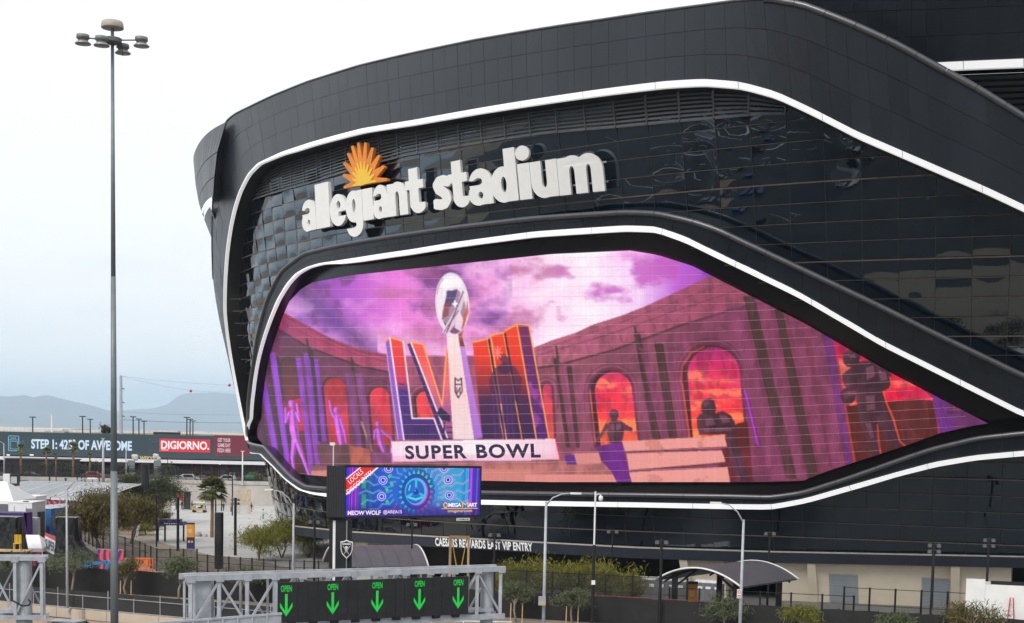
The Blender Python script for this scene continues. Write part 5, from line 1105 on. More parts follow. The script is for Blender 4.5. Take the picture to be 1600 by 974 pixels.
# ------------------------------------------------------------------ tall light mast and street lamps
mb = np.array((*pt(179, 1000, 102)[:2], 0.0)); mtop = pt(177, 62, 102); mtop[0] = mb[0]
MS = thing('light_mast', 'very tall grey light mast with a ring of round lamps', 'light mast', tuple(mb))
zz = mtop[2]; sec = [0, zz * .30, zz * .62, zz]
for k in range(3):
    r0, r1 = .30 - .065 * k, .30 - .065 * (k + 1) + .01; one('pole_section', M_pole, lambda b: b.tube([mb + (0, 0, sec[k] - (.4 if k else 0)), mb + (0, 0, sec[k + 1])], [r0, r1], 12), MS, smooth=True)
one('base_plate', M_galv, lambda b: b.box(mb + (0, 0, .05), (1.2, 1.2, .1)), MS)
tz = mb + (0, 0, zz)
one('ring', mat('mast_bracket', (.14, .15, .15), rough=.5), lambda b: (b.lathe(tz, [(.15, -.4), (.62, -.2), (.66, .05), (.62, .08), (.1, .1)], 16), b.tube([tz + (0, 0, .1), tz + (0, 0, .9)], .12, 8)) and None, MS)
one('hood', mat('hood_beige', (.42, .38, .33), rough=.6), lambda b: b.lathe(tz + (0, 0, .75), [(.75, 0), (.78, .05), (.74, .38), (.66, .48), (.1, .52)], 20), MS, smooth=True)
for k, (dx, dy) in enumerate(((-2.0, -.2), (2.0, .1), (-.5, -.9), (.45, 1.0))):
    c = tz + (dx, dy, -.12 if k < 2 else -.4); lm = thing('lamp', '', ''); del lm['label'], lm['category']; lm.parent = MS; WLOC[lm.name] = WLOC[MS.name]
    one('arm', M_blk, lambda b: b.tube([tz + (0, 0, -.05), c + (0, 0, .15)], .045, 6), lm)
    one('housing', mat('lamp_grey', (.20, .21, .20), rough=.5, metal=.3), lambda b: b.lathe(c, [(.12, .38), (.44, .34), (.46, .10), (.36, .06), (.34, -.05)], 14), lm, smooth=True)
    one('reflector', mat('lamp_skirt', (.32, .33, .31), rough=.4, metal=.4), lambda b: b.lathe(c, [(.34, -.05), (.40, -.12), (.56, -.25), (.54, -.30)], 14), lm, smooth=True)
one('cable', M_blk, lambda b: b.tube([tz + (.6, 0, 0), tz + (.68, 0, -.7), tz + (.74, 0, -1.1)], .03, 5), MS)
def street_lamp(px, ytop, Y, dirx, lab, arm=(2.0, .7), r=.11, base=0.0, col=None, base_pt=None):
    p = pt(px, ytop, Y); bs = np.array((p[0], Y, base)); T_ = thing('street_lamp', lab, 'street lamp', tuple(bs), 'galvanised street lamps'); m = col or M_galv
    one('pole', m, lambda b: b.tube([bs, p], [r * 1.25, r * .75], 8), T_, smooth=True)
    ex = p + np.array((dirx * arm[0], 0, arm[1])); pts_ = [p - (0, 0, .25), p + (dirx * arm[0] * .25, 0, arm[1] * .45), p + (dirx * arm[0] * .6, 0, arm[1] * .88), ex]
    one('arm', m, lambda b: b.tube(pts_, [.06, .055, .05, .045], 6), T_, smooth=True)
    one('lamp_head', M_white if dirx else m, lambda b: b.box(ex + (dirx * .25, 0, 0), (.75, .28, .12)), T_); one('base_plate', m, lambda b: b.box(bs + (0, 0, .05), (.5, .5, .1)), T_)
street_lamp(853.5, 784, 97, 1, 'galvanised street lamp with its arm to the right, over the dark glass', (1.75, .6))
street_lamp(1162, 812, 97, -1, 'galvanised street lamp with its arm to the left, right of the shade canopy', (1.7, 1.1))
street_lamp(104, 762, wl(-3)[1] - .2, 1, 'galvanised street lamp standing on the tan pillar, left of the tall mast', (1.9, .8), .10, .8)
street_lamp(459, 787, 128, -1, 'thin galvanised street lamp left of the black billboard', (2.0, 1.2), .12)
street_lamp(6, 693, 300, -1, 'far thin street lamp at the left edge of the display', (1.8, .5), .13, 4.4)
street_lamp(161, 686, 300, 0, 'far grey pole in front of the last word on the display', (.01, .1), .25, 4.4)
street_lamp(197, 700, 306, 0, 'far grey pole just right of the tall mast', (.01, .1), .12, 4.4)
street_lamp(379, 706, 306, 0, 'far thin white pole at the right end of the display', (.01, .1), .13, 4.4, M_white)
def dark_pole(px, ytop, base, lab, fx_=0, r=.09):
    base = np.array(base, float); zt_ = pt(px, ytop, base[1])[2]; T_ = thing('floodlight_pole', lab, 'light pole', tuple(base), 'black plaza light poles')
    one('pole', M_blk, lambda b: b.tube([base, base + (0, 0, zt_ - base[2])], [r * 1.15, r], 8), T_)
    tp_ = base + (0, 0, zt_ - base[2])
    for k in range(fx_):
        s_ = (-1) ** k; c = tp_ + (s_ * .38, -.1, -.25 - .5 * (k // 2)); one('spotlight', mat('spot_grey', (.10, .10, .105), rough=.4), lambda b: (b.lathe(c, [(.08, .16), (.17, .12), (.20, -.14), (.05, -.15)], 10), b.beam(tp_ - (0, 0, .12 + .5 * (k // 2)), c + (0, 0, .1), .05)) and None, T_)
    if not fx_: one('cap', M_blk, lambda b: b.box(tp_, (.5, .3, .14)), T_)
dark_pole(370, 778, gp(367.5, 868), 'black plaza pole with four spotlights right of the black round column', 4, .17)
dark_pole(279, 778, gp(278, 861), 'thick black plaza pole left of the orange totem', 0, .17)
dark_pole(245, 774, gp(244.5, 855), 'thin black plaza pole above the navy stall', 0, .09)
dark_pole(337, 745, gp(337, 805), 'black plaza pole in front of the palm crown', 2, .13)
dark_pole(346, 748, gp(346, 799), 'thin black pole between palm and camera pole', 0, .09); dark_pole(363.5, 738, gp(363, 806), 'black plaza pole with camera ball left of the timber tower', 2, .11)
dark_pole(78.5, 722, gp(78, 812), 'black pole with square lamp among the carport roofs', 0, .12); dark_pole(103.5, 748, gp(103, 800), 'short black lamp post left of the brown tree', 0, .16)
dark_pole(128, 733, gp(128, 800), 'left of two black poles above the carport roof right end', 0, .1); dark_pole(133, 741, gp(133, 800), 'right of two black poles above the carport roof right end', 0, .1); dark_pole(155, 730, gp(155, 795), 'black pole just left of the tall mast over the brown tree', 0, .11); dark_pole(31, 730, gp(31, 790), 'black pole beside the small rooftop advert', 0, .12)
dark_pole(491, 812, (*pt(491, 880, 141)[:2], 0), 'dark floodlight pole left of the black billboard column', 2, .11); dark_pole(643, 816, (*pt(643, 880, 140)[:2], 0), 'dark floodlight pole below the centre of the billboard', 2, .08); dark_pole(772, 832, (*pt(772, 880, 128)[:2], 0), 'dark floodlight pole above the right end of the lane sign truss', 4, .10)
dark_pole(956, 827, (*pt(956, 880, 136)[:2], 0), 'slim dark floodlight pole right of the camera pole', 2, .07)
dark_pole(1033.5, 843, (*pt(1031, 940, 120)[:2], 0), 'dark floodlight pole beside the toilet cabins', 2, .12); dark_pole(1203, 830, (*pt(1199, 940, 134)[:2], 0), 'dark floodlight pole with twin lamps behind the shade canopy', 2, .1); dark_pole(1461, 848, (*pt(1455, 950, 119)[:2], 0), 'dark floodlight pole between the two roller doors', 4, .12); dark_pole(1545, 840, (*pt(1540, 950, 128)[:2], 0), 'dark floodlight pole behind the white trailer', 4, .11)
for k, (x, yt, yb_) in enumerate(((78, 735, 790), (88, 738, 792), (121, 744, 795), (145, 748, 798), (262, 718, 757), (268, 722, 757), (313, 742, 757), (329, 742, 757))):
    Yp = gp(x, yb_)[1] if yb_ > 760 else 309.5; dark_pole(x, yt, (*pt(x, yb_, Yp)[:2], 0 if yb_ > 760 else 4.4), ['thin black yard pole left of the square lamp pole', 'thin black yard pole right of the square lamp pole', 'thin black yard pole left of the twin poles', 'thin black yard pole right of the twin poles', 'thin black street pole under the red logo, left', 'thin black street pole under the red logo, right', 'thin black street pole left of the palm crown', 'thin black street pole above the palm crown'][k], 0, .08)
def cam_pole(px, ytop, Y, lab, base, m2, split):
    p = pt(px, ytop, Y); bs = np.array((p[0], Y, base)); T_ = thing('camera_pole', lab, 'camera pole', tuple(bs)); zs = base + (p[2] - base) * split
    if split > 0: one('lower_pole', M_blk, lambda b: b.tube([bs, (p[0], Y, zs)], .13, 8), T_)
    one('upper_pole', m2, lambda b: b.tube([(p[0], Y, max(zs, base)), p], .075, 8), T_)
    one('bracket', m2, lambda b: b.tube([p - (0, 0, .35), p + (.25, 0, -.2), p + (.45, 0, -.3)], .04, 6), T_); one('dome_camera', M_white, lambda b: b.lathe(p + (.45, 0, -.62), [(.05, -.2), (.17, -.1), (.2, .08), (.14, .25), (.04, .3)], 10), T_, smooth=True)
    if split > .3: one('control_box', M_white, lambda b: b.box((p[0], Y - .2, 4.1), (.3, .2, .35)), T_)
cam_pole(930.5, 768, 117, 'camera pole, black below and pale above, right of the left street lamp', 0, M_white, .62)

# ------------------------------------------------------------------ billboard
YL, YR = 122.0, 129.0
BL = thing('billboard', 'digital billboard with a blue gear picture on a striped black column', 'billboard', tuple(np.array((*pt(530, 900, 122)[:2], 0))))
TL, TR_, BLc, BRc = pt(541, 730.5, YL), pt(750.5, 733, YR), pt(540, 807.5, YL), pt(749, 805.5, YR)
TR_[2] = TL[2]; BRc[2] = BLc[2]; BLc[:2] = TL[:2]; BRc[:2] = TR_[:2]
ux_ = (TR_ - TL); WB = np.linalg.norm(ux_); ux_ /= WB; nb_ = np.cross(ux_, (0, 0, 1.0)); nb_ /= np.linalg.norm(nb_)     # nb_ points to the camera
if nb_[1] > 0: nb_ = -nb_
HB = TL[2] - BLc[2]
def bmap(u0, u1, v0, v1, d): return plane_map(*[BLc + ux_ * WB * u + np.array((0, 0, HB * v)) + nb_ * d for u, v in ((u0, v0), (u1, v0), (u0, v1), (u1, v1))])
RB = np.stack([ux_, -nb_, np.array((0, 0, 1.0))], 1)
one('cabinet', M_blk, lambda b: b.box(BLc + ux_ * WB / 2 + np.array((0, 0, HB / 2)) - nb_ * .45, (WB + .35, .8, HB + .4), rot=RB), BL)
BW, BH = 460, 168; cv = np.zeros((BH, BW, 3)); gx, gy = np.meshgrid(np.arange(BW) + .5, np.arange(BH) + .5); Q = Paint(cv, gx, gy)
Q.mask(np.ones((BH, BW)), hgrad([(0,(40,20,170)),(30,(110,40,190)),(60,(20,70,150)),(120,(20,80,200)),(230,(20,120,215)),(330,(60,150,215)),(390,(30,160,215)),(430,(30,60,190)),(460,(40,40,170))])); Q.mask(np.clip((gy - 110) / 60, 0, 1), (34,22,130), .75)
for x_, w_, c_ in ((4,4,(40,60,240)),(12,3,(190,40,230)),(20,3,(226,50,220)),(32,4,(200,40,200)),(40,2,(90,60,230)),(424,8,(236,40,226)),(416,3,(60,200,230)),(448,4,(170,60,220)),(408,6,(40,180,226))): Q.poly([(x_, 0), (x_ + w_, 0), (x_ + w_ - 3, BH), (x_ - 3, BH)], c_, .9)
for y0, y1 in ((30, 72), (92, 140)): Q.poly([(52, y0), (66, y0), (66, y1), (52, y1)], (24,150,120))
for k in range(12): Q.ell(80 + 3 * math.sin(k), 12 + k * 13, 6, 8, (20,96,160), .8)
cxg, cyg = 234, 84
for k in range(26):
    t = 2 * math.pi * k / 26; c, s_ = math.cos(t), math.sin(t)
    if abs(c) < .25: pass
    col = (120,214,236) if (c < 0 and s_ < .5) else ((238,206,196) if s_ < .35 else (214,70,150)); pts_ = []
    for q in range(6): r_ = 66 + q * 17; o_ = 5 * (-1) ** q; pts_.append((cxg + r_ * c * 1.25 - o_ * s_, cyg + r_ * s_ + o_ * c))
    Q.line(pts_, 5, col, .8); Q.line(pts_, 2, (26,70,190), .9)
for ex, ey in ((122, 44), (118, 100), (345, 42), (350, 96), (140, 4), (330, 2)):
    sgn = -1 if ex < 230 else 1; Q.poly([(ex - 26, ey), (ex - 6, ey - 16), (ex + 14, ey - 14), (ex + 28, ey), (ex + 10, ey + 17), (ex - 10, ey + 15)], (30,80,214) if sgn < 0 else (120,160,220), .95); Q.ell(ex, ey, 15, 15, (214,196,232)); Q.ell(ex, ey, 12.5, 12.5, (40,90,214)); Q.ell(ex, ey, 8.5, 8.5, (226,214,240)); Q.ell(ex, ey, 6, 6, (24,60,190))
for k, (x_, y_) in enumerate(((142,30),(134,76),(136,118),(150,56),(325,30),(330,66),(325,106),(310,130))): Q.poly([(x_, y_ - 7), (x_ + 9, y_), (x_, y_ + 8), (x_ - 5, y_)], (50,210,90) if k < 4 else (60,190,200))
Q.ell(cxg, cyg, 62, 80, (18,60,160))
for k in range(22):
    t = 2 * math.pi * k / 22; c, s_ = math.cos(t), math.sin(t); Q.ell(cxg + 57 * c, cyg + 73 * s_, 9.5, 10.5, (20,90,186), 1, t); tc_ = (40,190,220) if c < -.1 else ((60,214,90) if s_ < -.1 else ((226,50,70) if c > .2 else (190,50,190))); Q.poly([(cxg + 50*c - 5*s_, cyg + 63*s_ + 5*c), (cxg + 62*c, cyg + 79*s_), (cxg + 50*c + 6*s_, cyg + 63*s_ - 6*c)], tc_)
Q.ell(cxg, cyg, 46, 56, (16,70,176)); Q.ell(cxg + 3, cyg, 38, 48, (226,40,214)); Q.ell(cxg - 1, cyg - 2, 37, 46, (40,196,226)); Q.ell(cxg - 3, cyg, 32, 41, (22,96,196))
for t in (-1.57, .4, 2.7): Q.line([(cxg, cyg), (cxg + 34 * math.cos(t), cyg + 42 * math.sin(t))], 8, (40,190,220))
Q.ell(cxg, cyg, 14, 16, (20,110,210)); Q.ell(cxg, cyg, 9, 10, (16,50,150)); Q.ell(cxg - 3, cyg - 4, 3, 3, (60,180,240)); Q.line([(cxg - 22, cyg + 20), (cxg, cyg + 27), (cxg + 20, cyg + 20)], 8, (70,210,226)); Q.line([(cxg - 24, cyg - 6), (cxg - 20, cyg - 22)], 5, (90,200,230))
Q.mask(np.clip((gy - 126) / 30, 0, 1), (40,20,120), .55)
Q.poly([(0, 38), (0, 96), (108, 0), (44, 0)], (240,240,244)); Q.poly([(0, 43), (0, 90), (100, 0), (50, 0)], (226,28,40))
V = bmap(0, 1, 0, 1, 0.0)(np.repeat(np.linspace(0, 1, BW)[None], BH, 0).ravel(), np.repeat(1 - np.linspace(0, 1, BH)[:, None], BW, 1).ravel()) - WLOC[BL.name]
me = grid_mesh('display', V, BW, BH, np.clip(cv, 0, 255).reshape(-1, 3)); me.materials.append(M_led); SCR = link('display', me, BL); SCR['label'] = 'lit display with blue gear, red LOCALS DISCOUNTS corner and MEOW WOLF lettering'
L_yel = led('led_yellow', (250, 196, 44)); L_pk = led('led_pale', (246, 226, 250))
text_on('lettering', 'MEOW WOLF', L_pk, SCR, bmap(.012, .25, .03, .12, .03), .03, .95); text_on('lettering', '@AREA15', L_pk, SCR, bmap(.268, .405, .035, .125, .03), .012)
text_on('lettering', 'MEGA', L_wh, SCR, bmap(.755, .855, .175, .26, .03), .035, .9); text_on('lettering', 'ART', L_wh, SCR, bmap(.91, .978, .175, .26, .03), .035, .9); text_on('lettering', 'M', L_yel, SCR, bmap(.862, .912, .165, .275, .03), .0); text_on('lettering', '\u03a9' if False else 'O', L_yel, SCR, bmap(.717, .75, .155, .275, .03), .02)
one('underline', L_yel, lambda b: b.quad(*bmap(.705, .985, .135, .15, .03)(np.array([0, 1, 1, 0]), np.array([0, 0, 1, 1]))), SCR); text_on('lettering', 'omegamart.com', L_yel, SCR, bmap(.75, .94, .045, .115, .03), .012)
def diag(c_u, c_v, half, ht, ang):
    c = BLc + ux_ * WB * c_u + np.array((0, 0, HB * c_v)); a = ux_ * math.cos(ang) + np.array((0, 0, math.sin(ang))); p_ = -ux_ * math.sin(ang) + np.array((0, 0, math.cos(ang))); return plane_map(*[c + a * half * s1 + p_ * ht * s2 + nb_ * .03 for s1, s2 in ((-1, -1), (1, -1), (-1, 1), (1, 1))])
an = math.atan2(HB * .53, WB * .215)
text_on('lettering', 'LOCALS', L_wh, SCR, diag(.066, .815, .80, .21, an), .0); text_on('lettering', 'DISCOUNTS!', L_wh, SCR, diag(.094, .70, 1.42, .21, an), .0)
# ribbed end cabinet and column
EC = pt(525, 768, 121.4); zt_, zb_2 = pt(525, 728, 121.4)[2], pt(525, 809, 121.4)[2]
one('side_cabinet', M_blk, lambda b: b.box((EC[0], 121.9, (zt_ + zb_2) / 2), (1.6, 1.2, zt_ - zb_2)), BL)
for k in range(11): one('cabinet_rib', mat('rib_grey', (.035, .035, .038), rough=.5), lambda b: b.box((EC[0] - .72 + k * .144, 121.26, (zt_ + zb_2) / 2), (.07, .08, zt_ - zb_2 - .1)), BL)
cx0, cx1 = pt(512, 880, 122.5)[0], pt(548, 880, 122.5)[0]; zc_ = pt(530, 813, 122.5)[2]
one('column', M_blk, lambda b: (b.box(((cx0 * .55 + cx1 * .45), 122.7, zc_ / 2), ((cx1 - cx0) * .72, 1.6, zc_)), b.box((cx1 - .42, 122.9, zc_ / 2), (.8, 1.2, zc_))) and None, BL)
one('neck', M_blk, lambda b: b.box(((cx0 + cx1) / 2 - .1, 122.6, zc_ + .25), ((cx1 - cx0) * .7, 1.0, .7)), BL)
for x_ in (521.5, 539): xx = pt(x_, 880, 121.8)[0]; one('white_stripe', M_white, lambda b: b.box((xx, 121.86 if x_ < 530 else 122.27, zc_ / 2), (.22, .06, zc_ - .02)), BL)
sh = [(-.5, .5), (-.25, .52), (0, .62), (.25, .52), (.5, .5), (.48, -.05), (.36, -.35), (0, -.66), (-.36, -.35), (-.48, -.05)]
sc0 = pt(541.5, 858, 121.5)
def shield(k, y_, name, m, par): 
    b = MB(); b.add([sc0 + (x_ * k * 1.05, y_, z_ * k * 1.28) for x_, z_ in sh] + [sc0 + (x_ * k * 1.05, y_ + .05, z_ * k * 1.28) for x_, z_ in sh], [tuple(range(10)), tuple(range(19, 9, -1))] + [(i, (i + 1) % 10, 10 + (i + 1) % 10, 10 + i) for i in range(10)]); return b.build(name, m, par)
S_ = shield(1.0, 0, 'shield', M_white, BL); shield(.86, -.03, 'shield_field', M_blk, S_)
text_on('shield_lettering', 'RAIDERS', M_wtext, S_, plane_map(sc0 + (-.36, -.05, .36), sc0 + (.36, -.05, .36), sc0 + (-.36, -.05, .50), sc0 + (.36, -.05, .50)), .03)
one('swords', M_white, lambda b: (b.beam(sc0 + (-.32, -.05, .28), sc0 + (.2, -.05, -.42), .05, .03), b.beam(sc0 + (.32, -.055, .28), sc0 + (-.2, -.055, -.42), .05, .03)) and None, S_)
one('emblem_head', mat('emblem_silver', (.55, .56, .57), rough=.5), lambda b: b.lathe(sc0 + (0, 0, -.02), [(.02, -.28), (.12, -.2), (.17, 0), (.18, .12), (.12, .24), (.02, .27)], 10), S_)
one('maker_plate', M_white, lambda b: b.box(BLc + ux_ * WB * .87 + np.array((0, 0, -.38)) + nb_ * .05, (1.35, .06, .24), rot=RB), BL); text_on('maker_lettering', 'LAMAR', mat('plate_green', (.02, .12, .08), rough=.6), BL, bmap(.825, .915, -.105, -.07, .1), .02)
pc = pt(521, 694, 122); one('camera_mast', M_white, lambda b: b.tube([(pc[0], 122, zt_ - .1), pc], .045, 6), BL); one('camera', M_white, lambda b: b.box(pc - (.08, 0, 0), (.42, .2, .24)), BL)

# ------------------------------------------------------------------ sign gantries over the road
def gantry(PL, PR, lab, cols, h=3.15, depth=1.3, ch=.34, nb=12, sign=None):
    PL, PR = np.array(PL, float), np.array(PR, float); PR[2] = PL[2]; d = PR - PL; L = np.linalg.norm(d); d /= L; n_ = np.array((d[1], -d[0], 0.0)); n_ = n_ if n_[1] < 0 else -n_
    T_ = thing('sign_gantry', lab, 'gantry', (PL[0], PL[1], 0)); bk = -n_ * depth
    for nm, o_ in (('top_chord', (0, 0, 0)), ('top_chord', bk), ('bottom_chord', (0, 0, -h)), ('bottom_chord', bk + (0, 0, -h))): one(nm, M_galv, lambda b: b.beam(PL + o_, PR + o_, .30, ch), T_)
    for i in range(nb + 1):
        p = PL + d * (L - .6) * i / nb + d * .3; one('upright', M_galv, lambda b: b.beam(p + (0, 0, -ch / 2), p + (0, 0, -h + ch / 2), .22, .22), T_); one('upright', M_galv, lambda b: b.beam(p + bk + (0, 0, -ch / 2), p + bk + (0, 0, -h + ch / 2), .14), T_); one('cross_tie', M_galv, lambda b: b.beam(p + n_ * -.15, p + bk + n_ * .15, .26, .12), T_)
        one('gusset', M_galv, lambda b: b.box(p + n_ * .17 + (0, 0, -.05), (.5, .03, .42), math.atan2(d[1], d[0])), T_)
        if i < nb:
            q = PL + d * (L - .6) * (i + 1) / nb + d * .3; a_, c_ = (p, q) if i % 2 else (q, p)
            one('brace', M_galv, lambda b: b.beam(a_ + (0, 0, -.2), c_ + (0, 0, -h + .2), .13), T_); one('brace', M_galv, lambda b: b.beam(c_ + bk + (0, 0, -.2), a_ + bk + (0, 0, -h + .2), .11), T_); one('top_brace', M_galv, lambda b: b.beam(p + n_ * -.15, q + bk + n_ * .15, .10), T_)
    for t, w_, rnd in cols:
        c = PL + d * L * t + bk / 2; c[2] = 0
        one('column', M_galv, lambda b: b.lathe(c, [(w_, 0), (w_, PL[2] - .1), (w_ * .96, PL[2] - .04)], 20) if rnd else b.box(c + (0, 0, PL[2] / 2 - .1), (w_ * 2, w_ * 1.6, PL[2] - .2), math.atan2(d[1], d[0])), T_, smooth=False)
        one('shelf', M_galv, lambda b: b.beam(c - d * 1.6 + (0, 0, PL[2] - h + .42), c + d * .3 + (0, 0, PL[2] - h + .42), depth * .7, .22), T_)
    return T_, d, n_
GA, gd, gn_ = gantry(pt(290, 904, 83.6), pt(789, 878, 94), 'grey steel sign gantry with a dark lane sign showing green OPEN arrows', ((.055, .46, False), (.955, .43, True)))
SL, SR = pt(430.5, 915.6, 86.2), pt(728.6, 895, 92.6); SR[2] = SL[2] = (SL[2] + SR[2]) / 2; WS_ = np.linalg.norm(SR - SL); us = (SR - SL) / WS_; ns = np.array((us[1], -us[0], 0)); ns = ns if ns[1] < 0 else -ns; HS = 2.47
SL = SL + ns * .35; Rs = np.stack([us, -ns, np.array((0, 0, 1.0))], 1)
sgn_ = one('sign_cabinet', M_blk, lambda b: b.box(SL + us * WS_ / 2 - (0, 0, HS / 2) - ns * .14, (WS_, .28, HS), rot=Rs), GA); sgn_['label'] = 'dark lane control sign with five green arrows'
for r_ in range(7):
    for c_ in range(20): one('led_module', mat('sign_module', (.012, .012, .013), rough=.55, var=.25), lambda b: b.box(SL + us * (WS_ * (c_ + .5) / 20) - (0, 0, HS * (r_ + .5) / 7) + ns * .012, (WS_ / 20 - .012, .03, HS / 7 - .012), rot=Rs), sgn_)
one('sign_edge', M_galv, lambda b: b.box(SL - us * .09 - (0, 0, HS / 2) - ns * .12, (.16, .34, HS), rot=Rs), GA)
L_grn = led('led_green', (6, 196, 62))
def smap(u0, u1, z0, z1, d=.05): return plane_map(*[SL + us * WS_ * u + np.array((0, 0, -z)) + ns * d for u, z in ((u0, z1), (u1, z1), (u0, z0), (u1, z0))])
for px in (447.0, 519.5, 589, 655, 715.5):
    r_ = ray(px, 930); tt = ((SL - CAM) @ ns) / (r_ @ ns); u = ((CAM + r_ * tt - SL) @ us) / WS_
    text_on('lettering', 'OPEN', L_grn, sgn_, smap(u - .027, u + .027, .17, .56), .02)
    def arrow(b, u=u):
        A_ = [(-.085, .70), (.085, .70), (.085, 1.28), (.085, 1.72), (.40, 1.22), (.40, 1.5), (0, 2.08), (-.40, 1.5), (-.40, 1.22), (-.085, 1.72), (-.085, 1.28)]
        b.add([SL + us * (WS_ * u + x_) + np.array((0, 0, -z_)) + ns * .05 for x_, z_ in A_], [(0, 1, 3, 9), (3, 4, 5, 6), (9, 3, 6), (9, 6, 7, 8)])
    one('arrow', L_grn, arrow, sgn_)
for k in range(9): one('bracket', M_blk, lambda b: b.box(SL + us * WS_ * (k + .7) / 9.3 - (0, 0, HS + .1) - ns * .2, (.5, .3, .18), rot=Rs), GA)
GB, _, _ = gantry(pt(-330, 872, 97), pt(72, 862.5, 100.5), 'grey steel truss gantry end cut off by the left edge', ((.905, .56, True),), h=4.2, depth=1.4, nb=9, ch=.3)
one('cable', M_blk, lambda b: b.tube([pt(20, 939, 98), pt(35, 947, 98), pt(45, 946, 98), pt(48, 941, 98), pt(44, 937, 98)], .06, 6), GB)
# catwalk parapet at the foot of the frame
pa, pb_ = pt(205, 977, 80), pt(440, 959, 84)
CW = thing('guard_rail', 'grey steel guard rail below the left end of the lane sign', 'rail', tuple(pa))
for k in range(10): p, q = pa + (pb_ - pa) * k / 10, pa + (pb_ - pa) * (k + .98) / 10; one('panel', M_galv, lambda b: b.beam(p - (0, 0, .55), q - (0, 0, .55), .05, 1.0), CW); one('post', M_galv, lambda b: b.beam(p + (0, -.05, 0), p + (0, -.05, -1.1), .1), CW)
one('cap_rail', M_galv, lambda b: b.beam(pa, pb_, .2, .12), CW)
wa, wb = pt(600, 968, 104), pt(800, 972, 104)
WR = thing('white_rail', 'white pipe rail under the right end of the lane sign', 'rail', tuple(wa)); one('rail', M_white, lambda b: b.beam(wa, wb, .07), WR)
for k in range(4): p = wa + (wb - wa) * (.12 + k * .25); one('post', M_white, lambda b: b.beam(p, p - (0, 0, 1.0), .06), WR)

# ------------------------------------------------------------------ plaza furniture
def canopy(A, B_, half, ze, za, lab, split=10):
    A, B_ = np.array((*A, 0.0)), np.array((*B_, 0.0)); d = B_ - A; L = np.linalg.norm(d); d /= L; s_ = np.array((d[1], -d[0], 0)); T_ = thing('shade_canopy', lab, 'canopy', tuple(A), 'barrel roofed shade canopies')
    ts = np.linspace(-1, 1, 15); prof = lambda o, r, up=0: np.array([o + s_ * half * t * r + (0, 0, ze + (za - ze) * (1 - t * t) + up) for t in ts]); mr = mat('canopy_metal', (.13, .135, .15), rough=.45, metal=.3, var=.08)
    ng = 6
    for k in range(ng):
        b = MB(); p0, p1 = A + d * (L * k / ng + .02), A + d * (L * (k + 1) / ng - .02); b.strip(prof(p0, 1), prof(p1, 1)); b.strip(prof(p0, 1, -.12), prof(p1, 1, -.12)); b.build('roof_panel', mr, T_, smooth=True)
    for o_ in (A - d * .06, B_ + d * .06): one('white_edge', M_white, lambda b: b.tube(prof(o_, 1.01, -.03), .09, 6), T_, smooth=True)
    for f_ in (.12, .88):
        c = A + d * L * f_
        one('rib', M_blk, lambda b: b.tube(prof(c, .97, -.25), .09, 6), T_)
        for sg in (-.72, .72): one('post', M_blk, lambda b: b.box(c + s_ * half * sg + (0, 0, (ze + .5) / 2), (.5, .4, ze + .5)), T_); one('strut', M_blk, lambda b: b.beam(c + s_ * half * sg + (0, 0, ze - .6), c + s_ * half * sg * .3 + (0, 0, za - .35), .16), T_)
canopy((16.0, 121.5), (22.4, 130), 4.2, 3.75, 5.1, 'grey barrel roofed shade canopy in front of the toilet cabins')
canopy((-17.4, 138), (-9.6, 141.5), 3.4, 3.2, 5.0, 'grey barrel roofed shade canopy behind the striped billboard column')
def cabin(parent_lab):
    T_ = thing('portable_toilet', parent_lab, 'toilet cabin', (0, 0, 0), 'grey portable toilets'); mg = mat('toilet_grey', (.17, .175, .185), rough=.6)
    one('body', mg, lambda b: b.box((0, 0, 1.08), (1.1, 1.15, 2.1)), T_, local=True); one('door', mat('toilet_door', (.14, .145, .155), rough=.6), lambda b: b.box((.02, -.6, 1.05), (.82, .06, 1.9)), T_, local=True); one('notice', M_white, lambda b: b.box((.02, -.64, 1.62), (.5, .03, .3)), T_, local=True)
    one('roof', mat('toilet_roof', (.68, .68, .66), rough=.6), lambda b: b.add([(-.6, -.62, 2.13), (.6, -.62, 2.13), (.6, .62, 2.13), (-.6, .62, 2.13), (-.4, -.4, 2.38), (.4, -.4, 2.38), (.4, .4, 2.38), (-.4, .4, 2.38)], [(0,1,5,4),(1,2,6,5),(2,3,7,6),(3,0,4,7),(4,5,6,7)]), T_, local=True); return T_
ORD = ['first', 'second', 'third', 'fourth', 'fifth', 'sixth', 'seventh', 'eighth']
c0 = None
for k, x in enumerate((1004, 1019, 1034, 1050, 1064, 1094, 1107, 1121)):
    p = pt(x, 940, 140.5 - .35 * k); lab = '%s grey portable toilet from the left beside the yellow green trees' % ORD[k]
    if c0 is None: c0 = cabin(lab); c0.location = (p[0], p[1], .01); c0.rotation_euler = (0, 0, -.3)
    else: copy_tree(c0, None, (p[0], p[1], .01), -.3, lab)
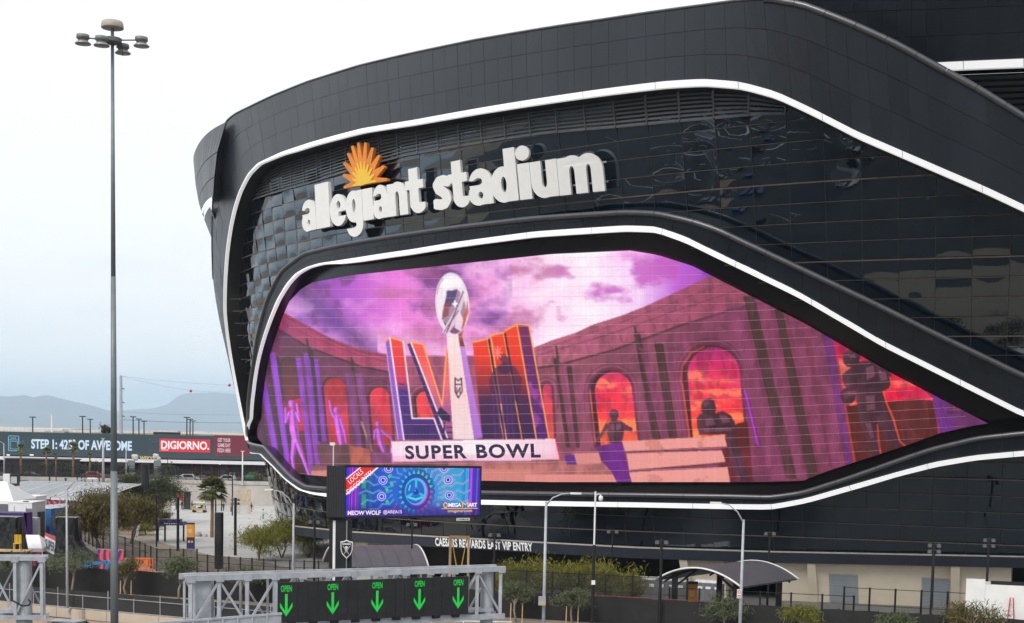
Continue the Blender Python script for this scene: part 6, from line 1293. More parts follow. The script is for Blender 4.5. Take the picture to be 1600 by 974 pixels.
def totem(base, h, w_, lab):
    base = np.array(base, float); T_ = thing('wayfinding_totem', lab, 'sign', tuple(base), 'orange and black totems')
    one('lower_panel', M_navy, lambda b: b.box(base + (0, 0, h * .24), (w_, .3, h * .48)), T_); o_ = one('upper_panel', M_orange, lambda b: b.box(base + (0, 0, h * .74), (w_ * 1.0, .32, h * .52)), T_)
    for k in range(4): one('text_line', mat('totem_pale', (.85, .62, .32), rough=.6), lambda b: b.box(base + (-.05 * w_, -.17, h * (.80 - .045 * k)), (w_ * (.6, .52, .6, .4)[k], .02, h * .022)), o_)
    one('cap', M_navy, lambda b: b.box(base + (0, 0, h + .12), (w_, .3, .24)), T_); one('pictogram', mat('totem_amber', (.75, .42, .1), rough=.6), lambda b: (b.box(base + (-w_ * .2, -.16, h * .30), (w_ * .26, .03, h * .09)), b.box(base + (w_ * .18, -.16, h * .30), (w_ * .26, .03, h * .08))) and None, T_)
totem(gp(298, 858), 3.3, 1.05, 'orange and navy wayfinding totem in front of the palm'); totem((*pt(1081, 940, 127)[:2], 0), 3.1, .95, 'orange and navy wayfinding totem under the shade canopy by the toilets')
bc = gp(342, 889); BCo = thing('bollard_column', 'stout black round column standing behind the mesh fence on the plaza', 'column', tuple(bc)); hcol = pt(342, 801, bc[1])[2]
one('shaft', M_blk, lambda b: b.lathe(bc, [(.5, 0), (.5, hcol * .45)], 20), BCo, smooth=False); one('sleeve', mat('sleeve_black', (.02, .02, .022), rough=.35), lambda b: b.lathe(bc, [(.515, hcol * .45), (.515, hcol), (.47, hcol + .02)], 20), BCo)
def frame_tower(base, w_, h, lab):
    base = np.array(base, float); T_ = thing('timber_frame', lab, 'frame', tuple(base), 'pine timber frames')
    for sx in (-1, 1):
        for sy in (-1, 1): one('stud', M_wood, lambda b: b.box(base + (sx * w_ / 2, sy * w_ / 2, h / 2), (.16, .16, h)), T_)
    for z_ in (h - .08, h * .55):
        for sy in (-1, 1): one('rail', M_wood, lambda b: b.box(base + (0, sy * w_ / 2, z_), (w_, .1, .12)), T_); one('rail', M_wood, lambda b: b.box(base + (sy * w_ / 2, 0, z_), (.1, w_, .12)), T_)
    for sx in (-1, 1): one('yellow_strap', M_yel, lambda b: b.beam(base + (sx * w_ * .42, -w_ * .45, h - .1), base + (sx * w_ * .08, -w_ * .2, h * .5), .09), T_)
frame_tower(gp(381, 803), 2.0, 4.6, 'open pine timber frame at the far edge of the plaza'); fb = np.array((*pt(717, 900, 132)[:2], 0)); frame_tower(fb, 1.7, pt(717, 838, 132)[2], 'open pine timber frame above the lane sign, under the entry lettering')
st_ = gp(266, 846); NS = thing('navy_stall', 'low navy stall with a flat stepped canopy near the planter wall', 'stall', tuple(st_))
one('canopy', M_navy, lambda b: (b.box(st_ + (0, 0, 2.6), (4.2, 2.2, .5)), b.box(st_ + (-.2, .2, 3.0), (3.4, 1.6, .35))) and None, NS)
for dx in (-1.6, -.6, 1.0, 1.8): one('leg', M_blk, lambda b: b.box(st_ + (dx, -.6 if dx < 0 else .5, 1.2), (.22, .22, 2.4)), NS)
one('fascia_text', M_white, lambda b: [b.box(st_ + (-.5 + k * .33, -1.115, 2.6), (.2, .02, .14)) for k in range(7)] and None, NS)
rk = gp(321, 838); pl_ = thing('boulder_planter', 'grey boulders and low kerb round the foot of the plaza palm', 'planter', tuple(rk)); 
for k, (dx, dy, s_) in enumerate(((-2.0, -.6, .8), (-1.0, -1.0, 1.0), (-2.4, .6, .6), (.2, -1.1, .6))):
    def boul(b, k=k, dx=dx, dy=dy, s_=s_): r = np.random.default_rng(k); b.lathe(rk + (dx, dy, 0), [(s_ * .7, 0), (s_ * .75 * r.uniform(.9, 1.1), s_ * .35), (s_ * .5, s_ * .7), (s_ * .2, s_ * .82)], 7)
    one('boulder', mat('boulder_grey', (.40, .39, .37), rough=.9, var=.2), boul, pl_)
one('box', M_conc, lambda b: b.box(rk + (-2.2, .2, .75), (.9, .7, 1.4)), pl_)
BRR = [gp(x, 799) for x in np.linspace(318, 398, 12)]
BA = thing('crowd_barrier', 'row of grey steel crowd barriers across the far end of the plaza', 'barrier', tuple(BRR[0]))
for k in range(11):
    p, q = BRR[k], BRR[k + 1]; one('barrier_section', M_galv, lambda b: (b.beam(p + (0, 0, 1.1), q + (0, 0, 1.1), .05), b.beam(p + (0, 0, .2), q + (0, 0, .2), .05), [b.beam(p + (q - p) * t + (0, 0, .2), p + (q - p) * t + (0, 0, 1.1), .03) for t in np.linspace(.05, .95, 9)]) and None, BA)
bst = gp(400, 835); tag(one('concrete_bollard', M_tan, lambda b: b.box(bst + (0, 0, .75), (.6, .5, 1.5))), 'tan square bollard at the right edge of the plaza under the stadium', 'bollard')
gk = gp(286, 797); GK = thing('ticket_kiosk', 'dark open framed kiosk with a red poster at the far left of the plaza', 'kiosk', tuple(gk))
for dx in (-1.4, 0, 1.4): one('post', M_blk, lambda b: b.box(gk + (dx, 0, 1.8), (.16, .16, 3.6)), GK)
one('roof', M_blk, lambda b: b.box(gk + (0, 0, 3.6), (3.2, 1.2, .18)), GK); one('back_panel', mat('kiosk_dark', (.03, .03, .032)), lambda b: b.box(gk + (.7, .5, 1.8), (1.3, .08, 3.4)), GK); one('poster', M_red, lambda b: b.box(gk + (-.5, -.1, 2.5), (.85, .06, 1.3)), GK)
pk2 = gp(252, 797); PS2 = thing('red_poster_stand', 'red poster on a dark frame below the feathery tree', 'sign', tuple(pk2)); one('frame', M_blk, lambda b: b.box(pk2 + (0, 0, 1.6), (1.3, .1, 3.2)), PS2); one('poster', M_red, lambda b: b.box(pk2 + (0, -.09, 2.6), (.9, .05, 1.1)), PS2); one('umbrella', M_white, lambda b: b.lathe(pk2 + (.2, .2, 3.3), [(1.0, 0), (.6, .25), (.05, .45)], 10), PS2)
for x, y in ((207, 778), (205, 786)):
    c = pt(x, y, 250); tag(one('white_parasol', M_white, lambda b: (b.lathe(c, [(1.5, 0), (.8, .45), (.05, .75)], 10), b.tube([(c[0], c[1], 0), c], .05, 6)) and None), 'white parasol left of the thick black pylon, %s' % ('upper' if y < 780 else 'lower'), 'parasol', 'white parasols')

# ------------------------------------------------------------------ right edge: trailer, litter bins
tb = np.array((*pt(1560, 960, 113.5)[:2], 0)); TRL = thing('white_trailer', 'plain white boxy trailer at the bottom right corner', 'trailer', tuple(tb)); rt_ = math.atan2(-.313, 1)
ztr = pt(1560, 917, 112)[2]
Rz = np.array([[math.cos(rt_), -math.sin(rt_), 0], [math.sin(rt_), math.cos(rt_), 0], [0, 0, 1]])
one('body', M_white, lambda b: b.box(tb + Rz @ np.array((3.2, 1.2, 0)) + (0, 0, ztr / 2 + .2), (11.2, 2.5, ztr - .4), rt_), TRL); one('front_wall', M_white, lambda b: b.box(tb + Rz @ np.array((-1.85, -.1, 0)) + (0, 0, ztr / 2 + .45), (1.45, .14, ztr - .1), rt_), TRL); one('roof_rail', M_blk, lambda b: b.box(tb + Rz @ np.array((3.8, .1, 0)) + (0, 0, ztr + .15), (9.0, .12, .3), rt_), TRL)
for dx in (-.6, 5.5): one('wheel', M_blk, lambda b: b.tube([tb + Rz @ np.array((dx, -.1, 0)) + (0, 0, .45), tb + Rz @ np.array((dx, .2, 0)) + (0, 0, .45)], .45, 14), TRL)
la = tb + Rz @ np.array((.9, -.55, 0)); LD = thing('red_stepladder', 'narrow red stepladder leaning against the white trailer', 'ladder', tuple(la)); apex = la + (.1, .2, 4.0)
for dx in (-.45, .45):
    one('rail', M_red, lambda b: b.beam(la + (dx, -.1, 0), apex + (dx * .25, 0, 0), .07), LD)
for k in range(6): t = (k + 1) / 7; one('rung', M_galv, lambda b: b.beam(la + (-.45 + .33 * t, -.1 + .3 * t, 4.0 * t), la + (.45 - .25 * t, -.1 + .3 * t, 4.0 * t), .05), LD)
for px, Y, lab in ((1222, 121, 'black litter bin beside the railing under the right end of the canopy'), (1254, 120.5, 'small black litter bin behind the bright bushy tree'), (1428, 118.5, 'black litter bin hung on the railing before the second roller door')):
    p = np.array((*pt(px, 950, Y)[:2], 0)); T_ = thing('litter_bin', lab, 'bin', tuple(p), 'black litter bins'); one('body', M_blk, lambda b: b.box(p + (0, 0, .95), (.75, .5, 1.6)), T_); one('lid', M_blk, lambda b: b.box(p + (0, 0, 1.82), (.82, .56, .1)), T_)
for px, lab in ((846, 'pale metal box on the black fence beside the left street lamp'),):
    p = pt(847, 939, 96.5); T_ = thing('road_sign', lab, 'sign', tuple(p)); one('plate', mat('back_of_sign', (.4, .4, .38), rough=.6, metal=.3), lambda b: b.box(p, (.5, .05, .62)), T_); one('tab', M_orange, lambda b: b.box(p + (.1, -.04, -.28), (.22, .03, .12)), T_)
p = pt(1155, 928, 96.6); T_ = thing('no_parking_sign', 'small white no parking sign with red marks on the right street lamp', 'sign', tuple(p)); one('plate', M_white, lambda b: b.box(p, (.3, .05, .62)), T_)
one('red_ring', M_red, lambda b: b.tube([p + (.1 * math.cos(t), -.04, .13 + .1 * math.sin(t)) for t in np.linspace(0, 6.28, 14)], .02, 5), T_); one('red_bars', M_red, lambda b: (b.box(p + (0, -.03, -.12), (.22, .03, .05)), b.box(p + (0, -.03, -.22), (.22, .03, .04))) and None, T_)

# ------------------------------------------------------------------ left yard
M_tent = mat('tent_white', (.82, .82, .82), rough=.6, var=.04)
M_swirl = bpy.data.materials.new('event_graphic'); M_swirl.use_nodes = True
_n, _k = M_swirl.node_tree.nodes, M_swirl.node_tree.links; _t = _n.new('ShaderNodeTexCoord'); _w = _n.new('ShaderNodeTexWave'); _w.inputs['Scale'].default_value = .35; _w.inputs['Distortion'].default_value = 9; _w.inputs['Detail'].default_value = 1; _k.new(_t.outputs['Object'], _w.inputs['Vector'])
_r = _n.new('ShaderNodeValToRGB'); _r.color_ramp.interpolation = 'CONSTANT'; _e = _r.color_ramp.elements; _e[0].color = (.05, .03, .20, 1); _e[1].position = .45; _e[1].color = (.62, .03, .08, 1); _x = _e.new(.72); _x.color = (.75, .10, .06, 1); _x = _e.new(.25); _x.color = (.12, .04, .30, 1)
_k.new(_w.outputs[0], _r.inputs[0]); _k.new(_r.outputs[0], _n['Principled BSDF'].inputs['Base Color']); _n['Principled BSDF'].inputs['Roughness'].default_value = .6
# carport roofs with solar panels
M_pv = mat('solar_panel', (.26, .28, .31), rough=.5, var=.12, scale=.15)
for k, (x0, x1, yf, yb_k, Y0_, Y1_, lab) in enumerate(((-40, 78, 767, 753, 218, 244, 'curved solar carport roof at the far left of the yard'), (80, 118, 770, 756, 216, 242, 'curved solar carport roof in the middle of the yard'), (119, 160, 772, 757, 214, 240, 'curved solar carport roof left of the tall mast'))):
    a, b2 = pt(x0, yf, Y0_), pt(x1, yf + 1, Y0_); zf = 5.2; T_ = thing('solar_carport', lab, 'carport', (a[0], Y0_, 0), 'solar carport roofs'); n_ = max(4, int((b2[0] - a[0]) / 2.1))
    for i in range(n_):
        xa, xb = a[0] + (b2[0] - a[0]) * i / n_ + .05, a[0] + (b2[0] - a[0]) * (i + 1) / n_ - .05
        def pan(b):
            yy = np.linspace(Y0_, Y1_, 7); zz_ = zf + 1.5 * np.sin(np.linspace(0, 1.5, 7)); b.strip([(xa, y_, z_) for y_, z_ in zip(yy, zz_)], [(xb, y_, z_) for y_, z_ in zip(yy, zz_)])
        one('solar_module', M_pv, pan, T_, smooth=True)
    one('edge_beam', M_white, lambda b: b.box(((a[0] + b2[0]) / 2, Y0_ - .1, zf - .15), (b2[0] - a[0], .2, .3)), T_); one('seam', M_white, lambda b: [b.strip([(a[0] + (b2[0] - a[0]) * i / 4 - .06, y_, z_) for y_, z_ in zip(np.linspace(Y0_, Y1_, 7), zf + .03 + 1.5 * np.sin(np.linspace(0, 1.5, 7)))], [(a[0] + (b2[0] - a[0]) * i / 4 + .06, y_, z_) for y_, z_ in zip(np.linspace(Y0_, Y1_, 7), zf + .03 + 1.5 * np.sin(np.linspace(0, 1.5, 7)))]) for i in range(5)] and None, T_)
    for f_ in (.1, .5, .9): one('post', M_blk, lambda b: b.tube([(a[0] + (b2[0] - a[0]) * f_, Y0_ + 6, 0), (a[0] + (b2[0] - a[0]) * f_, Y0_ + 6, zf + .4)], .16, 8), T_)
ra = pt(17.5, 758, 212); RA = thing('roof_advert', 'small white advert box with a dark frame over the left carport', 'sign', tuple(ra)); one('panel', M_white, lambda b: b.box(ra + (-.6, 0, .8), (1.0, .6, 1.7)), RA); one('screen_frame', M_blk, lambda b: b.box(ra + (.5, .1, .75), (1.3, .5, 1.7)), RA); one('poster', mat('poster_grey', (.45, .46, .47), rough=.5), lambda b: b.box(ra + (.45, -.19, .75), (.95, .04, 1.0)), RA); one('post', M_blk, lambda b: [b.tube([ra + (dx, .1, -8), ra + (dx, .1, 0)], .1, 6) for dx in (-.4, .6)] and None, RA)
def tent(c, wx, wy, ze, za, lab, sides=None):
    c = np.array(c, float); T_ = thing('white_tent', lab, 'tent', tuple(c), 'white event tents'); e_ = [c + (sx * wx / 2, sy * wy / 2, ze) for sx, sy in ((-1, -1), (1, -1), (1, 1), (-1, 1))]; rdg = [c + (-wx * .2, 0, za), c + (wx * .2, 0, za)]
    one('roof', M_tent, lambda b: b.add(e_ + rdg, [(0, 1, 5, 4), (1, 2, 5), (2, 3, 4, 5), (3, 0, 4)]), T_); one('valance', M_tent, lambda b: [b.quad(e_[i], e_[(i+1) % 4], e_[(i+1) % 4] - (0, 0, .4), e_[i] - (0, 0, .4)) for i in range(4)] and None, T_)
    for p in e_: one('leg', M_white, lambda b: b.tube([(p[0], p[1], c[2]), p], .06, 6), T_)
    if sides: one('side_banner', sides, lambda b: b.quad(e_[0] * (1, 1, 0) + (0, .05, c[2]), e_[1] * (1, 1, 0) + (0, .05, c[2]), e_[1] + (0, .05, -.3), e_[0] + (0, .05, -.3)), T_)
p = pt(-8, 770, 186); tent((p[0], 186, 0), 8.0, 9, 6.4, 8.7, 'large white tent roof at the left edge of the yard', None)
p = pt(51, 838, 157); tent((p[0], 157, 0), 3.6, 4.5, 2.7, 4.0, 'small white peaked tent with a red patterned side', M_swirl)
def boxy(name, lab, cat, px0, px1, ytop, Y, depth, m, extras=None, group=None, z0=0.0):
    a, b2 = pt(px0, ytop, Y), pt(px1, ytop, Y); T_ = thing(name, lab, cat, ((a[0] + b2[0]) / 2, Y, z0), group); c = np.array(((a[0] + b2[0]) / 2, Y + depth / 2, 0)); w_ = b2[0] - a[0]; h = a[2] - z0
    one('body', m, lambda b: b.box(c + (0, 0, z0 + h / 2), (w_, depth, h)), T_); 
    if extras: extras(T_, c, w_, h, Y)
    return T_
def cont(T_, c, w_, h, Y):
    one('roof', M_white, lambda b: b.box(c + (0, 0, h + .06), (w_ + .12, 5.1, .12)), T_); one('side_unit', mat('unit_grey', (.18, .18, .19)), lambda b: b.box((c[0] + w_ / 2 - .4, Y - .05, h * .5), (.7, .12, h * .8)), T_)
    for dx in (-.25, .25): one('door_seam', M_galv, lambda b: b.box((c[0] + dx * w_, Y - .02, h / 2), (.05, .05, h * .9)), T_)
    one('roof_hatch', M_blk, lambda b: b.box(c + (.4, -1.6, h + .15), (.6, .4, .15)), T_)
boxy('white_container', 'white site container with a grey unit at its right end', 'container', 13, 50, 786, 176, 5, M_white, cont)
boxy('flat_white_cabin', 'small flat white cabin behind the white container', 'cabin', 32, 55, 777, 205, 5, M_white, lambda T_, c, w_, h, Y: one('roof', M_tent, lambda b: b.box(c + (0, 0, h + .08), (w_ + .3, 5.4, .16)), T_))
boxy('purple_booth', 'purple fabric booth left of the white container, above the black tarp', 'booth', -12, 37, 801, 164, 3, M_purp, lambda T_, c, w_, h, Y: (one('trim', M_navy, lambda b: b.box((c[0], Y - .05, h - .1), (w_ + .1, .1, .2)), T_), one('drape', M_purp, lambda b: b.add([(c[0] + w_ / 2, Y, h), (c[0] + w_ / 2 + 1.0, Y - .2, 0), (c[0] + w_ / 2, Y + 1, 0), (c[0] + w_ / 2, Y + 1, h)], [(0, 1, 2, 3)]), T_)))
boxy('patterned_hoarding', 'purple and red patterned hoarding behind the white container', 'hoarding', 52, 104, 783, 214, .3, M_swirl, lambda T_, c, w_, h, Y: [one('post', M_blk, lambda b: b.box((c[0] - w_ / 2 + w_ * k / 5, Y + .5, h / 2), (.12, .12, h)), T_) for k in range(6)])
for k, (x0, x1, lab) in enumerate(((67, 80, 'blue toilet hut with white roof, left of three'), (80, 91, 'blue toilet hut with white roof, middle of three'), (91, 101, 'blue toilet hut with white roof, right of three'))):
    boxy('blue_hut', lab, 'hut', x0, x1, 795 - k, 184 + 3 * k, 2, M_blue, lambda T_, c, w_, h, Y: (one('roof', M_white, lambda b: b.add([c + (sx * w_ * .52, sy * 1.1, h) for sx, sy in ((-1, -1), (1, -1), (1, 1), (-1, 1))] + [c + (0, -1.1, h + .5), c + (0, 1.1, h + .5)], [(0, 1, 4), (1, 2, 5, 4), (2, 3, 5), (3, 0, 4, 5)]), T_), one('door', M_navy, lambda b: b.box((c[0], Y - .03, h * .3), (w_ * .6, .06, h * .55)), T_)), 'blue huts with white roofs')
boxy('stacked_crates', 'dark stacked crates and rack between white container and blue huts', 'crates', 51, 64, 800, 178, 1.5, mat('crate_dark', (.05, .045, .045), var=.4, scale=1.5), lambda T_, c, w_, h, Y: [one('crate', mat('crate_mix%d' % k, ((.3, .3, .28), (.08, .07, .07), (.2, .15, .1))[k % 3]), lambda b: b.box((c[0] + (k % 2 - .5) * .6, Y - .25, .35 + .55 * (k // 2)), (.55, .5, .5)), T_) for k in range(6)])
boxy('water_tank', 'pale translucent water tank in front of the white container', 'tank', 44, 58, 809, 168, 1.1, mat('tank_pale', (.50, .56, .52), rough=.4), lambda T_, c, w_, h, Y: [one('cage_bar', M_galv, lambda b: b.box((c[0] - w_ / 2 + w_ * k / 5, Y - .04, h / 2), (.04, .04, h)), T_) for k in range(6)])
for k, (x, y, lab) in enumerate(((47, 819, 'yellow bollard in front of the pale tank'), (69, 813, 'yellow bollard left of the kerb'), (76, 810, 'yellow bollard at the blue huts'), (84, 808, 'yellow bollard nearest the black pole'), (103, 807, 'yellow bollard left of the thin street lamp'))):
    p = gp(x, y + 4); T_ = thing('yellow_bollard', lab, 'bollard', tuple(p), 'yellow bollards'); one('tube', M_yel, lambda b: b.lathe(p, [(.13, 0), (.13, 1.25), (.08, 1.32)], 10), T_); one('base', M_conc, lambda b: b.lathe(p, [(.25, 0), (.25, .06)], 10), T_)
# tarpaulin covered frames: draped cloth with folds
M_tarp = mat('black_tarp', (.007, .007, .008), rough=.28, var=.3, scale=1.0, bump=.22, bscale=1.6, stretch=(1, 1, .35))
def tarp(px, ytop, Y, wt, lab, tail=None, seed=1):
    p = pt(px, ytop, Y); h = p[2]; T_ = thing('tarp_covered_frame', lab, 'tarpaulin', (p[0], Y, 0), 'black tarpaulin covered frames'); r = np.random.default_rng(seed); n_ = 44; rows = []
    for t in np.linspace(0, 1, 12):
        row = []
        for k in range(n_):
            a = 2 * math.pi * k / n_; c, s_ = math.cos(a), math.sin(a); sq = 1 / max(abs(c), abs(s_)) ** .85; R_ = wt / 2 * sq * (1 + .32 * t ** 1.5) * (1 + .13 * t * math.sin(7 * a + seed + 2 * t) + .09 * t * math.sin(12 * a - t)); x_ = R_ * c; y_ = R_ * s_ * .8
            if tail and c > .2: x_ += tail * (max(0, t - .35) / .65) ** 1.4 * (c - .2) * 1.25
            row.append((p[0] + x_, Y + y_, max(.03, h * (1 - t))))
        row.append(row[0]); rows.append(np.array(row))
    b = MB(); b.strip(np.tile(np.array([[p[0], Y, h + .02]]), (n_ + 1, 1)) + (rows[0] - rows[0].mean(0)) * .05, rows[0])
    for i in range(11): b.strip(rows[i], rows[i + 1])
    b.build('tarpaulin', M_tarp, T_, smooth=True); one('frame_top', M_galv, lambda b: b.box((p[0], Y, h - .03), (wt * .97, wt * .75, .05)), T_); return T_
tarp(10, 807, 150, 3.1, 'black tarpaulin over a box frame at the left edge, yellow chair before it', None, 1); tarp(106.5, 808, 148, 2.15, 'black tarpaulin over a tall frame with a long trailing skirt', 7.5, 3)
yc = pt(27, 846, 146); YCH = thing('yellow_chair', 'yellow slatted chair in front of the left black tarpaulin', 'chair', (yc[0], 146, yc[2] - .9)); 
for k in range(5): one('back_slat', M_yel, lambda b: b.box(yc + (-.3 + .15 * k, .2, .25), (.1, .04, .85)), YCH)
one('seat', M_yel, lambda b: b.box(yc + (0, -.02, -.22), (.72, .5, .07)), YCH)
for sx in (-.32, .32):
    for sy in (-.2, .2): one('leg', M_yel, lambda b: b.box(yc + (sx, sy, -.56), (.06, .06, .66)), YCH)
tbp = np.array((yc[0] - 1.5, 146, 0)); TBL = thing('work_platform', 'timber topped platform carrying the yellow chair', 'platform', tuple(tbp)); one('deck', M_wood, lambda b: b.box(tbp + (0, 0, yc[2] - .96), (5.6, 2.0, .12)), TBL)
for sx in (-2.5, 2.5): one('leg', M_blk, lambda b: b.box(tbp + (sx, 0, (yc[2] - 1) / 2), (.15, 1.6, yc[2] - 1.05)), TBL)
sa, sb_ = pt(70, 832, 157), pt(91, 840, 148); SPB = thing('red_banner', 'red banner with white SUPER lettering beside the white peaked tent', 'banner', (sa[0], sa[1], 0)); hb_ = 2.0
one('cloth', M_red, lambda b: (b.quad(sa - (0, 0, hb_), sb_ - (0, 0, hb_), sb_, sa), b.quad(sa - (0, -.04, hb_), sb_ - (0, -.04, hb_), sb_ + (0, .04, 0), sa + (0, .04, 0))) and None, SPB)
dv = (sb_ - sa); nv_ = np.array((dv[1], -dv[0], 0)); nv_ /= np.linalg.norm(nv_); nv_ = nv_ if nv_[1] < 0 else -nv_
one('white_field', M_white, lambda b: b.quad(*[sa + dv * u + np.array((0, 0, -z_)) + nv_ * .02 for u, z_ in ((.02, hb_), (.80, hb_), (.80, .5), (.02, .35))]), SPB)
text_on('lettering', 'SUPER', M_navy, SPB, plane_map(*[sa + dv * u + np.array((0, 0, -z_)) + nv_ * .035 for u, z_ in ((.05, 1.75), (.78, 1.7), (.05, .62), (.78, .7))]), .04)
for q in (sa, sb_): one('pole', M_blk, lambda b: b.tube([(q[0], q[1] + .06, 0), q + (0, .06, .05)], .04, 6), SPB)
ba_, bb_ = pt(153, 858, 146), pt(193, 859.5, 143); WB_ = thing('low_patterned_banner', 'low purple and red patterned banner behind the blue lift', 'banner', (ba_[0], ba_[1], 0)); one('cloth', M_swirl, lambda b: b.add([(ba_[0], ba_[1], 0), (bb_[0], bb_[1], 0), bb_, ba_, (ba_[0], ba_[1] + .06, 0), (bb_[0], bb_[1] + .06, 0), bb_ + (0, .06, 0), ba_ + (0, .06, 0)], [(0, 1, 2, 3), (4, 7, 6, 5), (3, 2, 6, 7), (0, 3, 7, 4), (1, 5, 6, 2)]), WB_); one('top_rail', M_galv, lambda b: b.beam(ba_, bb_, .06), WB_)
# lifts
ol = pt(223, 878, 140); OL = thing('orange_lift', 'orange scissor lift basket behind the black fabric fence', 'lift', (ol[0], 140, 0)); zt0, zt1 = pt(223, 893, 140)[2], pt(223, 873, 140)[2]
for k in range(2):
    for z_ in (zt0 + .05, (zt0 + zt1) / 2, zt1): one('rail', M_orange2 if False else mat('lift_orange', (.75, .16, .02), rough=.5), lambda b: b.box(ol * (1, 1, 0) + (0, -.45 + .9 * k, z_), (1.75, .06, .07)), OL)
for dx in (-.85, -.3, .25, .85): one('upright', MATS['lift_orange'], lambda b: [b.box(ol * (1, 1, 0) + (dx, sy, (zt0 + zt1) / 2), (.07, .07, zt1 - zt0)) for sy in (-.45, .45)] and None, OL)
one('control_box', MATS['lift_orange'], lambda b: b.box(ol * (1, 1, 0) + (.5, -.42, zt1 - .35), (.4, .2, .45)), OL); one('base', MATS['lift_orange'], lambda b: b.box(ol * (1, 1, 0) + (0, 0, zt0 / 2 + .1), (1.8, 1.0, zt0 - .2)), OL)
for sx in (-.7, .7): one('wheel', M_blk, lambda b: b.tube([ol * (1, 1, 0) + (sx, -.6, .25), ol * (1, 1, 0) + (sx, .6, .25)], .25, 10), OL)
bl_ = pt(155, 880, 141); M_lb = mat('lift_blue', (.03, .25, .50), rough=.5); BLF = thing('blue_boom_lift', 'blue boom lift lying low behind the black fabric fence', 'lift', (bl_[0], 141, 0)); g_ = bl_ * (1, 1, 0); zz1 = bl_[2]
one('chassis', M_lb, lambda b: b.box(g_ + (1.0, 0, .9), (2.2, 1.4, 1.2)), BLF); one('boom', M_lb, lambda b: (b.beam(g_ + (-.6, 0, zz1 - .05), g_ + (.8, 0, zz1 + .15), .3), b.beam(g_ + (.5, 0, .8), g_ + (.9, 0, zz1 + .2), .3), b.beam(g_ + (.8, 0, zz1 + .1), g_ + (3.1, .1, zz1 - .1), .26)) and None, BLF)
one('basket', M_lb, lambda b: [b.box(g_ + (-1.3, sy, z_), (1.1, .06, .06)) for sy in (-.4, .4) for z_ in (zz1 - .75, zz1 - .3, zz1 + .15)] + [b.box(g_ + (dx, sy, zz1 - .3), (.06, .06, .95)) for dx in (-1.82, -1.3, -.78) for sy in (-.4, .4)] and None, BLF); one('panel', M_white, lambda b: b.box(g_ + (2.6, -.3, zz1 - .25), (1.1, .1, .22)), BLF)
for sx in (.2, 1.8): one('wheel', M_blk, lambda b: b.tube([g_ + (sx, -.8, .4), g_ + (sx, .8, .4)], .4, 12), BLF)

# ------------------------------------------------------------------ vehicles
M_tyre = mat('tyre', (.015, .015, .016), rough=.8); M_cglass = mat('car_glass', (.012, .015, .018), rough=.05); M_rim = mat('rim', (.4, .4, .42), rough=.35, metal=.7)
def car(lab, col, loc, rz, group, kind='sedan', sc=1.0):
    T_ = thing('parked_car', lab, 'car', loc, group, rz); paint = mat('car_paint_%d_%d_%d' % tuple(int(c * 99) for c in col), col, rough=.28, var=.05, spec=.6)
    pr = {'sedan': [(-2.25, .45), (-2.25, .82), (-2.1, .95), (-1.35, 1.0), (-.75, 1.42), (.45, 1.45), (1.15, 1.02), (2.0, .9), (2.25, .72), (2.25, .42)], 'suv': [(-2.3, .5), (-2.3, 1.05), (-2.2, 1.15), (-1.95, 1.72), (.3, 1.76), (1.05, 1.15), (2.05, 1.02), (2.3, .82), (2.3, .48)]}[kind]; n_ = len(pr); b = MB()
    V = []
    for sy in (-1, 1):
        for x_, z_ in pr: V.append((x_ * sc, sy * .9 * (1 - .16 * max(0, z_ - .95) / .6), z_))
    F_ = [tuple(range(n_ - 1, -1, -1)), tuple(range(n_, 2 * n_))] + [(i, (i + 1) % n_, n_ + (i + 1) % n_, n_ + i) for i in range(n_)]
    b.add(V, F_); b.build('body', paint, T_, local=True)
    zt_c = 1.36 if kind == 'sedan' else 1.66; x0, x1 = (-1.15, .85) if kind == 'sedan' else (-1.9, .75)
    for sy in (-1, 1): one('side_window', M_cglass, lambda b: b.add([(x0 * sc, sy * .905, 1.05), (x1 * sc, sy * .905, 1.05), ((x1 - .5) * sc, sy * .825, zt_c), ((x0 + .45) * sc, sy * .825, zt_c)], [(0, 1, 2, 3)]), T_, local=True)
    one('windscreen', M_cglass, lambda b: b.add([(1.14 * sc, -.72, 1.06), (1.14 * sc, .72, 1.06), (.5 * sc, .66, zt_c + .05), (.5 * sc, -.66, zt_c + .05)] if kind == 'sedan' else [(1.06 * sc, -.75, 1.2), (1.06 * sc, .75, 1.2), (.42 * sc, .7, 1.7), (.42 * sc, -.7, 1.7)], [(0, 1, 2, 3)]), T_, local=True)
    for sx in (-1.4, 1.4):
        for sy in (-.82, .82):
            o_ = one('wheel', M_tyre, lambda b: b.tube([(sx * sc, sy - .11, .34), (sx * sc, sy + .11, .34)], .34, 14), T_, local=True); one('rim', M_rim, lambda b: b.tube([(sx * sc, sy + (.115 if sy > 0 else -.115) - .01, .34), (sx * sc, sy + (.115 if sy > 0 else -.115) + .01, .34)], .2, 10), o_, local=True)
    for sy in (-.62, .62): one('headlight', M_white, lambda b: b.box((2.22 * sc, sy, .78), (.1, .35, .14)), T_, local=True); one('tail_light', M_red, lambda b: b.box((-2.24 * sc, sy, .85), (.08, .3, .16)), T_, local=True)
    return T_
W_ = (.72, .72, .72); cols_ = {'w': W_, 'k': (.02, .02, .022), 's': (.35, .36, .38), 'r': (.4, .03, .03), 'b': (.04, .09, .22)}
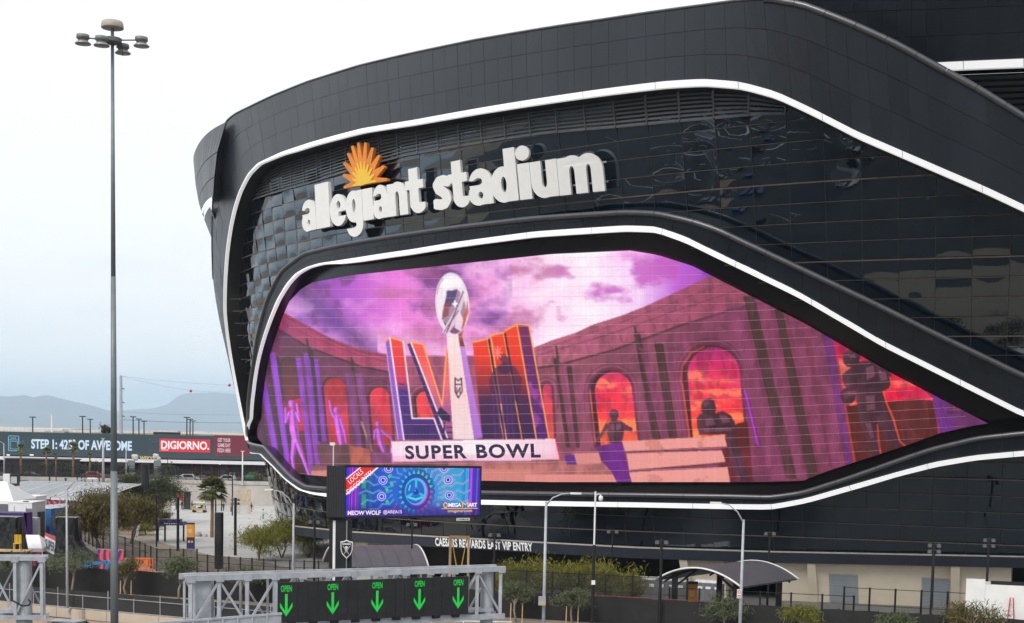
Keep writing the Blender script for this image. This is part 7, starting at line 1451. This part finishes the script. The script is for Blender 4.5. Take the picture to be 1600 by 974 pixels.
for k, (x, Y, c_, kd, rz, lab) in enumerate(((281, 313, 'w', 'sedan', .1, 'white car on the far street left of the thin palm fronds'), (299, 314, 'w', 'suv', 0, 'white pickup sized car on the far street above the retaining wall'), (316, 315, 's', 'sedan', .2, 'silver car on the far street behind the palm crown'), (352, 314, 'w', 'suv', 3.1, 'white car on the far street right of the palm'), (207, 316, 's', 'suv', 1.6, 'silver car seen end on beside the tall mast, far street'), (150, 318, 'r', 'suv', 0, 'red car on the far street behind the brown tree'), (46, 316, 'k', 'sedan', 3.1, 'dark car with red tail light on the far street at left'))):
    p = pt(x, 755, Y); car(lab, cols_[c_], (p[0], Y, 4.404), rz, 'cars on the far street', kd)
# traffic and parked cars on the road in front, mirrored in the tilted glass
rr = np.random.default_rng(11); names = {'w': 'white', 'k': 'black', 's': 'silver', 'r': 'red', 'b': 'blue'}
car0 = {}
k = 0
for row in range(5):
    for i in range(9):
        X = -30 + i * 9.5 + rr.uniform(-2.5, 2.5); Y = 60 + row * 8.5 - .313 * X + rr.uniform(-.4, .4)
        if Y > 103 - .313 * X or rr.random() < .25: continue
        c_ = 'wwskwsb'[rr.integers(7)]; kd = ('sedan', 'suv')[rr.integers(2)]; key = (c_, kd); lab = '%s %s on the road below the gantry, lane %s, place %s' % (names[c_], {'sedan': 'saloon car', 'suv': 'estate car'}[kd], ORD[row], ORD[min(i, 7)] if i < 8 else 'ninth')
        if key not in car0: car0[key] = car(lab, cols_[c_], (X, Y, .008), -.303, 'cars on the road in front', kd)
        else: copy_tree(car0[key], None, (X, Y, .008), -.303 + (math.pi if row % 2 else 0), lab)
sheet('road_marking', [(-90, 112), (70, 62), (70, 62.3), (-90, 112.3)], .010, M_white)
for row in range(4):
    b = MB()
    for i in range(22): X = -60 + i * 6; Y = 64.2 + row * 8.5 - .313 * X; b.add([(X, Y - .1, .0095), (X + 3, Y - 1.04, .0095), (X + 3, Y - .84, .0095), (X, Y + .1, .0095)], [(0, 1, 2, 3)])
    struct(b.build('lane_marking', M_white))
gcp = gp(311, 801); GC = thing('golf_cart', 'tan golf cart with a roof parked at the far side of the plaza', 'cart', tuple(gcp)); M_cart = mat('cart_tan', (.45, .34, .18), rough=.5)
one('body', M_cart, lambda b: (b.box(gcp + (0, 0, .6), (2.6, 1.2, .45)), b.box(gcp + (-1.0, 0, .9), (.5, 1.1, .5))) and None, GC); one('seat', M_blk, lambda b: (b.box(gcp + (.2, 0, .95), (.6, 1.1, .25)), b.box(gcp + (.5, 0, 1.25), (.14, 1.1, .5))) and None, GC); one('roof', M_white, lambda b: b.box(gcp + (.1, 0, 2.0), (2.2, 1.25, .08)), GC)
for sx in (-.9, 1.1):
    for sy in (-.55, .55): one('roof_post', M_blk, lambda b: b.beam(gcp + (sx, sy, .8), gcp + (sx * .95, sy, 2.0), .05), GC); one('wheel', M_tyre, lambda b: b.tube([gcp + (sx, sy * 1.15 - .09, .28), gcp + (sx, sy * 1.15 + .09, .28)], .28, 12), GC)
gt = pt(389, 752, 312); GTK = thing('green_tank', 'green rounded tank on the far street next to the stadium edge', 'tank', (gt[0], 312, 4.4)); one('tank', mat('tank_green', (.02, .22, .10), rough=.5), lambda b: b.tube([(gt[0] - 1.3, 312, 5.6), (gt[0] - 1.0, 312, 5.6), (gt[0] + 1.0, 312, 5.6), (gt[0] + 1.3, 312, 5.6)], [.35, .7, .7, .35], 12), GTK, smooth=True); one('cradle', M_blk, lambda b: b.box((gt[0], 312, 4.75), (1.8, .9, .5)), GTK)

# ------------------------------------------------------------------ people: one continuous skinned body each
SKIN = (.36, .21, .14)
def person(base, lab, top, legs, hair=(.03, .02, .015), rz=0.0, stride=.0, arm=0.0, helmet=None):
    J = {'pel': (0, 0, .95), 'che': (0, .01, 1.28), 'neck': (0, 0, 1.48), 'head0': (0, -.01, 1.57), 'head': (0, -.02, 1.70)}
    E_ = [('pel', 'che'), ('che', 'neck'), ('neck', 'head0'), ('head0', 'head')]; R_ = {'pel': (.15, .11), 'che': (.17, .11), 'neck': (.06, .06), 'head0': (.075, .085), 'head': (.085, .1)}
    for s_, n_ in ((-1, 'l'), (1, 'r')):
        sw = stride * s_
        J.update({n_ + 'hip': (.09 * s_, 0, .88), n_ + 'kne': (.1 * s_, -.18 * sw - .02, .48), n_ + 'ank': (.1 * s_, -.3 * sw + .03, .09), n_ + 'toe': (.11 * s_, -.3 * sw - .16, .04), n_ + 'sho': (.19 * s_, .01, 1.42), n_ + 'elb': (.25 * s_, .06 * sw + .03, 1.14), n_ + 'wri': (.24 * s_, -.1 + .18 * sw - arm, .93 + arm * .8), n_ + 'han': (.23 * s_, -.15 + .2 * sw - arm * 1.2, .85 + arm)})
        E_ += [('pel', n_ + 'hip'), (n_ + 'hip', n_ + 'kne'), (n_ + 'kne', n_ + 'ank'), (n_ + 'ank', n_ + 'toe'), ('che', n_ + 'sho'), (n_ + 'sho', n_ + 'elb'), (n_ + 'elb', n_ + 'wri'), (n_ + 'wri', n_ + 'han')]
        R_.update({n_ + 'hip': (.095, .1), n_ + 'kne': (.065, .065), n_ + 'ank': (.05, .05), n_ + 'toe': (.045, .04), n_ + 'sho': (.07, .07), n_ + 'elb': (.05, .05), n_ + 'wri': (.035, .035), n_ + 'han': (.04, .03)})
    ks_ = list(J); me = bpy.data.meshes.new('p'); me.from_pydata([J[q] for q in ks_], [(ks_.index(a), ks_.index(b)) for a, b in E_], []); o = bpy.data.objects.new('p', me); COL.objects.link(o)
    m_ = o.modifiers.new('s', 'SKIN'); sv = me.skin_vertices[0].data if me.skin_vertices else None
    if sv is None:
        bm = bmesh.new(); bm.from_mesh(me); bm.verts.layers.skin.verify(); bm.to_mesh(me); bm.free(); sv = me.skin_vertices[0].data
    for i, q in enumerate(ks_): sv[i].radius = R_[q]; sv[i].use_root = (q == 'pel')
    o.modifiers.new('b', 'SUBSURF').levels = 1
    dg = bpy.context.evaluated_depsgraph_get(); ev = o.evaluated_get(dg).to_mesh(); v = [tuple(p_.co) for p_ in ev.vertices]; f = [tuple(p_.vertices) for p_ in ev.polygons]; o.evaluated_get(dg).to_mesh_clear(); bpy.data.objects.remove(o)
    b = MB(); b.add(v, f)
    for i, q in enumerate(f):
        c = np.mean([v[j] for j in q], 0); b.mi[i] = 2 if (c[2] > 1.50) else (1 if c[2] < .93 and abs(c[0]) < .2 else (2 if c[2] < .93 else 0))
        if c[2] < .11: b.mi[i] = 3
    T_ = thing('person', lab, 'person', tuple(base), 'people on the plaza and street', rz); mk = lambda c, n: mat('%s_%d_%d_%d' % (n, *[int(q * 99) for q in c]), c, rough=.8, var=.1)
    b.build('body', [mk(top, 'cloth'), mk(legs, 'cloth'), mk(SKIN, 'skin'), mk((.02, .02, .02), 'shoe')], T_, smooth=True, local=True)
    one('hair', mk(helmet or hair, 'hair'), lambda b: b.lathe((0, 0, 1.66), [(.098, 0), (.112, .05), (.105, .12), (.06, .165), (.01, .175)], 12), T_, smooth=True, local=True); return T_
HV, OG, BK, DK, JN = (.45, .75, .05), (.75, .18, .03), (.02, .02, .022), (.04, .04, .05), (.06, .09, .17)
for a in (((349, 799), 'person in dark clothes walking past the barriers left of the timber frame', BK, DK, .5, 0), ((361, 800), 'person in an orange vest standing left of the timber frame', OG, DK, .1, .1), ((393, 800), 'person in dark jacket and jeans right of the timber frame', BK, JN, .4, .1), ((316, 797), 'person in a yellow vest beside the golf cart', HV, DK, .2, .2), ((321, 797), 'person in a pale grey shirt right of the golf cart', (.5, .5, .52), DK, .2, 0), ((300, 797), 'person in black leaning at the golf cart front', BK, DK, .3, .2), ((226, 796), 'person in an orange vest behind the thick black pylon', OG, DK, .2, 0), ((239, 797), 'person in a yellow vest below the feathery tree', HV, DK, .3, .1), ((284, 796), 'person in black standing in the open kiosk', BK, BK, .1, 0), ((411, 811), 'person in a yellow vest at the foot of the stadium glass', HV, DK, .1, .2)):
    (x, y), lab, t_, l_, st2, ar = a; person(gp(x, y), lab, t_, l_, rz=(x * 1.7) % 6.28, stride=st2, arm=ar)
p = pt(373, 757, 311); person((p[0], 311, 4.404), 'person in a red jacket on the far street above the parapet', (.6, .03, .03), DK, stride=.2); p = pt(320.5, 757, 311); person((p[0], 311, 4.404), 'person in a red shirt on the far street behind the palm', (.6, .04, .05), DK, stride=.1)

# ------------------------------------------------------------------ air
hz = MB(); hz.box((0, 16400, 424), (60400, 38600, 850)); ho = hz.build('haze', None); ho['kind'] = 'stuff'; ho.data.materials.clear()
hm = bpy.data.materials.new('haze_air'); hm.use_nodes = True; nn = hm.node_tree.nodes; nn.remove(nn['Principled BSDF']); pv = nn.new('ShaderNodeVolumePrincipled'); pv.inputs['Density'].default_value = 5.5e-5; pv.inputs['Color'].default_value = (.62, .82, 1.0, 1); pv.inputs['Anisotropy'].default_value = .2
hm.node_tree.links.new(pv.outputs[0], nn['Material Output'].inputs['Volume']); ho.data.materials.append(hm)
